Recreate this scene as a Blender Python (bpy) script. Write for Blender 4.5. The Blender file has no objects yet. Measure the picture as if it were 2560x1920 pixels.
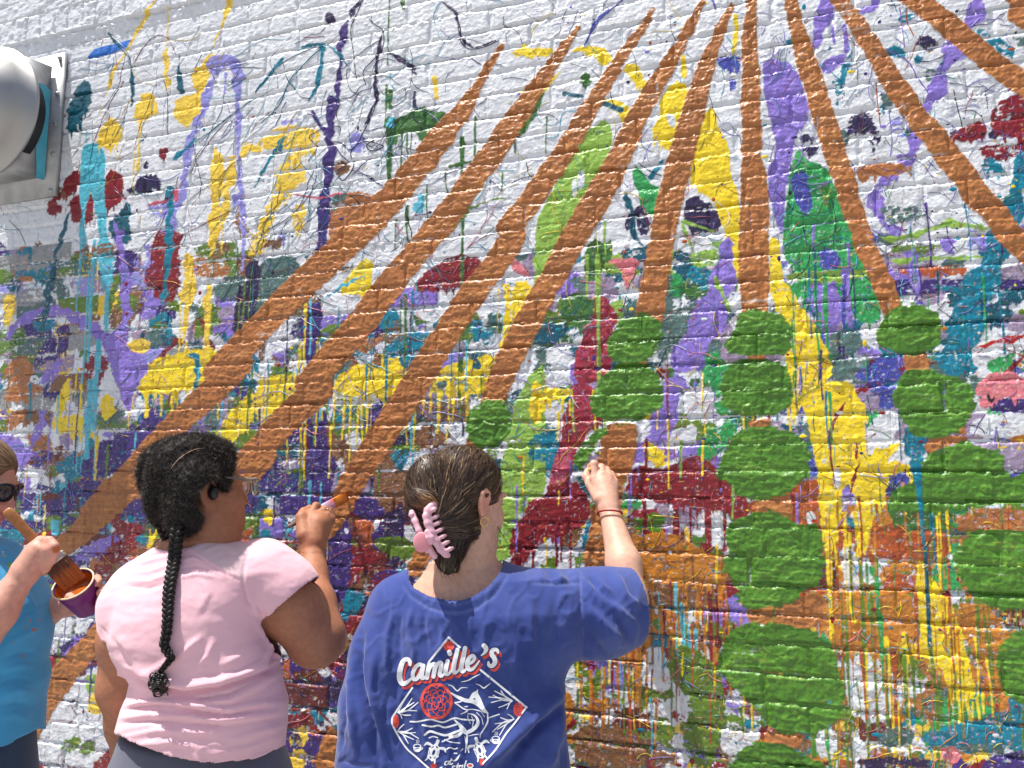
import bpy, math, random
import numpy as np
from mathutils import Vector, Matrix

# ------------------------------------------------------------------ camera
scene = bpy.context.scene
FPX = 1923.0                       # focal length in pixels of a 2560 wide frame
YAW, PITCH, CAM_H, CAM_D = 19.3, 6.5, 1.6, 2.1
_a, _p = math.radians(YAW), math.radians(PITCH)
FWD = np.array([-math.sin(_a) * math.cos(_p), math.cos(_a) * math.cos(_p), math.sin(_p)])
RGT = np.array([math.cos(_a), math.sin(_a), 0.0])
UPV = np.cross(RGT, FWD)
CAM = np.array([0.0, -CAM_D, CAM_H])
cam_data = bpy.data.cameras.new('camera')
cam_data.sensor_fit = 'HORIZONTAL'
cam_data.sensor_width = 36.0
cam_data.lens = 36.0 * FPX / 2560.0
cam_data.clip_start, cam_data.clip_end = 0.05, 500.0
cam = bpy.data.objects.new('camera', cam_data)
scene.collection.objects.link(cam)
cam.matrix_world = Matrix(((RGT[0], UPV[0], -FWD[0], CAM[0]), (RGT[1], UPV[1], -FWD[1], CAM[1]),
                           (RGT[2], UPV[2], -FWD[2], CAM[2]), (0, 0, 0, 1)))
scene.camera = cam

# ------------------------------------------------------------------ light
SUN_DIR = np.array([-0.28, -0.19, 0.94])          # towards the sun: high, left, a little behind the painters
SUN_DIR = SUN_DIR / np.linalg.norm(SUN_DIR)
world = bpy.data.worlds.new('World')
scene.world = world
world.use_nodes = True
wn = world.node_tree
wn.nodes.clear()
w_out = wn.nodes.new('ShaderNodeOutputWorld')
w_bg = wn.nodes.new('ShaderNodeBackground')
w_sky = wn.nodes.new('ShaderNodeTexSky')
w_sky.sky_type = 'NISHITA'
w_sky.sun_disc = False
w_sky.sun_elevation = math.asin(SUN_DIR[2])
w_sky.sun_rotation = math.atan2(SUN_DIR[0], SUN_DIR[1])
w_sky.air_density, w_sky.dust_density, w_sky.ozone_density = 1.0, 3.0, 0.8
w_bg.inputs['Strength'].default_value = 0.095
wn.links.new(w_sky.outputs[0], w_bg.inputs[0])
wn.links.new(w_bg.outputs[0], w_out.inputs[0])
sun_data = bpy.data.lights.new('sun', 'SUN')
sun_data.energy = 5.0
sun_data.angle = math.radians(0.6)
sun_data.color = (1.0, 0.955, 0.88)
sun = bpy.data.objects.new('sun', sun_data)
scene.collection.objects.link(sun)
sun.rotation_euler = Vector(SUN_DIR).to_track_quat('Z', 'Y').to_euler()
sun.location = (-2, -2, 6)
vs = scene.view_settings
vs.view_transform, vs.look, vs.exposure, vs.gamma = 'Standard', 'None', 0.38, 1.0
scene.cycles.max_bounces = 6
scene.cycles.use_denoising = True

# ------------------------------------------------------------------ helpers
rng = np.random.default_rng(7)
random.seed(7)
COL = scene.collection


def at(px, py, d):
    """Point d metres along the camera axis that the photograph shows at pixel px, py."""
    return CAM + d * (FWD + RGT * (px - 1280) / FPX - UPV * (py - 960) / FPX)


def aty(px, py, y):
    """Point of the plane y = const (parallel to the wall)."""
    r = FWD + RGT * (px - 1280) / FPX - UPV * (py - 960) / FPX
    return CAM + r * ((y - CAM[1]) / r[1])


def project(P):
    d = P - CAM
    z = d @ FWD
    return 1280 + FPX * (d @ RGT) / z, 960 - FPX * (d @ UPV) / z, z


def lin(r, g, b):
    c = np.array([r, g, b], float) / 255.0
    return np.where(c <= 0.04045, c / 12.92, ((c + 0.055) / 1.055) ** 2.4)


def norm(v):
    v = np.asarray(v, float)
    return v / (np.linalg.norm(v) + 1e-12)


def tag(o, label=None, cat=None, group=None, kind=None):
    if label: o['label'] = label
    if cat: o['category'] = cat
    if group: o['group'] = group
    if kind: o['kind'] = kind
    return o


def mesh_np(name, V, Fq, mat=None, parent=None, colors=None, smooth=True, tris=None, location=None):
    """One mesh object from numpy verts, quads and/or tris, with an optional vertex colour."""
    V = np.asarray(V, np.float32)
    me = bpy.data.meshes.new(name)
    polys = []
    nq = 0 if Fq is None else len(Fq)
    nt = 0 if tris is None else len(tris)
    loops = []
    starts = []
    tot = []
    off = 0
    if nq:
        Fq = np.asarray(Fq, np.int32)
        loops.append(Fq.ravel()); starts.append(np.arange(nq) * 4); tot.append(np.full(nq, 4)); off = nq * 4
    if nt:
        T = np.asarray(tris, np.int32)
        loops.append(T.ravel()); starts.append(off + np.arange(nt) * 3); tot.append(np.full(nt, 3))
    L = np.concatenate(loops).astype(np.int32)
    me.vertices.add(len(V)); me.loops.add(len(L)); me.polygons.add(nq + nt)
    me.vertices.foreach_set('co', V.ravel())
    me.loops.foreach_set('vertex_index', L)
    me.polygons.foreach_set('loop_start', np.concatenate(starts).astype(np.int32))
    me.polygons.foreach_set('loop_total', np.concatenate(tot).astype(np.int32))
    if smooth:
        me.polygons.foreach_set('use_smooth', np.ones(nq + nt, bool))
    if colors is not None:
        at_ = me.color_attributes.new('paint', 'FLOAT_COLOR', 'POINT')
        c4 = np.ones((len(V), 4), np.float32)
        c4[:, :3] = colors
        at_.data.foreach_set('color', c4.ravel())
    me.update(calc_edges=True)
    o = bpy.data.objects.new(name, me)
    if mat is not None: me.materials.append(mat)
    COL.objects.link(o)
    if parent is not None: o.parent = parent
    if location is not None: o.location = location
    return o


def empty(name, loc=(0, 0, 0)):
    o = bpy.data.objects.new(name, None)
    o.location = loc
    o.empty_display_size = 0.1
    COL.objects.link(o)
    return o


def mat_base(name):
    m = bpy.data.materials.new(name)
    m.use_nodes = True
    nt = m.node_tree
    return m, nt, nt.nodes['Principled BSDF']


def add_bump(nt, bsdf, scale, strength, dist, detail=3.0, prev=None, coord='Object', rough=0.55):
    tc = nt.nodes.new('ShaderNodeTexCoord')
    nz = nt.nodes.new('ShaderNodeTexNoise')
    nz.inputs['Scale'].default_value = scale
    nz.inputs['Detail'].default_value = detail
    nz.inputs['Roughness'].default_value = rough
    bp = nt.nodes.new('ShaderNodeBump')
    bp.inputs['Strength'].default_value = strength
    bp.inputs['Distance'].default_value = dist
    nt.links.new(tc.outputs[coord], nz.inputs['Vector'])
    nt.links.new(nz.outputs[0], bp.inputs['Height'])
    if prev is not None: nt.links.new(prev.outputs[0], bp.inputs['Normal'])
    nt.links.new(bp.outputs[0], bsdf.inputs['Normal'])
    return bp


def simple_mat(name, color, rough=0.5, metal=0.0, var=0.0, scale=30.0, bump=None, sss=0.0, attr=False, spec=0.5,
               sss_color=None, sheen=0.0, aniso=0.0):
    """Principled material: flat or vertex colour, broken up with noise, optional bump."""
    m, nt, b = mat_base(name)
    b.inputs['Roughness'].default_value = rough
    b.inputs['Metallic'].default_value = metal
    b.inputs['Specular IOR Level'].default_value = spec
    b.inputs['Sheen Weight'].default_value = sheen
    if sss:
        b.inputs['Subsurface Weight'].default_value = sss
        b.inputs['Subsurface Radius'].default_value = (0.010, 0.004, 0.002)
        b.inputs['Subsurface Scale'].default_value = 1.0
    src = None
    if attr:
        a = nt.nodes.new('ShaderNodeAttribute')
        a.attribute_name = 'paint'
        src = a.outputs['Color']
    if var > 0:
        tc = nt.nodes.new('ShaderNodeTexCoord')
        nz = nt.nodes.new('ShaderNodeTexNoise')
        nz.inputs['Scale'].default_value = scale
        nz.inputs['Detail'].default_value = 4.0
        mr = nt.nodes.new('ShaderNodeMapRange')
        mr.inputs['From Min'].default_value, mr.inputs['From Max'].default_value = 0.3, 0.7
        mr.inputs['To Min'].default_value, mr.inputs['To Max'].default_value = 1 - var, 1 + var
        mx = nt.nodes.new('ShaderNodeMix')
        mx.data_type = 'RGBA'; mx.blend_type = 'MULTIPLY'
        mx.inputs['Factor'].default_value = 1.0
        nt.links.new(tc.outputs['Object'], nz.inputs['Vector'])
        nt.links.new(nz.outputs[0], mr.inputs['Value'])
        nt.links.new(mr.outputs[0], mx.inputs[7])
        if src is not None: nt.links.new(src, mx.inputs[6])
        else: mx.inputs[6].default_value = (*color, 1)
        nt.links.new(mx.outputs[2], b.inputs['Base Color'])
    elif src is not None:
        nt.links.new(src, b.inputs['Base Color'])
    else:
        b.inputs['Base Color'].default_value = (*color, 1)
    if bump:
        prev = None
        for (s, st, d) in bump:
            prev = add_bump(nt, b, s, st, d, prev=prev)
    return m
# ------------------------------------------------------------------ wall: sampling grid
_pxs = np.concatenate([np.arange(-640, -60, 5.0), np.arange(-60, 2620, 2.18), np.arange(2624, 3260, 5.0)])
U = np.array([aty(q, 1060, 0.0)[0] for q in _pxs])
U = np.concatenate([np.arange(U[0] - 1.4, U[0] - 0.02, 0.03), U, np.arange(U[-1] + 0.02, U[-1] + 1.3, 0.03)])
Vv = np.concatenate([np.arange(0.0, 0.5, 0.02), np.arange(0.5, 3.56, 0.0026), np.arange(3.57, 4.4, 0.02)])
GW, GH = len(U), len(Vv)
UU, VV = np.meshgrid(U, Vv)                      # rows = v
_P = np.stack([UU, np.zeros_like(UU), VV], -1) - CAM
_z = _P @ FWD
PX = (1280 + FPX * (_P @ RGT) / _z).astype(np.float32)
PY = (960 - FPX * (_P @ UPV) / _z).astype(np.float32)
del _P, _z
UU = UU.astype(np.float32); VV = VV.astype(np.float32)


def tile_noise(n, seed):
    return np.random.default_rng(seed).uniform(-1, 1, (n, n)).astype(np.float32)


_tiles = [tile_noise(256, 100 + i) for i in range(8)]


def vnoise(x, y, t=0):
    """Smooth value noise of unit cell, tiled every 256."""
    T = _tiles[t]
    xi = np.floor(x); yi = np.floor(y)
    fx = x - xi; fy = y - yi
    fx = fx * fx * (3 - 2 * fx); fy = fy * fy * (3 - 2 * fy)
    xi = xi.astype(np.int64) & 255; yi = yi.astype(np.int64) & 255
    x1 = (xi + 1) & 255; y1 = (yi + 1) & 255
    return (T[yi, xi] * (1 - fx) + T[yi, x1] * fx) * (1 - fy) + (T[y1, xi] * (1 - fx) + T[y1, x1] * fx) * fy


def fbm(x, y, t=0, o=3):
    s = 0; a = 1.0; n = 0
    for k in range(o):
        s = s + a * vnoise(x * 2 ** k + 17.3 * k, y * 2 ** k + 5.1 * k, (t + k) % 8); n += a; a *= 0.55
    return s / n


N_EDGE = fbm(UU / 0.016, VV / 0.016, 0, 3)       # ragged paint edges
N_BIG = fbm(UU / 0.10, VV / 0.10, 2, 3)
N_FINE = vnoise(UU / 0.0065, VV / 0.0065, 4)
N_MID = fbm(UU / 0.022, VV / 0.022, 5, 2)
N_VST = vnoise(UU / 0.005, VV / 0.07, 6)         # vertical streaks
N_RUN = fbm(UU / 0.010, VV / 0.6, 1, 2)           # where wet paint runs
N_HST = fbm(UU / 0.08, VV / 0.0045, 7, 2)        # horizontal brush streaks

# ------------------------------------------------------------------ bricks: relief and labels
COURSE, BLEN = 0.0715, 0.207
V_PH = aty(1590, 1047, 0.0)[2]
_row0 = 200
vw = VV + 0.0022 * fbm(UU / 0.35, VV / 0.1, 3, 2) + 0.0012 * N_MID
LEDGE = aty(160, 92, 0.0)[2]                     # rough ledge under the upright course
ROWLOCK_H = 0.112
rowf = (vw - V_PH) / COURSE + _row0
row = np.floor(rowf).astype(np.int32)
lv = (rowf - row) * COURSE                       # height inside the course
hv = np.full_like(lv, COURSE)
above = vw > LEDGE
rl = above & (vw < LEDGE + ROWLOCK_H)
up_ = vw >= LEDGE + ROWLOCK_H
row = np.where(rl, 400, row)
lv = np.where(rl, vw - LEDGE, lv); hv = np.where(rl, ROWLOCK_H, hv)
rowu = (vw - LEDGE - ROWLOCK_H) / COURSE
row = np.where(up_, 410 + np.floor(rowu).astype(np.int32), row)
lv = np.where(up_, (rowu - np.floor(rowu)) * COURSE, lv)
_lr = int(np.floor((LEDGE - V_PH) / COURSE + _row0))     # course cut by the ledge
_cut = (row == _lr) & ~above
hv = np.where(_cut, LEDGE - (V_PH + (_lr - _row0) * COURSE), hv)
rr = np.random.default_rng(5)
row_j = rr.uniform(-0.03, 0.03, 600)
blen = np.where(rl, 0.072, BLEN)
uw = UU + 0.002 * fbm(UU / 0.1, VV / 0.1, 1, 2)
colf = (uw + 10 + (row % 2) * blen * 0.5 + row_j[row]) / blen
_hd = (row % 6 == 3) & ~rl & ~above              # every sixth course is headers
colf = np.where(_hd, colf * 2.0, colf)
blen = np.where(_hd, blen * 0.5, blen)
coln = np.floor(colf).astype(np.int32)
lu = (colf - coln) * blen
bid = row * 1000 + coln
_h = lambda k: ((np.sin(bid * 12.9898 + k * 78.233) * 43758.5453) % 1.0).astype(np.float32)
eu = np.minimum(lu, blen - lu) - (0.0028 + 0.002 * _h(1))
ev_lo = lv - (0.0026 + 0.002 * _h(2))
ev_hi = (hv - lv) - (0.0026 + 0.002 * _h(3))
ev = np.minimum(ev_lo, ev_hi)
edge = np.minimum(eu, ev) + 0.0020 * N_EDGE
is_brick = edge > 0
sm = lambda a, b, x: (lambda t: t * t * (3 - 2 * t))(np.clip((x - a) / (b - a), 0, 1))
bed_fill = np.clip(0.70 + 0.7 * vnoise(UU / 0.13, VV / 0.07, 1), 0.18, 1.0)      # joints partly filled with old paint
head_fill = np.clip(0.45 + 0.7 * _h(7) - 0.35 * _h(8) + 0.3 * N_BIG, 0.10, 1.0)
prof_b = 1 - (1 - sm(-0.0015, 0.0060, ev + 0.0038 * N_EDGE)) * bed_fill
prof_h = 1 - (1 - sm(-0.0015, 0.0070, eu + 0.0044 * N_EDGE)) * head_fill
prof = np.minimum(prof_b, prof_h)
HGT = (prof * (0.0052 + 0.0022 * (_h(4) - 0.35))).astype(np.float32)
HGT += prof * ((lu / blen - 0.5) * (_h(5) - 0.5) * 0.0035 + (lv / hv - 0.5) * (_h(6) - 0.5) * 0.003)
# lumpy ropes of old mortar and paint along the bed joints
bed = np.exp(-((np.minimum(lv, hv - lv) - 0.001) / 0.0055) ** 2)
ropes = np.clip(fbm(UU / 0.013, VV / 0.008, 6, 3) + 0.10, 0, 1)
rope_zone = np.clip(0.6 + 1.1 * vnoise(UU / 0.16, VV / 0.09, 2), 0, 1.3)
HGT += bed * ropes * rope_zone * 0.0062
hbed = np.exp(-((np.minimum(lu, blen - lu)) / 0.0045) ** 2)
HGT += hbed * np.clip(N_MID + 0.1, 0, 1) * 0.003
# open cracks under some courses
crk = (lv < 0.004) & (vnoise(UU / 0.11, VV / 0.05, 3) > 0.30)
HGT -= np.where(crk, 0.006, 0)
HGT += 0.0011 * fbm(UU / 0.05, VV / 0.05, 7, 3) + 0.0009 * N_MID + 0.00035 * N_FINE
RIDGE = 1 - np.abs(fbm(UU / 0.045 + 0.4 * N_MID, VV / 0.02 + 0.3 * N_BIG, 3, 2)) * 2.2     # brush wrinkles
RIDGE = np.clip(RIDGE, 0, 1) ** 3
LUMP = np.clip(fbm(UU / 0.011, VV / 0.011, 5, 2) - 0.05, 0, 1)
HGT += 0.0009 * RIDGE + 0.0016 * LUMP * np.clip(0.5 + 1.2 * N_BIG, 0.1, 1.2)
# blisters and pits
HGT += 0.004 * np.clip(fbm(UU / 0.03, VV / 0.03, 4, 2) - 0.52, 0, 1) / 0.48
HGT += np.where(above, 0.010 + 0.004 * N_BIG, 0) * sm(LEDGE, LEDGE + 0.012, VV)
_led = np.exp(-((VV - LEDGE + 0.004) / 0.016) ** 2)
HGT += _led * np.clip(0.5 + N_MID + 0.5 * N_EDGE, 0, 1.6) * 0.007
_rough_top = sm(LEDGE - 0.10, LEDGE, VV) * sm(-1.2, -1.9, UU)
HGT += _rough_top * (0.0015 * N_MID + 0.001 * N_EDGE)

# ------------------------------------------------------------------ paint
PALETTE = dict(
    white=(224, 227, 233), orange=(176, 112, 62), ochre=(196, 126, 44), rust=(176, 84, 38), green=(80, 130, 38),
    dgreen=(62, 110, 48), olive=(98, 128, 40), lime=(146, 186, 76), yellow=(246, 214, 38), pyel=(242, 205, 70),
    purp=(64, 44, 116), dpurp=(48, 36, 76), lav=(140, 118, 206), plav=(150, 146, 218), teal=(12, 124, 150),
    dteal=(20, 88, 108), cyan=(88, 186, 208), red=(132, 28, 38), crim=(158, 44, 64), rose=(196, 88, 110),
    emer=(52, 158, 84), slate=(84, 112, 108), pink=(228, 128, 138), vblue=(72, 78, 168), grey=(150, 150, 150),
    greylav=(158, 140, 168), maroon=(104, 44, 40), brown=(132, 92, 62), tape=(52, 120, 214), sky=(106, 170, 222),
    scarlet=(190, 34, 34), ink=(30, 26, 44))
PAL = {k: lin(*v).astype(np.float32) for k, v in PALETTE.items()}
IMG = np.empty((GH, GW, 3), np.float32)
IMG[:] = PAL['white']
IMG *= (1 + 0.03 * N_BIG + 0.025 * N_MID)[..., None]
TOP = np.zeros((GH, GW), np.float32)             # last coat (stripes, dots): nothing lies over it
THK = np.zeros((GH, GW), np.float32)
_S = {'f': (0, 0, .8641), 'q1': (0, 0, 1.728), 'q2': (1280, 0, 1.728), 'q3': (1280, 960, 1.728),
      'L': (0, 1080, 1.976), 'P': (220, 1080, 1.976), 'B': (820, 1080, 1.975), 'p': (0, 0, 1.0)}
for _i in range(8):
    _S['c%d' % (_i + 1)] = (640 * (_i % 4), 640 * (_i // 4), 2.592)
_S['c9'] = (1400, 1280, 2.592); _S['c10'] = (1920, 1280, 2.592)


def tp(sp, pts):
    ox, oy, s = _S[sp]
    return np.array([(ox + p[0] / s, oy + p[1] / s) + tuple(w / s for w in p[2:3]) for p in pts], float)


def window(x0, y0, x1, y1):
    """Index window of the grid that covers a pixel box of the photograph."""
    c = np.array([aty(x, y, 0.0) for x in (x0, x1) for y in (y0, y1)])
    a, b = np.searchsorted(U, [c[:, 0].min(), c[:, 0].max()])
    d, e = np.searchsorted(Vv, [c[:, 2].min(), c[:, 2].max()])
    return slice(max(d - 1, 0), min(e + 1, GH)), slice(max(a - 1, 0), min(b + 1, GW))


def coat(w, a, color, thick=0.0004, top=False, shade=0.06):
    c = PAL[color] if isinstance(color, str) else color
    if top:
        a = a * (1 - 0.7 * np.clip((0.36 - prof[w]) / 0.3, 0, 1) * np.clip(-0.25 + 2.2 * N_EDGE[w] + N_BIG[w], 0, 1))      # missed in the joints
        a = a * (1 - 0.55 * np.clip((N_HST[w] * 0.6 + N_BIG[w] * 0.7 + 0.3 * N_FINE[w] - 0.62) / 0.2, 0, 1))     # thin patches
        shade = 0.20
        lt, dk = (('lime', 0.34), ('dgreen', 0.30)) if color == 'green' else (('pyel', 0.10), ('brown', 0.22))
        m1 = np.clip(0.9 * N_HST[w] + 0.8 * (RIDGE[w] - 0.35) + 0.3 * N_BIG[w], 0, 1) * lt[1]
        m2 = np.clip(-0.9 * N_HST[w] - 0.5 * N_BIG[w] - 0.1, 0, 1) * dk[1]
        c = c * (1 - m1 - m2)[..., None] + PAL[lt[0]] * m1[..., None] + PAL[dk[0]] * m2[..., None]
    v = 1 + shade * (N_BIG[w] * 0.9 + N_FINE[w] * 0.25 + N_HST[w] * 0.55 + (RIDGE[w] - 0.3) * 0.4)
    IMG[w] = IMG[w] * (1 - a[..., None]) + (c * v[..., None]) * a[..., None]
    THK[w] = THK[w] * (1 - 0.5 * a) + a * thick * (1.0 + 0.45 * N_MID[w] + 0.35 * N_VST[w])
    if top: TOP[w] = np.maximum(TOP[w], a)


def alpha_of(d, w, amp, dry, soft=0.9, grow=1.5, brush=0.0):
    if brush: d = d + brush * N_HST[w]
    d = d + amp * (N_EDGE[w] * 1.9 + 0.9 * N_MID[w] + 1.5 * N_BIG[w] + 0.6 * N_FINE[w]) - grow
    a = np.clip(0.5 - d / (2 * soft), 0, 1)
    if dry > 0:
        t = 0.5 * N_EDGE[w] + 0.55 * N_HST[w] + 0.5 * N_FINE[w] + (prof[w] - 0.75) * 0.8
        lim = (dry * 1.5 - 0.9) + np.clip(1 + d / 30.0, 0, 1) * 0.45 * dry
        a = a * np.clip((t - lim) / 0.18 + 0.5, 0, 1)
    return a.astype(np.float32)


def seg_dist(x, y, pts):
    """Signed distance to a polyline with widths."""
    best = np.full(x.shape, 1e6, np.float32)
    for (ax, ay, aw), (bx, by, bw) in zip(pts[:-1], pts[1:]):
        dx, dy = bx - ax, by - ay
        l2 = dx * dx + dy * dy + 1e-9
        t = np.clip(((x - ax) * dx + (y - ay) * dy) / l2, 0, 1)
        d = np.hypot(x - ax - t * dx, y - ay - t * dy) - 0.5 * (aw + t * (bw - aw))
        np.minimum(best, d, out=best)
    return best


def S(sp, color, pts, amp=1.2, dry=0.0, thick=0.0005, top=False):
    q = tp(sp, pts)
    if top: q[:, 2] *= 0.90 if sp in ('q2', 'c7', 'c8') else 0.82
    elif len(q) > 2 and amp >= 1:                 # hand-made stroke: uneven width, ends that thin out
        ends = [max(0.25, 0.5 * rr.random()), max(0.2, 0.45 * rr.random())]
        n_ = 5
        t_ = np.linspace(0, len(q) - 1, (len(q) - 1) * n_ + 1)
        q = np.stack([np.interp(t_, np.arange(len(q)), q[:, i]) for i in range(3)], -1)
        q[:, 2] *= 1 + 0.32 * np.sin(np.cumsum(rr.uniform(0.2, 1.4, len(q))) + rr.uniform(0, 6))
        q[:, :2] += np.clip(q[:, 2:] * 0.16, 0, 4) * rr.normal(0, 1, (len(q), 2))
        q[0, 2] *= ends[0]; q[-1, 2] *= ends[1]; q[1, 2] *= .5 + .5 * ends[0]; q[-2, 2] *= .5 + .5 * ends[1]
        q[:, 2] = np.maximum(q[:, 2], 1.5)
    m = q[:, 2].max() / 2 + amp * 5 + 4
    w = window(q[:, 0].min() - m, q[:, 1].min() - m, q[:, 0].max() + m, q[:, 1].max() + m)
    d = seg_dist(PX[w], PY[w], q)
    coat(w, alpha_of(d, w, amp, dry, grow=0.0, brush=2.5 if top else 0.0), color, thick, top)


def poly_dist(x, y, q):
    d = np.full(x.shape, 1e12, np.float32)
    s = np.zeros(x.shape, bool)
    n = len(q)
    for i in range(n):
        ax, ay = q[i][:2]; bx, by = q[(i + 1) % n][:2]
        ex, ey = bx - ax, by - ay
        t = np.clip(((x - ax) * ex + (y - ay) * ey) / (ex * ex + ey * ey + 1e-9), 0, 1)
        np.minimum(d, (x - ax - t * ex) ** 2 + (y - ay - t * ey) ** 2, out=d)
        c = ((ay > y) != (by > y)) & (x < (bx - ax) * (y - ay) / (by - ay + 1e-9) + ax)
        s ^= c
    return np.where(s, -np.sqrt(d), np.sqrt(d))


def smooth_poly(q, k=2):
    for _ in range(k):
        a = 0.75 * q + 0.25 * np.roll(q, -1, 0); b = 0.25 * q + 0.75 * np.roll(q, -1, 0)
        q = np.stack([a, b], 1).reshape(-1, q.shape[1])
    return q


def P(sp, color, pts, amp=3.0, dry=0.0, thick=0.0005, top=False, rnd=1, run=None):
    q = smooth_poly(tp(sp, pts), rnd)
    m = amp * 5 + 6
    if run is None:
        run = 0.0 if top or color in ('tape', 'white') else min(26.0, 0.28 * (q[:, 1].max() - q[:, 1].min()))
    w = window(q[:, 0].min() - m, q[:, 1].min() - m, q[:, 0].max() + m, q[:, 1].max() + m + run * 1.5)
    d = poly_dist(PX[w], PY[w], q)
    if run > 2:                                   # wet edges that ran down a little
        k = np.clip((N_RUN[w] - 0.12) / 0.55, 0, 1) * run
        d = np.minimum(d, np.maximum(poly_dist(PX[w], PY[w] - k, q), 0.6 * d - run))
    coat(w, alpha_of(d, w, amp, dry, brush=6.0 if top else 0.0), color, thick, top)


def DR(sp, color, items, top=False, thick=0.0011):
    """Drips that run straight down the wall: (x, y0, y1, width)."""
    ox, oy, s = _S[sp]
    for (x, y0, y1, wd) in items:
        x0, ya, yb, w_ = ox + x / s, oy + y0 / s, oy + y1 / s, wd / s
        A = aty(x0, ya, 0.0); zb = aty(x0, yb, 0.0)[2]
        n = 7
        pts = []
        wob = rr.uniform(-1, 1)
        for i in range(n + 1):
            t = i / n
            bx, by, _ = project(np.array([A[0] + 0.004 * wob * math.sin(3 * t + wob * 4), 0, A[2] + (zb - A[2]) * t]))
            pts.append((bx, by, w_ * (1.0 - 0.45 * t) * (1 + 0.2 * math.sin(9 * t + wob * 5)) if t < 0.93 else w_ * 0.8))
        S('p', color, pts, amp=0.5, thick=thick, top=top)


def rblob(color, x, y, r, asp=1.0, ang=0.0, amp=None, dry=0.0, n=9, jit=0.35, thick=0.0004):
    a = np.linspace(0, 2 * np.pi, n, endpoint=False) + rr.uniform(0, 1)
    rad = r * (1 + jit * rr.uniform(-1, 1, n))
    ex, ey = np.cos(a) * rad * asp, np.sin(a) * rad / asp
    c, s_ = math.cos(ang), math.sin(ang)
    P('p', color, np.stack([x + ex * c - ey * s_, y + ex * s_ + ey * c], 1), amp=amp if amp is not None else r * 0.12,
      dry=dry, thick=thick)


# --- haphazard under-layers, thicker towards the lower half
DENS = 1.8
ZONES = [  # px box, how many, colours, size
    ((0, 620, 640, 1180), 70, 'grey slate olive lav plav orange teal greylav purp pyel white white brown'.split(), (12, 38)),
    ((0, 1100, 900, 1920), 150, 'purp purp dpurp lav vblue teal white lav olive orange red brown maroon cyan red'.split(), (12, 40)),
    ((380, 760, 1250, 1250), 80, 'olive greylav teal slate purp white white lav brown dteal'.split(), (12, 42)),
    ((700, 1250, 1000, 1920), 70, 'purp dpurp lav white maroon red brown red maroon olive teal rust'.split(), (12, 36)),
    ((1250, 640, 1900, 1300), 80, 'olive dgreen slate teal white white lime emer greylav dteal lav'.split(), (12, 44)),
    ((1400, 1300, 2060, 1920), 130, 'olive green white white olive ochre brown lav red teal maroon pyel crim'.split(), (10, 36)),
    ((1850, 600, 2560, 1300), 120, 'purp white white greylav teal dteal emer vblue lav white slate'.split(), (12, 44)),
    ((2000, 1280, 2560, 1920), 120, 'white ochre orange olive rust teal slate brown pyel emer ochre'.split(), (10, 40)),
    ((1850, 0, 2560, 640), 26, 'white plav teal white dpurp slate'.split(), (8, 22)),
    ((2560, 100, 3150, 1000), 40, 'white plav teal white lav slate dpurp orange'.split(), (12, 30)),
    ((2560, 900, 3150, 2300), 90, 'ochre olive white orange teal purp green brown pyel red'.split(), (16, 48)),
    ((-560, 560, 0, 2300), 130, 'grey slate purp lav orange white teal olive pyel red white'.split(), (14, 40)),
    ((0, 1920, 2560, 2400), 110, 'purp maroon white olive ochre brown white teal red'.split(), (14, 44)),
    ((100, 300, 900, 700), 20, 'white plav white brown'.split(), (8, 22)),
]
for box, n, cols, (r0, r1) in ZONES:
    for _ in range(int(n * DENS * (1.6 if box[1] > 1000 else 1.0))):
        c = cols[rr.integers(len(cols))]
        rblob(c, rr.uniform(box[0], box[2]), rr.uniform(box[1], box[3]), rr.uniform(r0, r1) * 1.25, rr.uniform(0.7, 1.6),
              rr.uniform(-0.5, 0.5), amp=rr.uniform(3, 7), dry=max(0.0, rr.uniform(-0.1, 0.5)))
# whole bricks that were given a colour of their own
_bk = rr.random(400)
for box, frac, cols in [((0, 600, 480, 1000), 0.35, 'grey slate greylav olive brown plav'.split()),
                        ((0, 1050, 860, 1920), 0.40, 'purp purp lav maroon red white olive purp'.split()),
                        ((650, 700, 1250, 1250), 0.22, 'olive greylav teal brown lav'.split()),
                        ((1950, 700, 2560, 1250), 0.30, 'purp greylav slate dteal brown vblue'.split()),
                        ((1400, 1400, 2560, 1920), 0.22, 'ochre brown olive slate maroon'.split())]:
    w = window(*box)
    ids = bid[w]
    inb = (PX[w] > box[0]) & (PX[w] < box[2]) & (PY[w] > box[1]) & (PY[w] < box[3]) & (edge[w] > 0.001)
    for b_ in np.unique(ids):
        if rr.random() < frac:
            m_ = (ids == b_) & inb
            if m_.sum() < 80: continue
            dry = rr.uniform(0.05, 0.5)
            t = 0.5 * N_EDGE[w] + 0.55 * N_HST[w] + 0.5 * N_FINE[w]
            a = np.where(m_, np.clip((t - (dry * 1.5 - 0.9)) / 0.2 + 0.5, 0, 1), 0).astype(np.float32)
            coat(w, a, cols[rr.integers(len(cols))], 0.0003)
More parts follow.
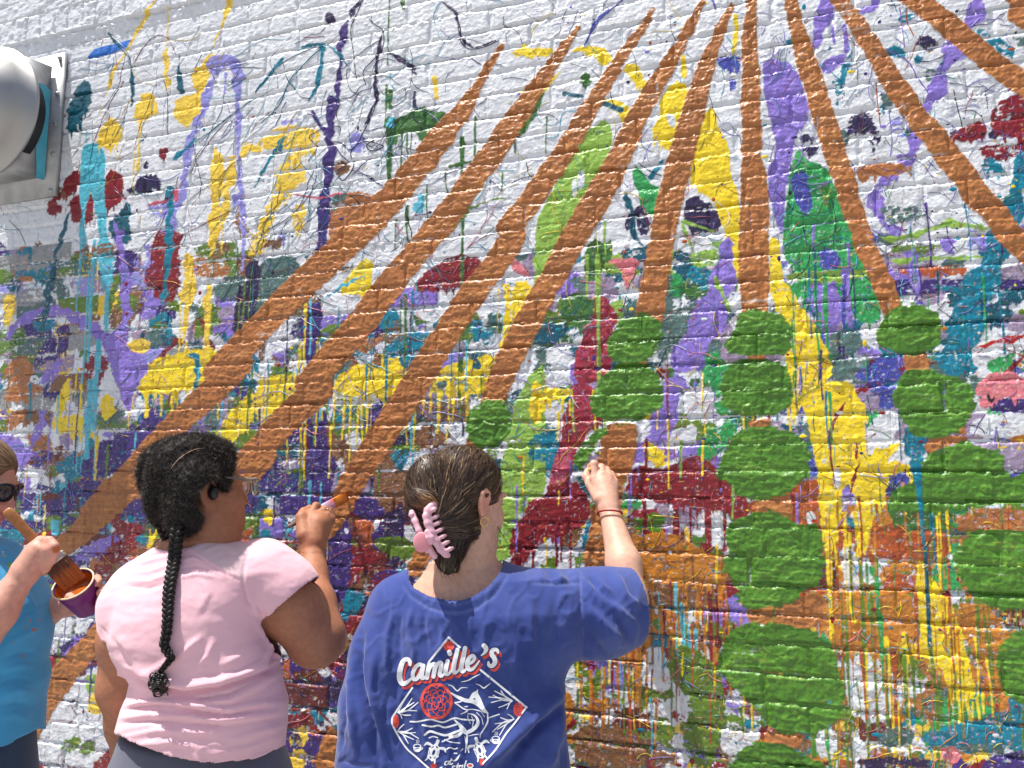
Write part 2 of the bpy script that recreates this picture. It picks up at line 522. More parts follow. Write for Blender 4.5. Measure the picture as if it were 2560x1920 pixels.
# --- the marks one can make out, from the first coats to the last
# left field
P('c5', 'grey', [(0, 0), (340, 0), (320, 90), (0, 100)], dry=.3); P('c5', 'grey', [(0, 230), (350, 210), (300, 310), (0, 330)], dry=.35)
P('c5', 'grey', [(430, 440), (560, 470), (690, 540), (560, 600), (430, 620), (380, 520)], dry=.15)
P('c5', 'olive', [(250, 120), (500, 60), (480, 120), (270, 180)], dry=.5); P('c5', 'purp', [(240, 660), (400, 440), (470, 440), (440, 640), (230, 720)], dry=.25)
P('c5', 'lav', [(310, 730), (420, 650), (400, 760), (250, 860)], dry=.35)
P('c5', 'orange', [(150, 630), (240, 740), (160, 820), (50, 800), (25, 740)]); P('c5', 'orange', [(60, 840), (280, 830), (270, 910), (50, 950)], dry=.1)
P('c5', 'orange', [(60, 1010), (160, 1000), (170, 1060), (50, 1160)], dry=.2); P('c5', 'pyel', [(35, 250), (110, 260), (90, 400), (60, 460), (30, 400)])
P('c5', 'dteal', [(40, 200), (120, 130), (160, 200), (100, 240)], dry=.3)
P('c5', 'olive', [(760, 260), (900, 260), (900, 360), (790, 350)], dry=.1); P('c5', 'dgreen', [(90, 540), (170, 510), (180, 560), (100, 580)], dry=.1)
S('c5', 'olive', [(840, 110, 10), (770, 150, 50), (730, 270, 40), (705, 430, 16)])
P('c5', 'red', [(960, 60), (1180, 0), (1170, 130), (1150, 230), (1110, 320), (950, 200)], dry=.12)
P('c5', 'red', [(560, 670), (680, 640), (700, 700), (640, 880), (550, 800)], dry=.2); S('c5', 'red', [(960, 760, 10), (1000, 690, 26), (1090, 610, 22), (1150, 550, 40), (1205, 560, 28)])
S('c5', 'red', [(1310, 420, 40), (1350, 530, 16), (1390, 600, 26), (1410, 720, 10)]); S('c5', 'red', [(1180, 700, 10), (1140, 820, 22), (1090, 1000, 8)])
P('c5', 'pyel', [(820, 560), (960, 545), (975, 620), (820, 640)]); P('c5', 'yellow', [(960, 720), (1060, 650), (1460, 590), (1500, 700), (1380, 820), (1320, 850), (1240, 860), (1060, 890), (900, 880), (920, 800)], amp=4)
P('c5', 'yellow', [(370, 960), (450, 800), (480, 810), (470, 900), (410, 1030), (360, 1020)]); P('c5', 'yellow', [(350, 1050), (580, 1020), (600, 1130), (400, 1145)], dry=.1)
P('c5', 'yellow', [(665, 930), (700, 890), (750, 950), (740, 1040), (680, 1060)])
DR('c5', 'yellow', [(1215, 560, 700, 14), (1160, 880, 1000, 16), (960, 880, 1040, 34), (1060, 880, 1080, 20), (870, 880, 990, 14), (1180, 300, 700, 12), (1370, 200, 800, 20), (850, 1000, 1130, 10), (815, 1150, 1380, 12), (900, 1100, 1220, 14)])
P('c5', 'purp', [(640, 1240), (800, 1140), (950, 1060), (1150, 1030), (1130, 1100), (1000, 1200), (900, 1320), (780, 1430), (480, 1430), (560, 1300)], amp=5, dry=.12)
P('c5', 'lav', [(480, 420), (620, 420), (710, 520), (780, 470), (830, 390), (840, 480), (830, 620), (950, 650), (960, 720), (900, 830), (860, 900), (850, 990), (820, 990), (790, 870), (740, 760), (700, 620), (600, 500)], amp=2)
S('c5', 'lav', [(30, 560, 14), (90, 470, 34), (170, 400, 44), (270, 355, 46), (380, 350, 60), (480, 390, 70), (600, 440, 60)], amp=2, dry=.1)
S('c5', 'lav', [(800, 0, 24), (800, 120, 30), (815, 250, 40), (830, 380, 34)], amp=1); S('c5', 'lav', [(300, 980, 60), (280, 1100, 50), (200, 1250, 40)], dry=.25)
S('c5', 'dteal', [(370, 0, 22), (340, 180, 30), (310, 350, 34), (290, 480, 26), (283, 540, 6)])
S('c5', 'teal', [(1100, 0, 30), (1085, 150, 50), (1070, 260, 34), (1060, 330, 8)]); S('c5', 'teal', [(975, 450, 30), (1040, 400, 40), (1100, 410, 36), (1110, 500, 30), (1105, 600, 16)], dry=.1)
S('c5', 'teal', [(1240, 640, 16), (1290, 660, 36), (1285, 770, 24), (1250, 950, 8)])
DR('c5', 'cyan', [(620, 0, 600, 26), (720, 60, 480, 30), (585, 100, 1400, 14), (650, 560, 1120, 40), (600, 820, 1300, 50), (560, 960, 1400, 12), (630, 1150, 1420, 12), (530, 0, 360, 14)])
P('L', 'cyan', [(300, 250), (335, 245), (335, 300), (300, 305)]); P('L', 'cyan', [(290, 340), (330, 335), (320, 410), (285, 410)]); P('L', 'cyan', [(260, 430), (300, 425), (300, 510), (255, 510)])
P('L', 'purp', [(370, 240), (510, 225), (490, 310), (280, 315)], amp=4, dry=.2); P('L', 'purp', [(180, 370), (240, 330), (380, 320), (360, 410), (170, 410)], amp=4, dry=.2)
P('L', 'purp', [(590, 330), (700, 320), (700, 410), (570, 410)], amp=4, dry=.25); P('L', 'purp', [(100, 440), (250, 430), (240, 490), (110, 490)], dry=.35)
P('L', 'lav', [(360, 610), (560, 500), (600, 520), (560, 580), (400, 640)], amp=4, dry=.25); P('L', 'red', [(580, 450), (710, 440), (715, 520), (590, 525)], amp=4, dry=.15)
P('L', 'red', [(540, 555), (620, 550), (610, 625), (540, 630)], amp=4, dry=.2); P('L', 'rust', [(640, 590), (700, 580), (690, 625), (640, 625)], dry=.2)
P('L', 'red', [(465, 660), (560, 655), (550, 730), (470, 730)], amp=5, dry=.25); P('L', 'olive', [(180, 780), (280, 740), (270, 800), (190, 830)], amp=5, dry=.3)
P('L', 'lime', [(430, 1200), (490, 1190), (480, 1280), (430, 1280)], dry=.2); P('L', 'pyel', [(435, 1300), (520, 1295), (520, 1380), (440, 1385)], dry=.1)
P('L', 'olive', [(310, 1540), (360, 1500), (420, 1510), (400, 1560), (320, 1570)], dry=.3); P('L', 'olive', [(400, 1530), (480, 1515), (460, 1590), (410, 1590)], dry=.2)
S('L', 'teal', [(450, 1480, 20), (500, 1465, 26), (545, 1470, 14)], dry=.2); S('L', 'yellow', [(790, 460, 20), (760, 540, 22), (735, 580, 20)])
P('L', 'white', [(190, 880), (490, 880), (470, 960), (300, 1060), (200, 1150)], amp=6, dry=.25); P('L', 'white', [(330, 1270), (560, 1100), (560, 1659), (150, 1659), (220, 1450)], amp=6, dry=.2)
P('L', 'lime', [(430, 1200), (490, 1190), (480, 1280), (430, 1280)], dry=.2); P('L', 'pyel', [(435, 1300), (520, 1295), (520, 1380), (440, 1385)], dry=.1)
P('L', 'olive', [(310, 1540), (360, 1500), (420, 1510), (400, 1560), (320, 1570)], dry=.3); P('L', 'olive', [(400, 1530), (480, 1515), (460, 1590), (410, 1590)], dry=.2)
P('L', 'lav', [(310, 1110), (400, 1030), (420, 1050), (330, 1110)], dry=.35)
# upper left
P('c1', 'tape', [(575, 380), (620, 325), (860, 262), (850, 300), (720, 350)], amp=.4, rnd=0, thick=.0002)
P('c1', 'dteal', [(520, 560), (570, 515), (605, 600), (590, 700), (520, 790), (480, 865), (445, 830), (440, 740), (480, 640)]); P('c1', 'dteal', [(720, 1420), (800, 1370), (830, 1310), (860, 1400), (850, 1540), (825, 1600), (760, 1560), (710, 1480)])
P('c1', 'red', [(420, 1190), (470, 1140), (520, 1120), (525, 1190), (450, 1280), (425, 1250)]); P('c1', 'red', [(680, 1140), (740, 1090), (805, 1150), (800, 1310), (720, 1340), (660, 1380), (680, 1250)], amp=4)
P('c1', 'red', [(320, 1380), (340, 1290), (420, 1250), (360, 1320), (415, 1360), (350, 1395)]); P('c1', 'red', [(440, 1310), (600, 1230), (640, 1330), (600, 1460), (470, 1450), (480, 1370)], amp=4)
P('c1', 'cyan', [(545, 960), (600, 930), (665, 950), (690, 1050), (680, 1250), (690, 1380), (715, 1659), (640, 1659), (660, 1500), (625, 1350), (600, 1230), (565, 1300), (555, 1420), (570, 1659), (540, 1600), (545, 1380), (525, 1300), (535, 1100)], amp=1.5)
P('q1', 'cyan', [(425, 1050), (490, 1050), (490, 1200), (470, 1270), (440, 1190)], dry=.1); DR('q1', 'cyan', [(362, 950, 1110, 14), (415, 1040, 1560, 12), (470, 1200, 1400, 16), (385, 560, 650, 6)])
P('c1', 'pyel', [(640, 880), (690, 800), (730, 770), (800, 830), (790, 920), (725, 975), (650, 940)]); P('c1', 'pyel', [(1140, 650), (1330, 590), (1330, 700), (1250, 800), (1180, 810), (1150, 740)])
P('c1', 'pyel', [(1250, 460), (1330, 430), (1330, 360), (1420, 350), (1410, 420), (1370, 480), (1350, 590), (1260, 590)]); P('c1', 'pyel', [(870, 760), (930, 620), (1000, 600), (1040, 700), (1030, 740), (900, 790)], dry=.1)
S('c1', 'pyel', [(1040, 0, 12), (960, 100, 24), (840, 310, 14), (740, 470, 20), (695, 620, 16)]); S('c1', 'pyel', [(1500, 0, 70), (1480, 60, 36), (1440, 180, 14), (1390, 320, 14)]); S('c1', 'pyel', [(1090, 330, 40), (1080, 480, 34), (1090, 590, 20)], dry=.15)
DR('c1', 'pyel', [(930, 620, 1100, 26), (1100, 60, 330, 10), (890, 900, 1240, 10)])
S('c1', 'pyel', [(1410, 960, 40), (1420, 1050, 76), (1410, 1250, 70), (1390, 1450, 66), (1385, 1659, 60)]); S('c1', 'pyel', [(1530, 1020, 60), (1500, 1150, 50), (1460, 1330, 60), (1450, 1500, 14), (1445, 1640, 10)], dry=.1)
S('q1', 'pyel', [(820, 1110, 54), (825, 1200, 60), (815, 1330, 40), (800, 1480, 14)]); S('q1', 'pyel', [(905, 1240, 30), (900, 1400, 26), (890, 1600, 20)])
P('q1', 'pyel', [(1180, 560), (1300, 540), (1390, 560), (1370, 640), (1300, 690), (1330, 760), (1250, 830), (1180, 960), (1130, 1100), (1060, 1110), (1140, 930), (1210, 780), (1180, 760), (1290, 650), (1150, 640), (1100, 660)], amp=5, dry=.35)
S('q1', 'pyel', [(980, 700, 40), (1100, 640, 26), (1200, 580, 40)], dry=.3); P('q1', 'pyel', [(1270, 900), (1330, 880), (1310, 1010), (1270, 1000)], dry=.35)
S('c1', 'plav', [(1380, 470, 80), (1430, 410, 70), (1500, 400, 60), (1560, 480, 70), (1540, 620, 36), (1555, 800, 34), (1550, 1000, 34), (1570, 1300, 34), (1590, 1500, 36)], dry=.08)
S('c1', 'plav', [(1400, 480, 60), (1350, 640, 50), (1300, 780, 50), (1240, 900, 50), (1210, 1080, 46), (1180, 1260, 44), (1120, 1450, 50), (1080, 1600, 60)], amp=1.5, dry=.08); DR('c1', 'plav', [(1470, 480, 600, 20)])
S('q1', 'plav', [(760, 930, 34), (720, 1040, 34), (690, 1150, 24), (660, 1290, 20)], dry=.1); S('q1', 'lav', [(495, 930, 18), (520, 1040, 26), (545, 1150, 28), (550, 1290, 36), (545, 1400, 40)])
S('q1', 'plav', [(1045, 850, 26), (1065, 1000, 22), (1050, 1170, 18)])
P('c1', 'dpurp', [(890, 1190), (960, 1130), (1040, 1140), (1040, 1220), (960, 1250), (890, 1250)], amp=4); P('c1', 'dpurp', [(830, 1230), (880, 1200), (870, 1260)]); P('c1', 'dpurp', [(920, 1080), (970, 1050), (960, 1110)], dry=.2); P('c1', 'red', [(1040, 980), (1085, 960), (1080, 1040), (1045, 1035)])
P('c1', 'red', [(1000, 1520), (1050, 1480), (1060, 1560), (1200, 1500), (1190, 1600), (1120, 1659), (980, 1659)], amp=5, dry=.15); S('c1', 'rose', [(960, 1330, 14), (1060, 1310, 24), (1150, 1270, 50), (1150, 1310, 20)])
S('c1', 'teal', [(1080, 1300, 30), (1110, 1220, 30), (1130, 1240, 20)]); S('c1', 'dteal', [(1170, 360, 10), (1165, 480, 18), (1180, 570, 40), (1180, 610, 20)]); S('c1', 'dteal', [(860, 440, 8), (868, 600, 26), (860, 700, 8)]); S('c1', 'dteal', [(715, 220, 30), (760, 290, 10), (840, 370, 8), (870, 560, 8)])
S('c1', 'teal', [(1130, 1040, 30), (1220, 960, 20), (1270, 900, 12)]); S('q1', 'dteal', [(305, 920, 8), (270, 1030, 16), (230, 1200, 22), (205, 1370, 22), (190, 1450, 8)])
P('c1', 'brown', [(480, 1640), (600, 1570), (780, 1600), (780, 1659), (480, 1659)], dry=.6, amp=5)
P('q1', 'red', [(690, 1000), (800, 1005), (775, 1090), (765, 1150), (785, 1270), (720, 1250), (640, 1240), (690, 1150), (640, 1090), (700, 1070)], amp=4, dry=.1); S('q1', 'teal', [(745, 830, 16), (735, 960, 34), (740, 1100, 24), (715, 1260, 18), (705, 1330, 8)], dry=.1)
# centre left
S('q1', 'purp', [(1505, 85, 26), (1485, 190, 28), (1467, 330, 20), (1460, 430, 24), (1428, 470, 44), (1430, 640, 38), (1420, 780, 44), (1402, 900, 46), (1395, 1050, 54), (1382, 1170, 46)], amp=1.5, thick=.0009)
S('q1', 'purp', [(1370, 1320, 60), (1345, 1400, 70), (1350, 1600, 56)], amp=2); P('q1', 'purp', [(1330, 1330), (1390, 1310), (1385, 1480), (1300, 1480), (1240, 1440)], amp=4, dry=.15)
P('q1', 'dpurp', [(1415, 60), (1445, 70), (1440, 100), (1415, 95)]); S('c2', 'dpurp', [(620, 110, 40), (640, 60, 30), (700, 10, 16)]); S('c2', 'purp', [(360, 720, 24), (420, 810, 34), (470, 880, 40)]); S('c2', 'dpurp', [(830, 200, 16), (790, 370, 24), (780, 520, 22), (790, 650, 26), (720, 790, 14), (690, 860, 8)], amp=1)
S('c2', 'dpurp', [(820, 350, 10), (930, 370, 26), (1000, 430, 30), (1045, 490, 8)]); S('c2', 'dpurp', [(1190, 0, 10), (1300, 90, 18), (1330, 260, 14), (1420, 320, 10), (1560, 270, 8)]); S('c2', 'dpurp', [(1030, 600, 22), (1030, 690, 34)])
S('c2', 'teal', [(270, 330, 14), (340, 300, 24), (440, 300, 36), (430, 400, 26), (400, 560, 24), (350, 660, 26)], dry=.15); S('c2', 'teal', [(470, 300, 26), (560, 370, 16), (620, 480, 8)]); S('c2', 'teal', [(190, 380, 40), (90, 490, 14), (0, 610, 10)]); S('c2', 'teal', [(200, 880, 30), (150, 960, 30), (60, 1100, 20), (0, 1220, 16)], dry=.2)
P('c2', 'dgreen', [(930, 780), (1080, 680), (1140, 740), (1230, 720), (1240, 770), (1130, 900), (1080, 930), (1040, 850), (950, 850), (900, 940), (860, 940), (840, 860), (830, 760)], amp=2)
DR('c2', 'dgreen', [(870, 780, 1240, 44), (950, 850, 1110, 18), (992, 850, 1060, 14), (1012, 850, 1040, 10), (850, 560, 800, 18), (880, 600, 700, 40), (1340, 900, 1340, 30), (1425, 760, 1010, 16), (1240, 1100, 1250, 14), (990, 1340, 1560, 24), (1345, 1360, 1659, 24), (910, 1430, 1620, 12), (870, 0, 420, 12), (960, 0, 60, 30), (1118, 1200, 1440, 12), (1600, 1120, 1240, 14)])
S('c2', 'dgreen', [(1260, 1080, 26), (1400, 1050, 16)]); S('c2', 'olive', [(1270, 1510, 14), (1330, 1430, 26), (1380, 1360, 20), (1500, 1310, 16), (1659, 1280, 12)]); P('c2', 'cyan', [(850, 760), (920, 760), (900, 850), (850, 830)], dry=.2)
S('c2', 'cyan', [(1090, 1250, 30), (1060, 1330, 50), (1030, 1370, 40)], dry=.15); S('c2', 'pyel', [(1160, 510, 34), (1175, 640, 26)]); S('c2', 'rose', [(250, 1260, 14), (400, 1290, 14), (560, 1260, 16), (700, 1270, 20), (800, 1300, 16)])
P('c2', 'orange', [(490, 1300), (700, 1240), (820, 1280), (800, 1400), (700, 1500), (480, 1640), (490, 1460)], dry=.15, amp=4); P('c2', 'slate', [(490, 1290), (600, 1250), (560, 1330), (490, 1370)], dry=.3)
P('q1', 'slate', [(1130, 1130), (1270, 1110), (1305, 1170), (1290, 1230), (1300, 1300), (1200, 1370), (1100, 1420), (1100, 1250)], amp=3, dry=.1)
P('q1', 'dpurp', [(1070, 1140), (1130, 1130), (1115, 1290), (1100, 1480), (1010, 1495), (1030, 1240), (1070, 1230)], amp=2, dry=.1); DR('q1', 'olive', [(1060, 1230, 1500, 10), (1090, 1150, 1440, 6), (1040, 1300, 1480, 8)])
P('c6', 'yellow', [(560, 200), (640, 80), (720, 20), (760, 60), (760, 130), (740, 240), (650, 260), (560, 230)], amp=3); S('c6', 'cyan', [(420, 300, 20), (560, 200, 18), (700, 130, 10)])
P('c6', 'olive', [(420, 480), (620, 410), (600, 500), (440, 510)], dry=.2); P('c6', 'dpurp', [(540, 420), (640, 410), (600, 480)], dry=.3); P('c6', 'red', [(1010, 220), (1060, 130), (1180, 50), (1290, 0), (1480, 0), (1450, 110), (1400, 160), (1290, 220), (1100, 235)], amp=4, dry=.08)
P('c6', 'orange', [(640, 560), (820, 520), (800, 580), (680, 640)], dry=.3)
P('c6', 'teal', [(830, 600), (900, 560), (1030, 480), (1150, 460), (1110, 580), (1040, 650), (990, 740), (860, 760)], amp=6, dry=.25); P('c6', 'teal', [(1140, 430), (1230, 400), (1210, 470), (1150, 480)], dry=.05); S('c6', 'dgreen', [(1010, 370, 20), (1060, 430, 36), (1140, 430, 30)]); P('c6', 'teal', [(1450, 480), (1540, 430), (1530, 560), (1480, 590)], dry=.45)
P('c6', 'lav', [(1050, 440), (1120, 450), (1100, 510), (1060, 500)], dry=.3)
P('c6', 'yellow', [(0, 830), (80, 770), (340, 760), (330, 850), (200, 960), (60, 1080), (0, 1060)], amp=4); P('c6', 'yellow', [(490, 860), (600, 720), (740, 710), (800, 740), (900, 640), (950, 720), (1000, 760), (930, 850), (870, 930), (840, 1010), (820, 920), (760, 870), (640, 930), (560, 890)], amp=3)
P('c6', 'yellow', [(1190, 740), (1300, 690), (1550, 640), (1560, 780), (1530, 880), (1320, 910), (1180, 900), (1130, 840)], amp=4, dry=.08); P('c6', 'yellow', [(1600, 200), (1659, 170), (1659, 560), (1560, 620), (1600, 500), (1620, 380)], amp=4); P('c6', 'slate', [(1170, 810), (1250, 820), (1200, 880)], dry=.2)
P('c6', 'dgreen', [(1320, 650), (1380, 650), (1340, 760), (1310, 740)], dry=.35); S('c6', 'dteal', [(1420, 640, 44), (1440, 690, 26), (1420, 730, 30)]); S('c6', 'ink', [(1430, 390, 12), (1460, 480, 10), (1440, 620, 8)])
DR('c6', 'dgreen', [(945, 280, 640, 12), (972, 260, 800, 24), (1340, 0, 290, 22), (1322, 520, 900, 14), (845, 420, 720, 12)])
P('c6', 'dteal', [(150, 1230), (260, 1190), (320, 1260), (200, 1340), (110, 1330)], dry=.4, amp=5); P('c6', 'teal', [(480, 1000), (620, 960), (640, 1100), (520, 1130)], dry=.5); P('c6', 'teal', [(880, 1270), (1010, 1250), (960, 1380), (910, 1340)], dry=.35); P('c6', 'dpurp', [(900, 1180), (1050, 1120), (1020, 1200), (900, 1220)], dry=.3); P('c6', 'dpurp', [(1040, 1030), (1110, 1040), (1060, 1090)], dry=.2)
P('c6', 'purp', [(350, 970), (470, 980), (450, 1200), (540, 1330), (500, 1400), (505, 1540), (360, 1540), (345, 1380), (310, 1280), (320, 1100)], amp=3, dry=.04, thick=.0008)
DR('c6', 'yellow', [(400, 940, 1230, 14), (440, 890, 1060, 14), (515, 890, 1110, 16), (575, 900, 1190, 18), (625, 900, 1350, 14), (668, 890, 1240, 16), (700, 900, 1200, 12), (735, 890, 1160, 18), (490, 1100, 1440, 14), (300, 1120, 1500, 16), (210, 1190, 1340, 12), (1090, 920, 1020, 14), (1135, 900, 1020, 16), (1190, 910, 1130, 24), (1255, 910, 1060, 16), (1285, 910, 1070, 18), (1370, 900, 1080, 24), (1245, 1080, 1210, 10), (290, 560, 780, 26), (400, 560, 700, 14)])
DR('c6', 'pyel', [(985, 1060, 1220, 14), (340, 960, 1060, 14), (80, 1300, 1390, 10)]); DR('c6', 'olive', [(390, 960, 1400, 12), (320, 1300, 1500, 20), (810, 1300, 1560, 14)])
DR('c5', 'olive', [(1490, 930, 1190, 14), (1530, 900, 1160, 12), (1640, 760, 1100, 16), (1405, 950, 1180, 14)]); P('c5', 'slate', [(1340, 1040), (1440, 980), (1430, 1100), (1350, 1130)], dry=.1); P('c5', 'yellow', [(1500, 1000), (1659, 850), (1659, 1060), (1540, 1200), (1390, 1180), (1450, 1080)], amp=4, dry=.05)
P('P', 'purp', [(1165, 570), (1230, 440), (1304, 400), (1304, 680), (1280, 800), (1245, 850), (1215, 840), (1190, 690)], amp=4, dry=.05); DR('P', 'purp', [(1235, 780, 1115, 14)]); P('P', 'white', [(1270, 475), (1295, 478), (1285, 510)], amp=1)
P('P', 'yellow', [(870, 390), (920, 380), (935, 430), (880, 450)], dry=.2); P('P', 'rust', [(760, 520), (810, 470), (830, 500), (790, 545)], dry=.1); P('P', 'teal', [(840, 510), (900, 470), (895, 550), (835, 560)], dry=.3); S('P', 'cyan', [(975, 520, 14), (1010, 470, 18), (1030, 440, 14)])
P('P', 'maroon', [(1010, 1180), (1160, 1170), (1170, 1260), (1000, 1260)], dry=.2, amp=5); P('P', 'rust', [(980, 1120), (1010, 1120), (1000, 1220), (975, 1210)], dry=.15); P('P', 'maroon', [(1000, 1300), (1060, 1290), (1070, 1380), (1000, 1390)], dry=.2); S('P', 'maroon', [(1090, 1300, 12), (1150, 1380, 20), (1220, 1450, 10)]); P('P', 'pyel', [(1010, 1470), (1090, 1440), (1090, 1540), (1000, 1530)], dry=.35); P('P', 'dpurp', [(990, 1470), (1060, 1480), (1050, 1550)], dry=.4)
P('P', 'pyel', [(1010, 1570), (1090, 1560), (1060, 1659), (1000, 1659)], dry=.3)
# centre
P('q2', 'yellow', [(0, 222), (180, 205), (175, 240), (90, 250), (0, 240)]); P('q2', 'yellow', [(240, 215), (390, 200), (445, 265), (405, 290), (330, 235)]); P('q2', 'yellow', [(480, 290), (540, 280), (575, 365), (610, 350), (590, 400), (530, 360)]); P('q2', 'yellow', [(395, 425), (470, 440), (515, 490), (490, 525), (425, 460)])
P('q2', 'dgreen', [(290, 340), (330, 310), (350, 370), (310, 390)], dry=.1); S('q2', 'dteal', [(230, 410, 26), (300, 420, 20)]); S('q2', 'dteal', [(380, 440, 20), (470, 480, 26)]); P('q2', 'dgreen', [(60, 380), (170, 340), (110, 490), (70, 560), (20, 620), (40, 540)], amp=2, dry=.05); S('q2', 'yellow', [(20, 400, 20), (130, 390, 34), (210, 320, 12)], dry=.15); DR('q2', 'dgreen', [(150, 510, 660, 10), (12, 590, 660, 16)])
P('q2', 'yellow', [(700, 350), (760, 380), (775, 450), (740, 500), (725, 560), (725, 640), (690, 665), (600, 580), (640, 500), (640, 420)], amp=3); S('q2', 'yellow', [(740, 250, 20), (745, 330, 24)]); P('q2', 'white', [(668, 500), (700, 500), (710, 550), (680, 545)], amp=1); S('q2', 'yellow', [(965, 60, 30), (968, 120, 14), (965, 260, 34), (960, 300, 10)])
P('q2', 'lime', [(340, 560), (420, 520), (430, 620), (400, 740), (330, 900), (250, 1050), (220, 1130), (130, 1250), (100, 1160), (105, 960), (150, 880), (210, 760), (280, 640)], amp=2); P('q2', 'white', [(290, 745), (312, 740), (315, 800), (290, 830)], amp=1); P('q2', 'white', [(265, 780), (280, 780), (280, 860), (265, 850)], amp=1)
P('q2', 'vblue', [(880, 250), (980, 240), (990, 300), (960, 330), (900, 290)], amp=3, dry=.1); P('q2', 'vblue', [(940, 330), (970, 330), (960, 400), (940, 390)], dry=.15); S('q2', 'vblue', [(480, 0, 8), (360, 100, 12), (320, 190, 14)]); S('q2', 'vblue', [(865, 0, 14), (880, 40, 6)])
P('q2', 'yellow', [(850, 460), (880, 500), (890, 560), (930, 620), (945, 700), (940, 760), (975, 820), (985, 940), (980, 1050), (988, 1190), (960, 1150), (930, 1050), (900, 940), (870, 860), (800, 820), (775, 760), (780, 680), (800, 600)], amp=2)
P('q2', 'emer', [(530, 710), (560, 740), (600, 800), (655, 815), (640, 890), (605, 950), (560, 860), (520, 780)], amp=2); P('q2', 'dpurp', [(740, 880), (830, 855), (905, 960), (880, 1010), (760, 1000)], amp=4, dry=.1); P('q2', 'dpurp', [(480, 930), (560, 880), (605, 960), (580, 1005), (520, 990)], amp=5, dry=.35); S('q2', 'dteal', [(480, 830, 18), (520, 900, 26), (525, 1020, 22), (580, 1080, 18)])
S('q2', 'teal', [(600, 770, 24), (650, 700, 20)], dry=.3); S('q2', 'lime', [(735, 960, 14), (870, 1000, 10)]); S('q2', 'lime', [(740, 980, 16), (790, 1100, 14)]); P('q2', 'dteal', [(700, 1060), (780, 1110), (760, 1190), (700, 1200)], dry=.1); P('q2', 'emer', [(690, 1170), (740, 1190), (730, 1290), (690, 1270)], dry=.1); P('q2', 'slate', [(660, 1360), (800, 1300), (830, 1340), (740, 1420), (650, 1500)], dry=.15, amp=4)
S('q2', 'lav', [(930, 1040, 60), (920, 1150, 80), (890, 1260, 100), (840, 1380, 130), (790, 1500, 150), (730, 1570, 120)], amp=3); S('q2', 'lime', [(870, 1190, 22), (920, 1290, 18), (940, 1360, 10)]); S('q3', 'lav', [(690, 0, 100), (660, 100, 110), (640, 200, 90), (630, 300, 60)], amp=3, dry=.04); DR('q3', 'lav', [(790, 0, 100, 14), (750, 0, 50, 10)])
P('q2', 'pink', [(0, 1110), (25, 1130), (85, 1192), (30, 1185), (0, 1160)], amp=1); P('q2', 'pink', [(405, 1125), (560, 1115), (525, 1190), (490, 1235), (470, 1160)], amp=2)
P('q2', 'yellow', [(0, 1220), (85, 1215), (90, 1330), (60, 1400), (20, 1420), (0, 1470)], amp=3); P('q2', 'dgreen', [(230, 1290), (350, 1280), (330, 1390), (290, 1420), (220, 1360)], amp=5, dry=.1); P('q2', 'dgreen', [(320, 1130), (400, 1110), (380, 1200), (320, 1220)], dry=.15)
P('q2', 'crim', [(350, 1290), (400, 1280), (460, 1350), (440, 1420), (430, 1600), (360, 1659), (270, 1659), (275, 1500), (310, 1470), (300, 1390), (340, 1370)], amp=3); P('q3', 'crim', [(260, 0), (355, 0), (370, 100), (390, 180), (300, 230), (270, 330), (250, 440), (160, 460), (180, 360), (220, 250), (215, 160), (260, 60)], amp=3)
P('q3', 'rose', [(225, 250), (265, 330), (245, 440), (165, 455), (180, 360)], amp=3, dry=.3)
P('c7', 'lime', [(130, 760), (220, 700), (215, 1000), (220, 1659), (0, 1659), (0, 1000), (60, 880)], amp=2, dry=.05); P('c7', 'lime', [(140, 0), (290, 0), (250, 120), (200, 230), (130, 250), (160, 120)], amp=2); DR('q2', 'lime', [(372, 1110, 1655, 22), (325, 1110, 1330, 14), (405, 960, 1100, 12)]); P('B', 'lime', [(860, 60), (980, 40), (985, 330), (940, 420), (930, 600), (820, 650), (850, 400)], amp=3, dry=.06)
P('c7', 'yellow', [(130, 880), (150, 800), (210, 860), (400, 860), (390, 920), (230, 940), (180, 1090), (120, 1060)], amp=3); DR('c7', 'yellow', [(375, 930, 1200, 14), (330, 900, 1010, 26), (80, 1300, 1540, 18), (300, 1020, 1200, 20)]); P('c7', 'white', [(230, 580), (400, 600), (390, 720), (230, 720)], dry=.45); P('c7', 'teal', [(120, 1170), (300, 1090), (310, 1200), (250, 1330), (100, 1320)], amp=5, dry=.35); P('c7', 'dgreen', [(330, 260), (530, 250), (510, 460), (430, 490), (300, 400)], amp=5, dry=.15)
P('c7', 'white', [(1090, 900), (1200, 850), (1310, 920), (1300, 1040), (1080, 1020)], amp=4, dry=.2); P('c7', 'white', [(1010, 1150), (1180, 1080), (1180, 1230), (1030, 1260)], amp=4, dry=.15); P('c7', 'yellow', [(860, 1210), (960, 1240), (1010, 1340), (950, 1360), (870, 1300)], amp=4); P('c7', 'yellow', [(840, 1020), (900, 1020), (890, 1060), (850, 1060)]); S('c7', 'lav', [(1000, 1320, 40), (1150, 1260, 50), (1300, 1180, 30)], dry=.2); P('c7', 'emer', [(1240, 690), (1340, 660), (1440, 730), (1380, 830), (1340, 950), (1290, 840)], amp=2); P('c7', 'emer', [(1200, 1230), (1380, 1060), (1480, 1100), (1400, 1250), (1250, 1340)], amp=5, dry=.2); P('c7', 'slate', [(970, 440), (1130, 330), (1200, 310), (1100, 480), (1000, 660), (940, 660)], amp=4, dry=.15)
P('c7', 'red', [(930, 740), (1000, 730), (990, 800)], dry=.2)
P('q3', 'red', [(480, 490), (510, 380), (560, 350), (640, 380), (720, 340), (780, 315), (860, 335), (900, 400), (960, 430), (1025, 510), (1015, 585), (970, 600), (900, 530), (700, 520)], amp=3, thick=.0009)
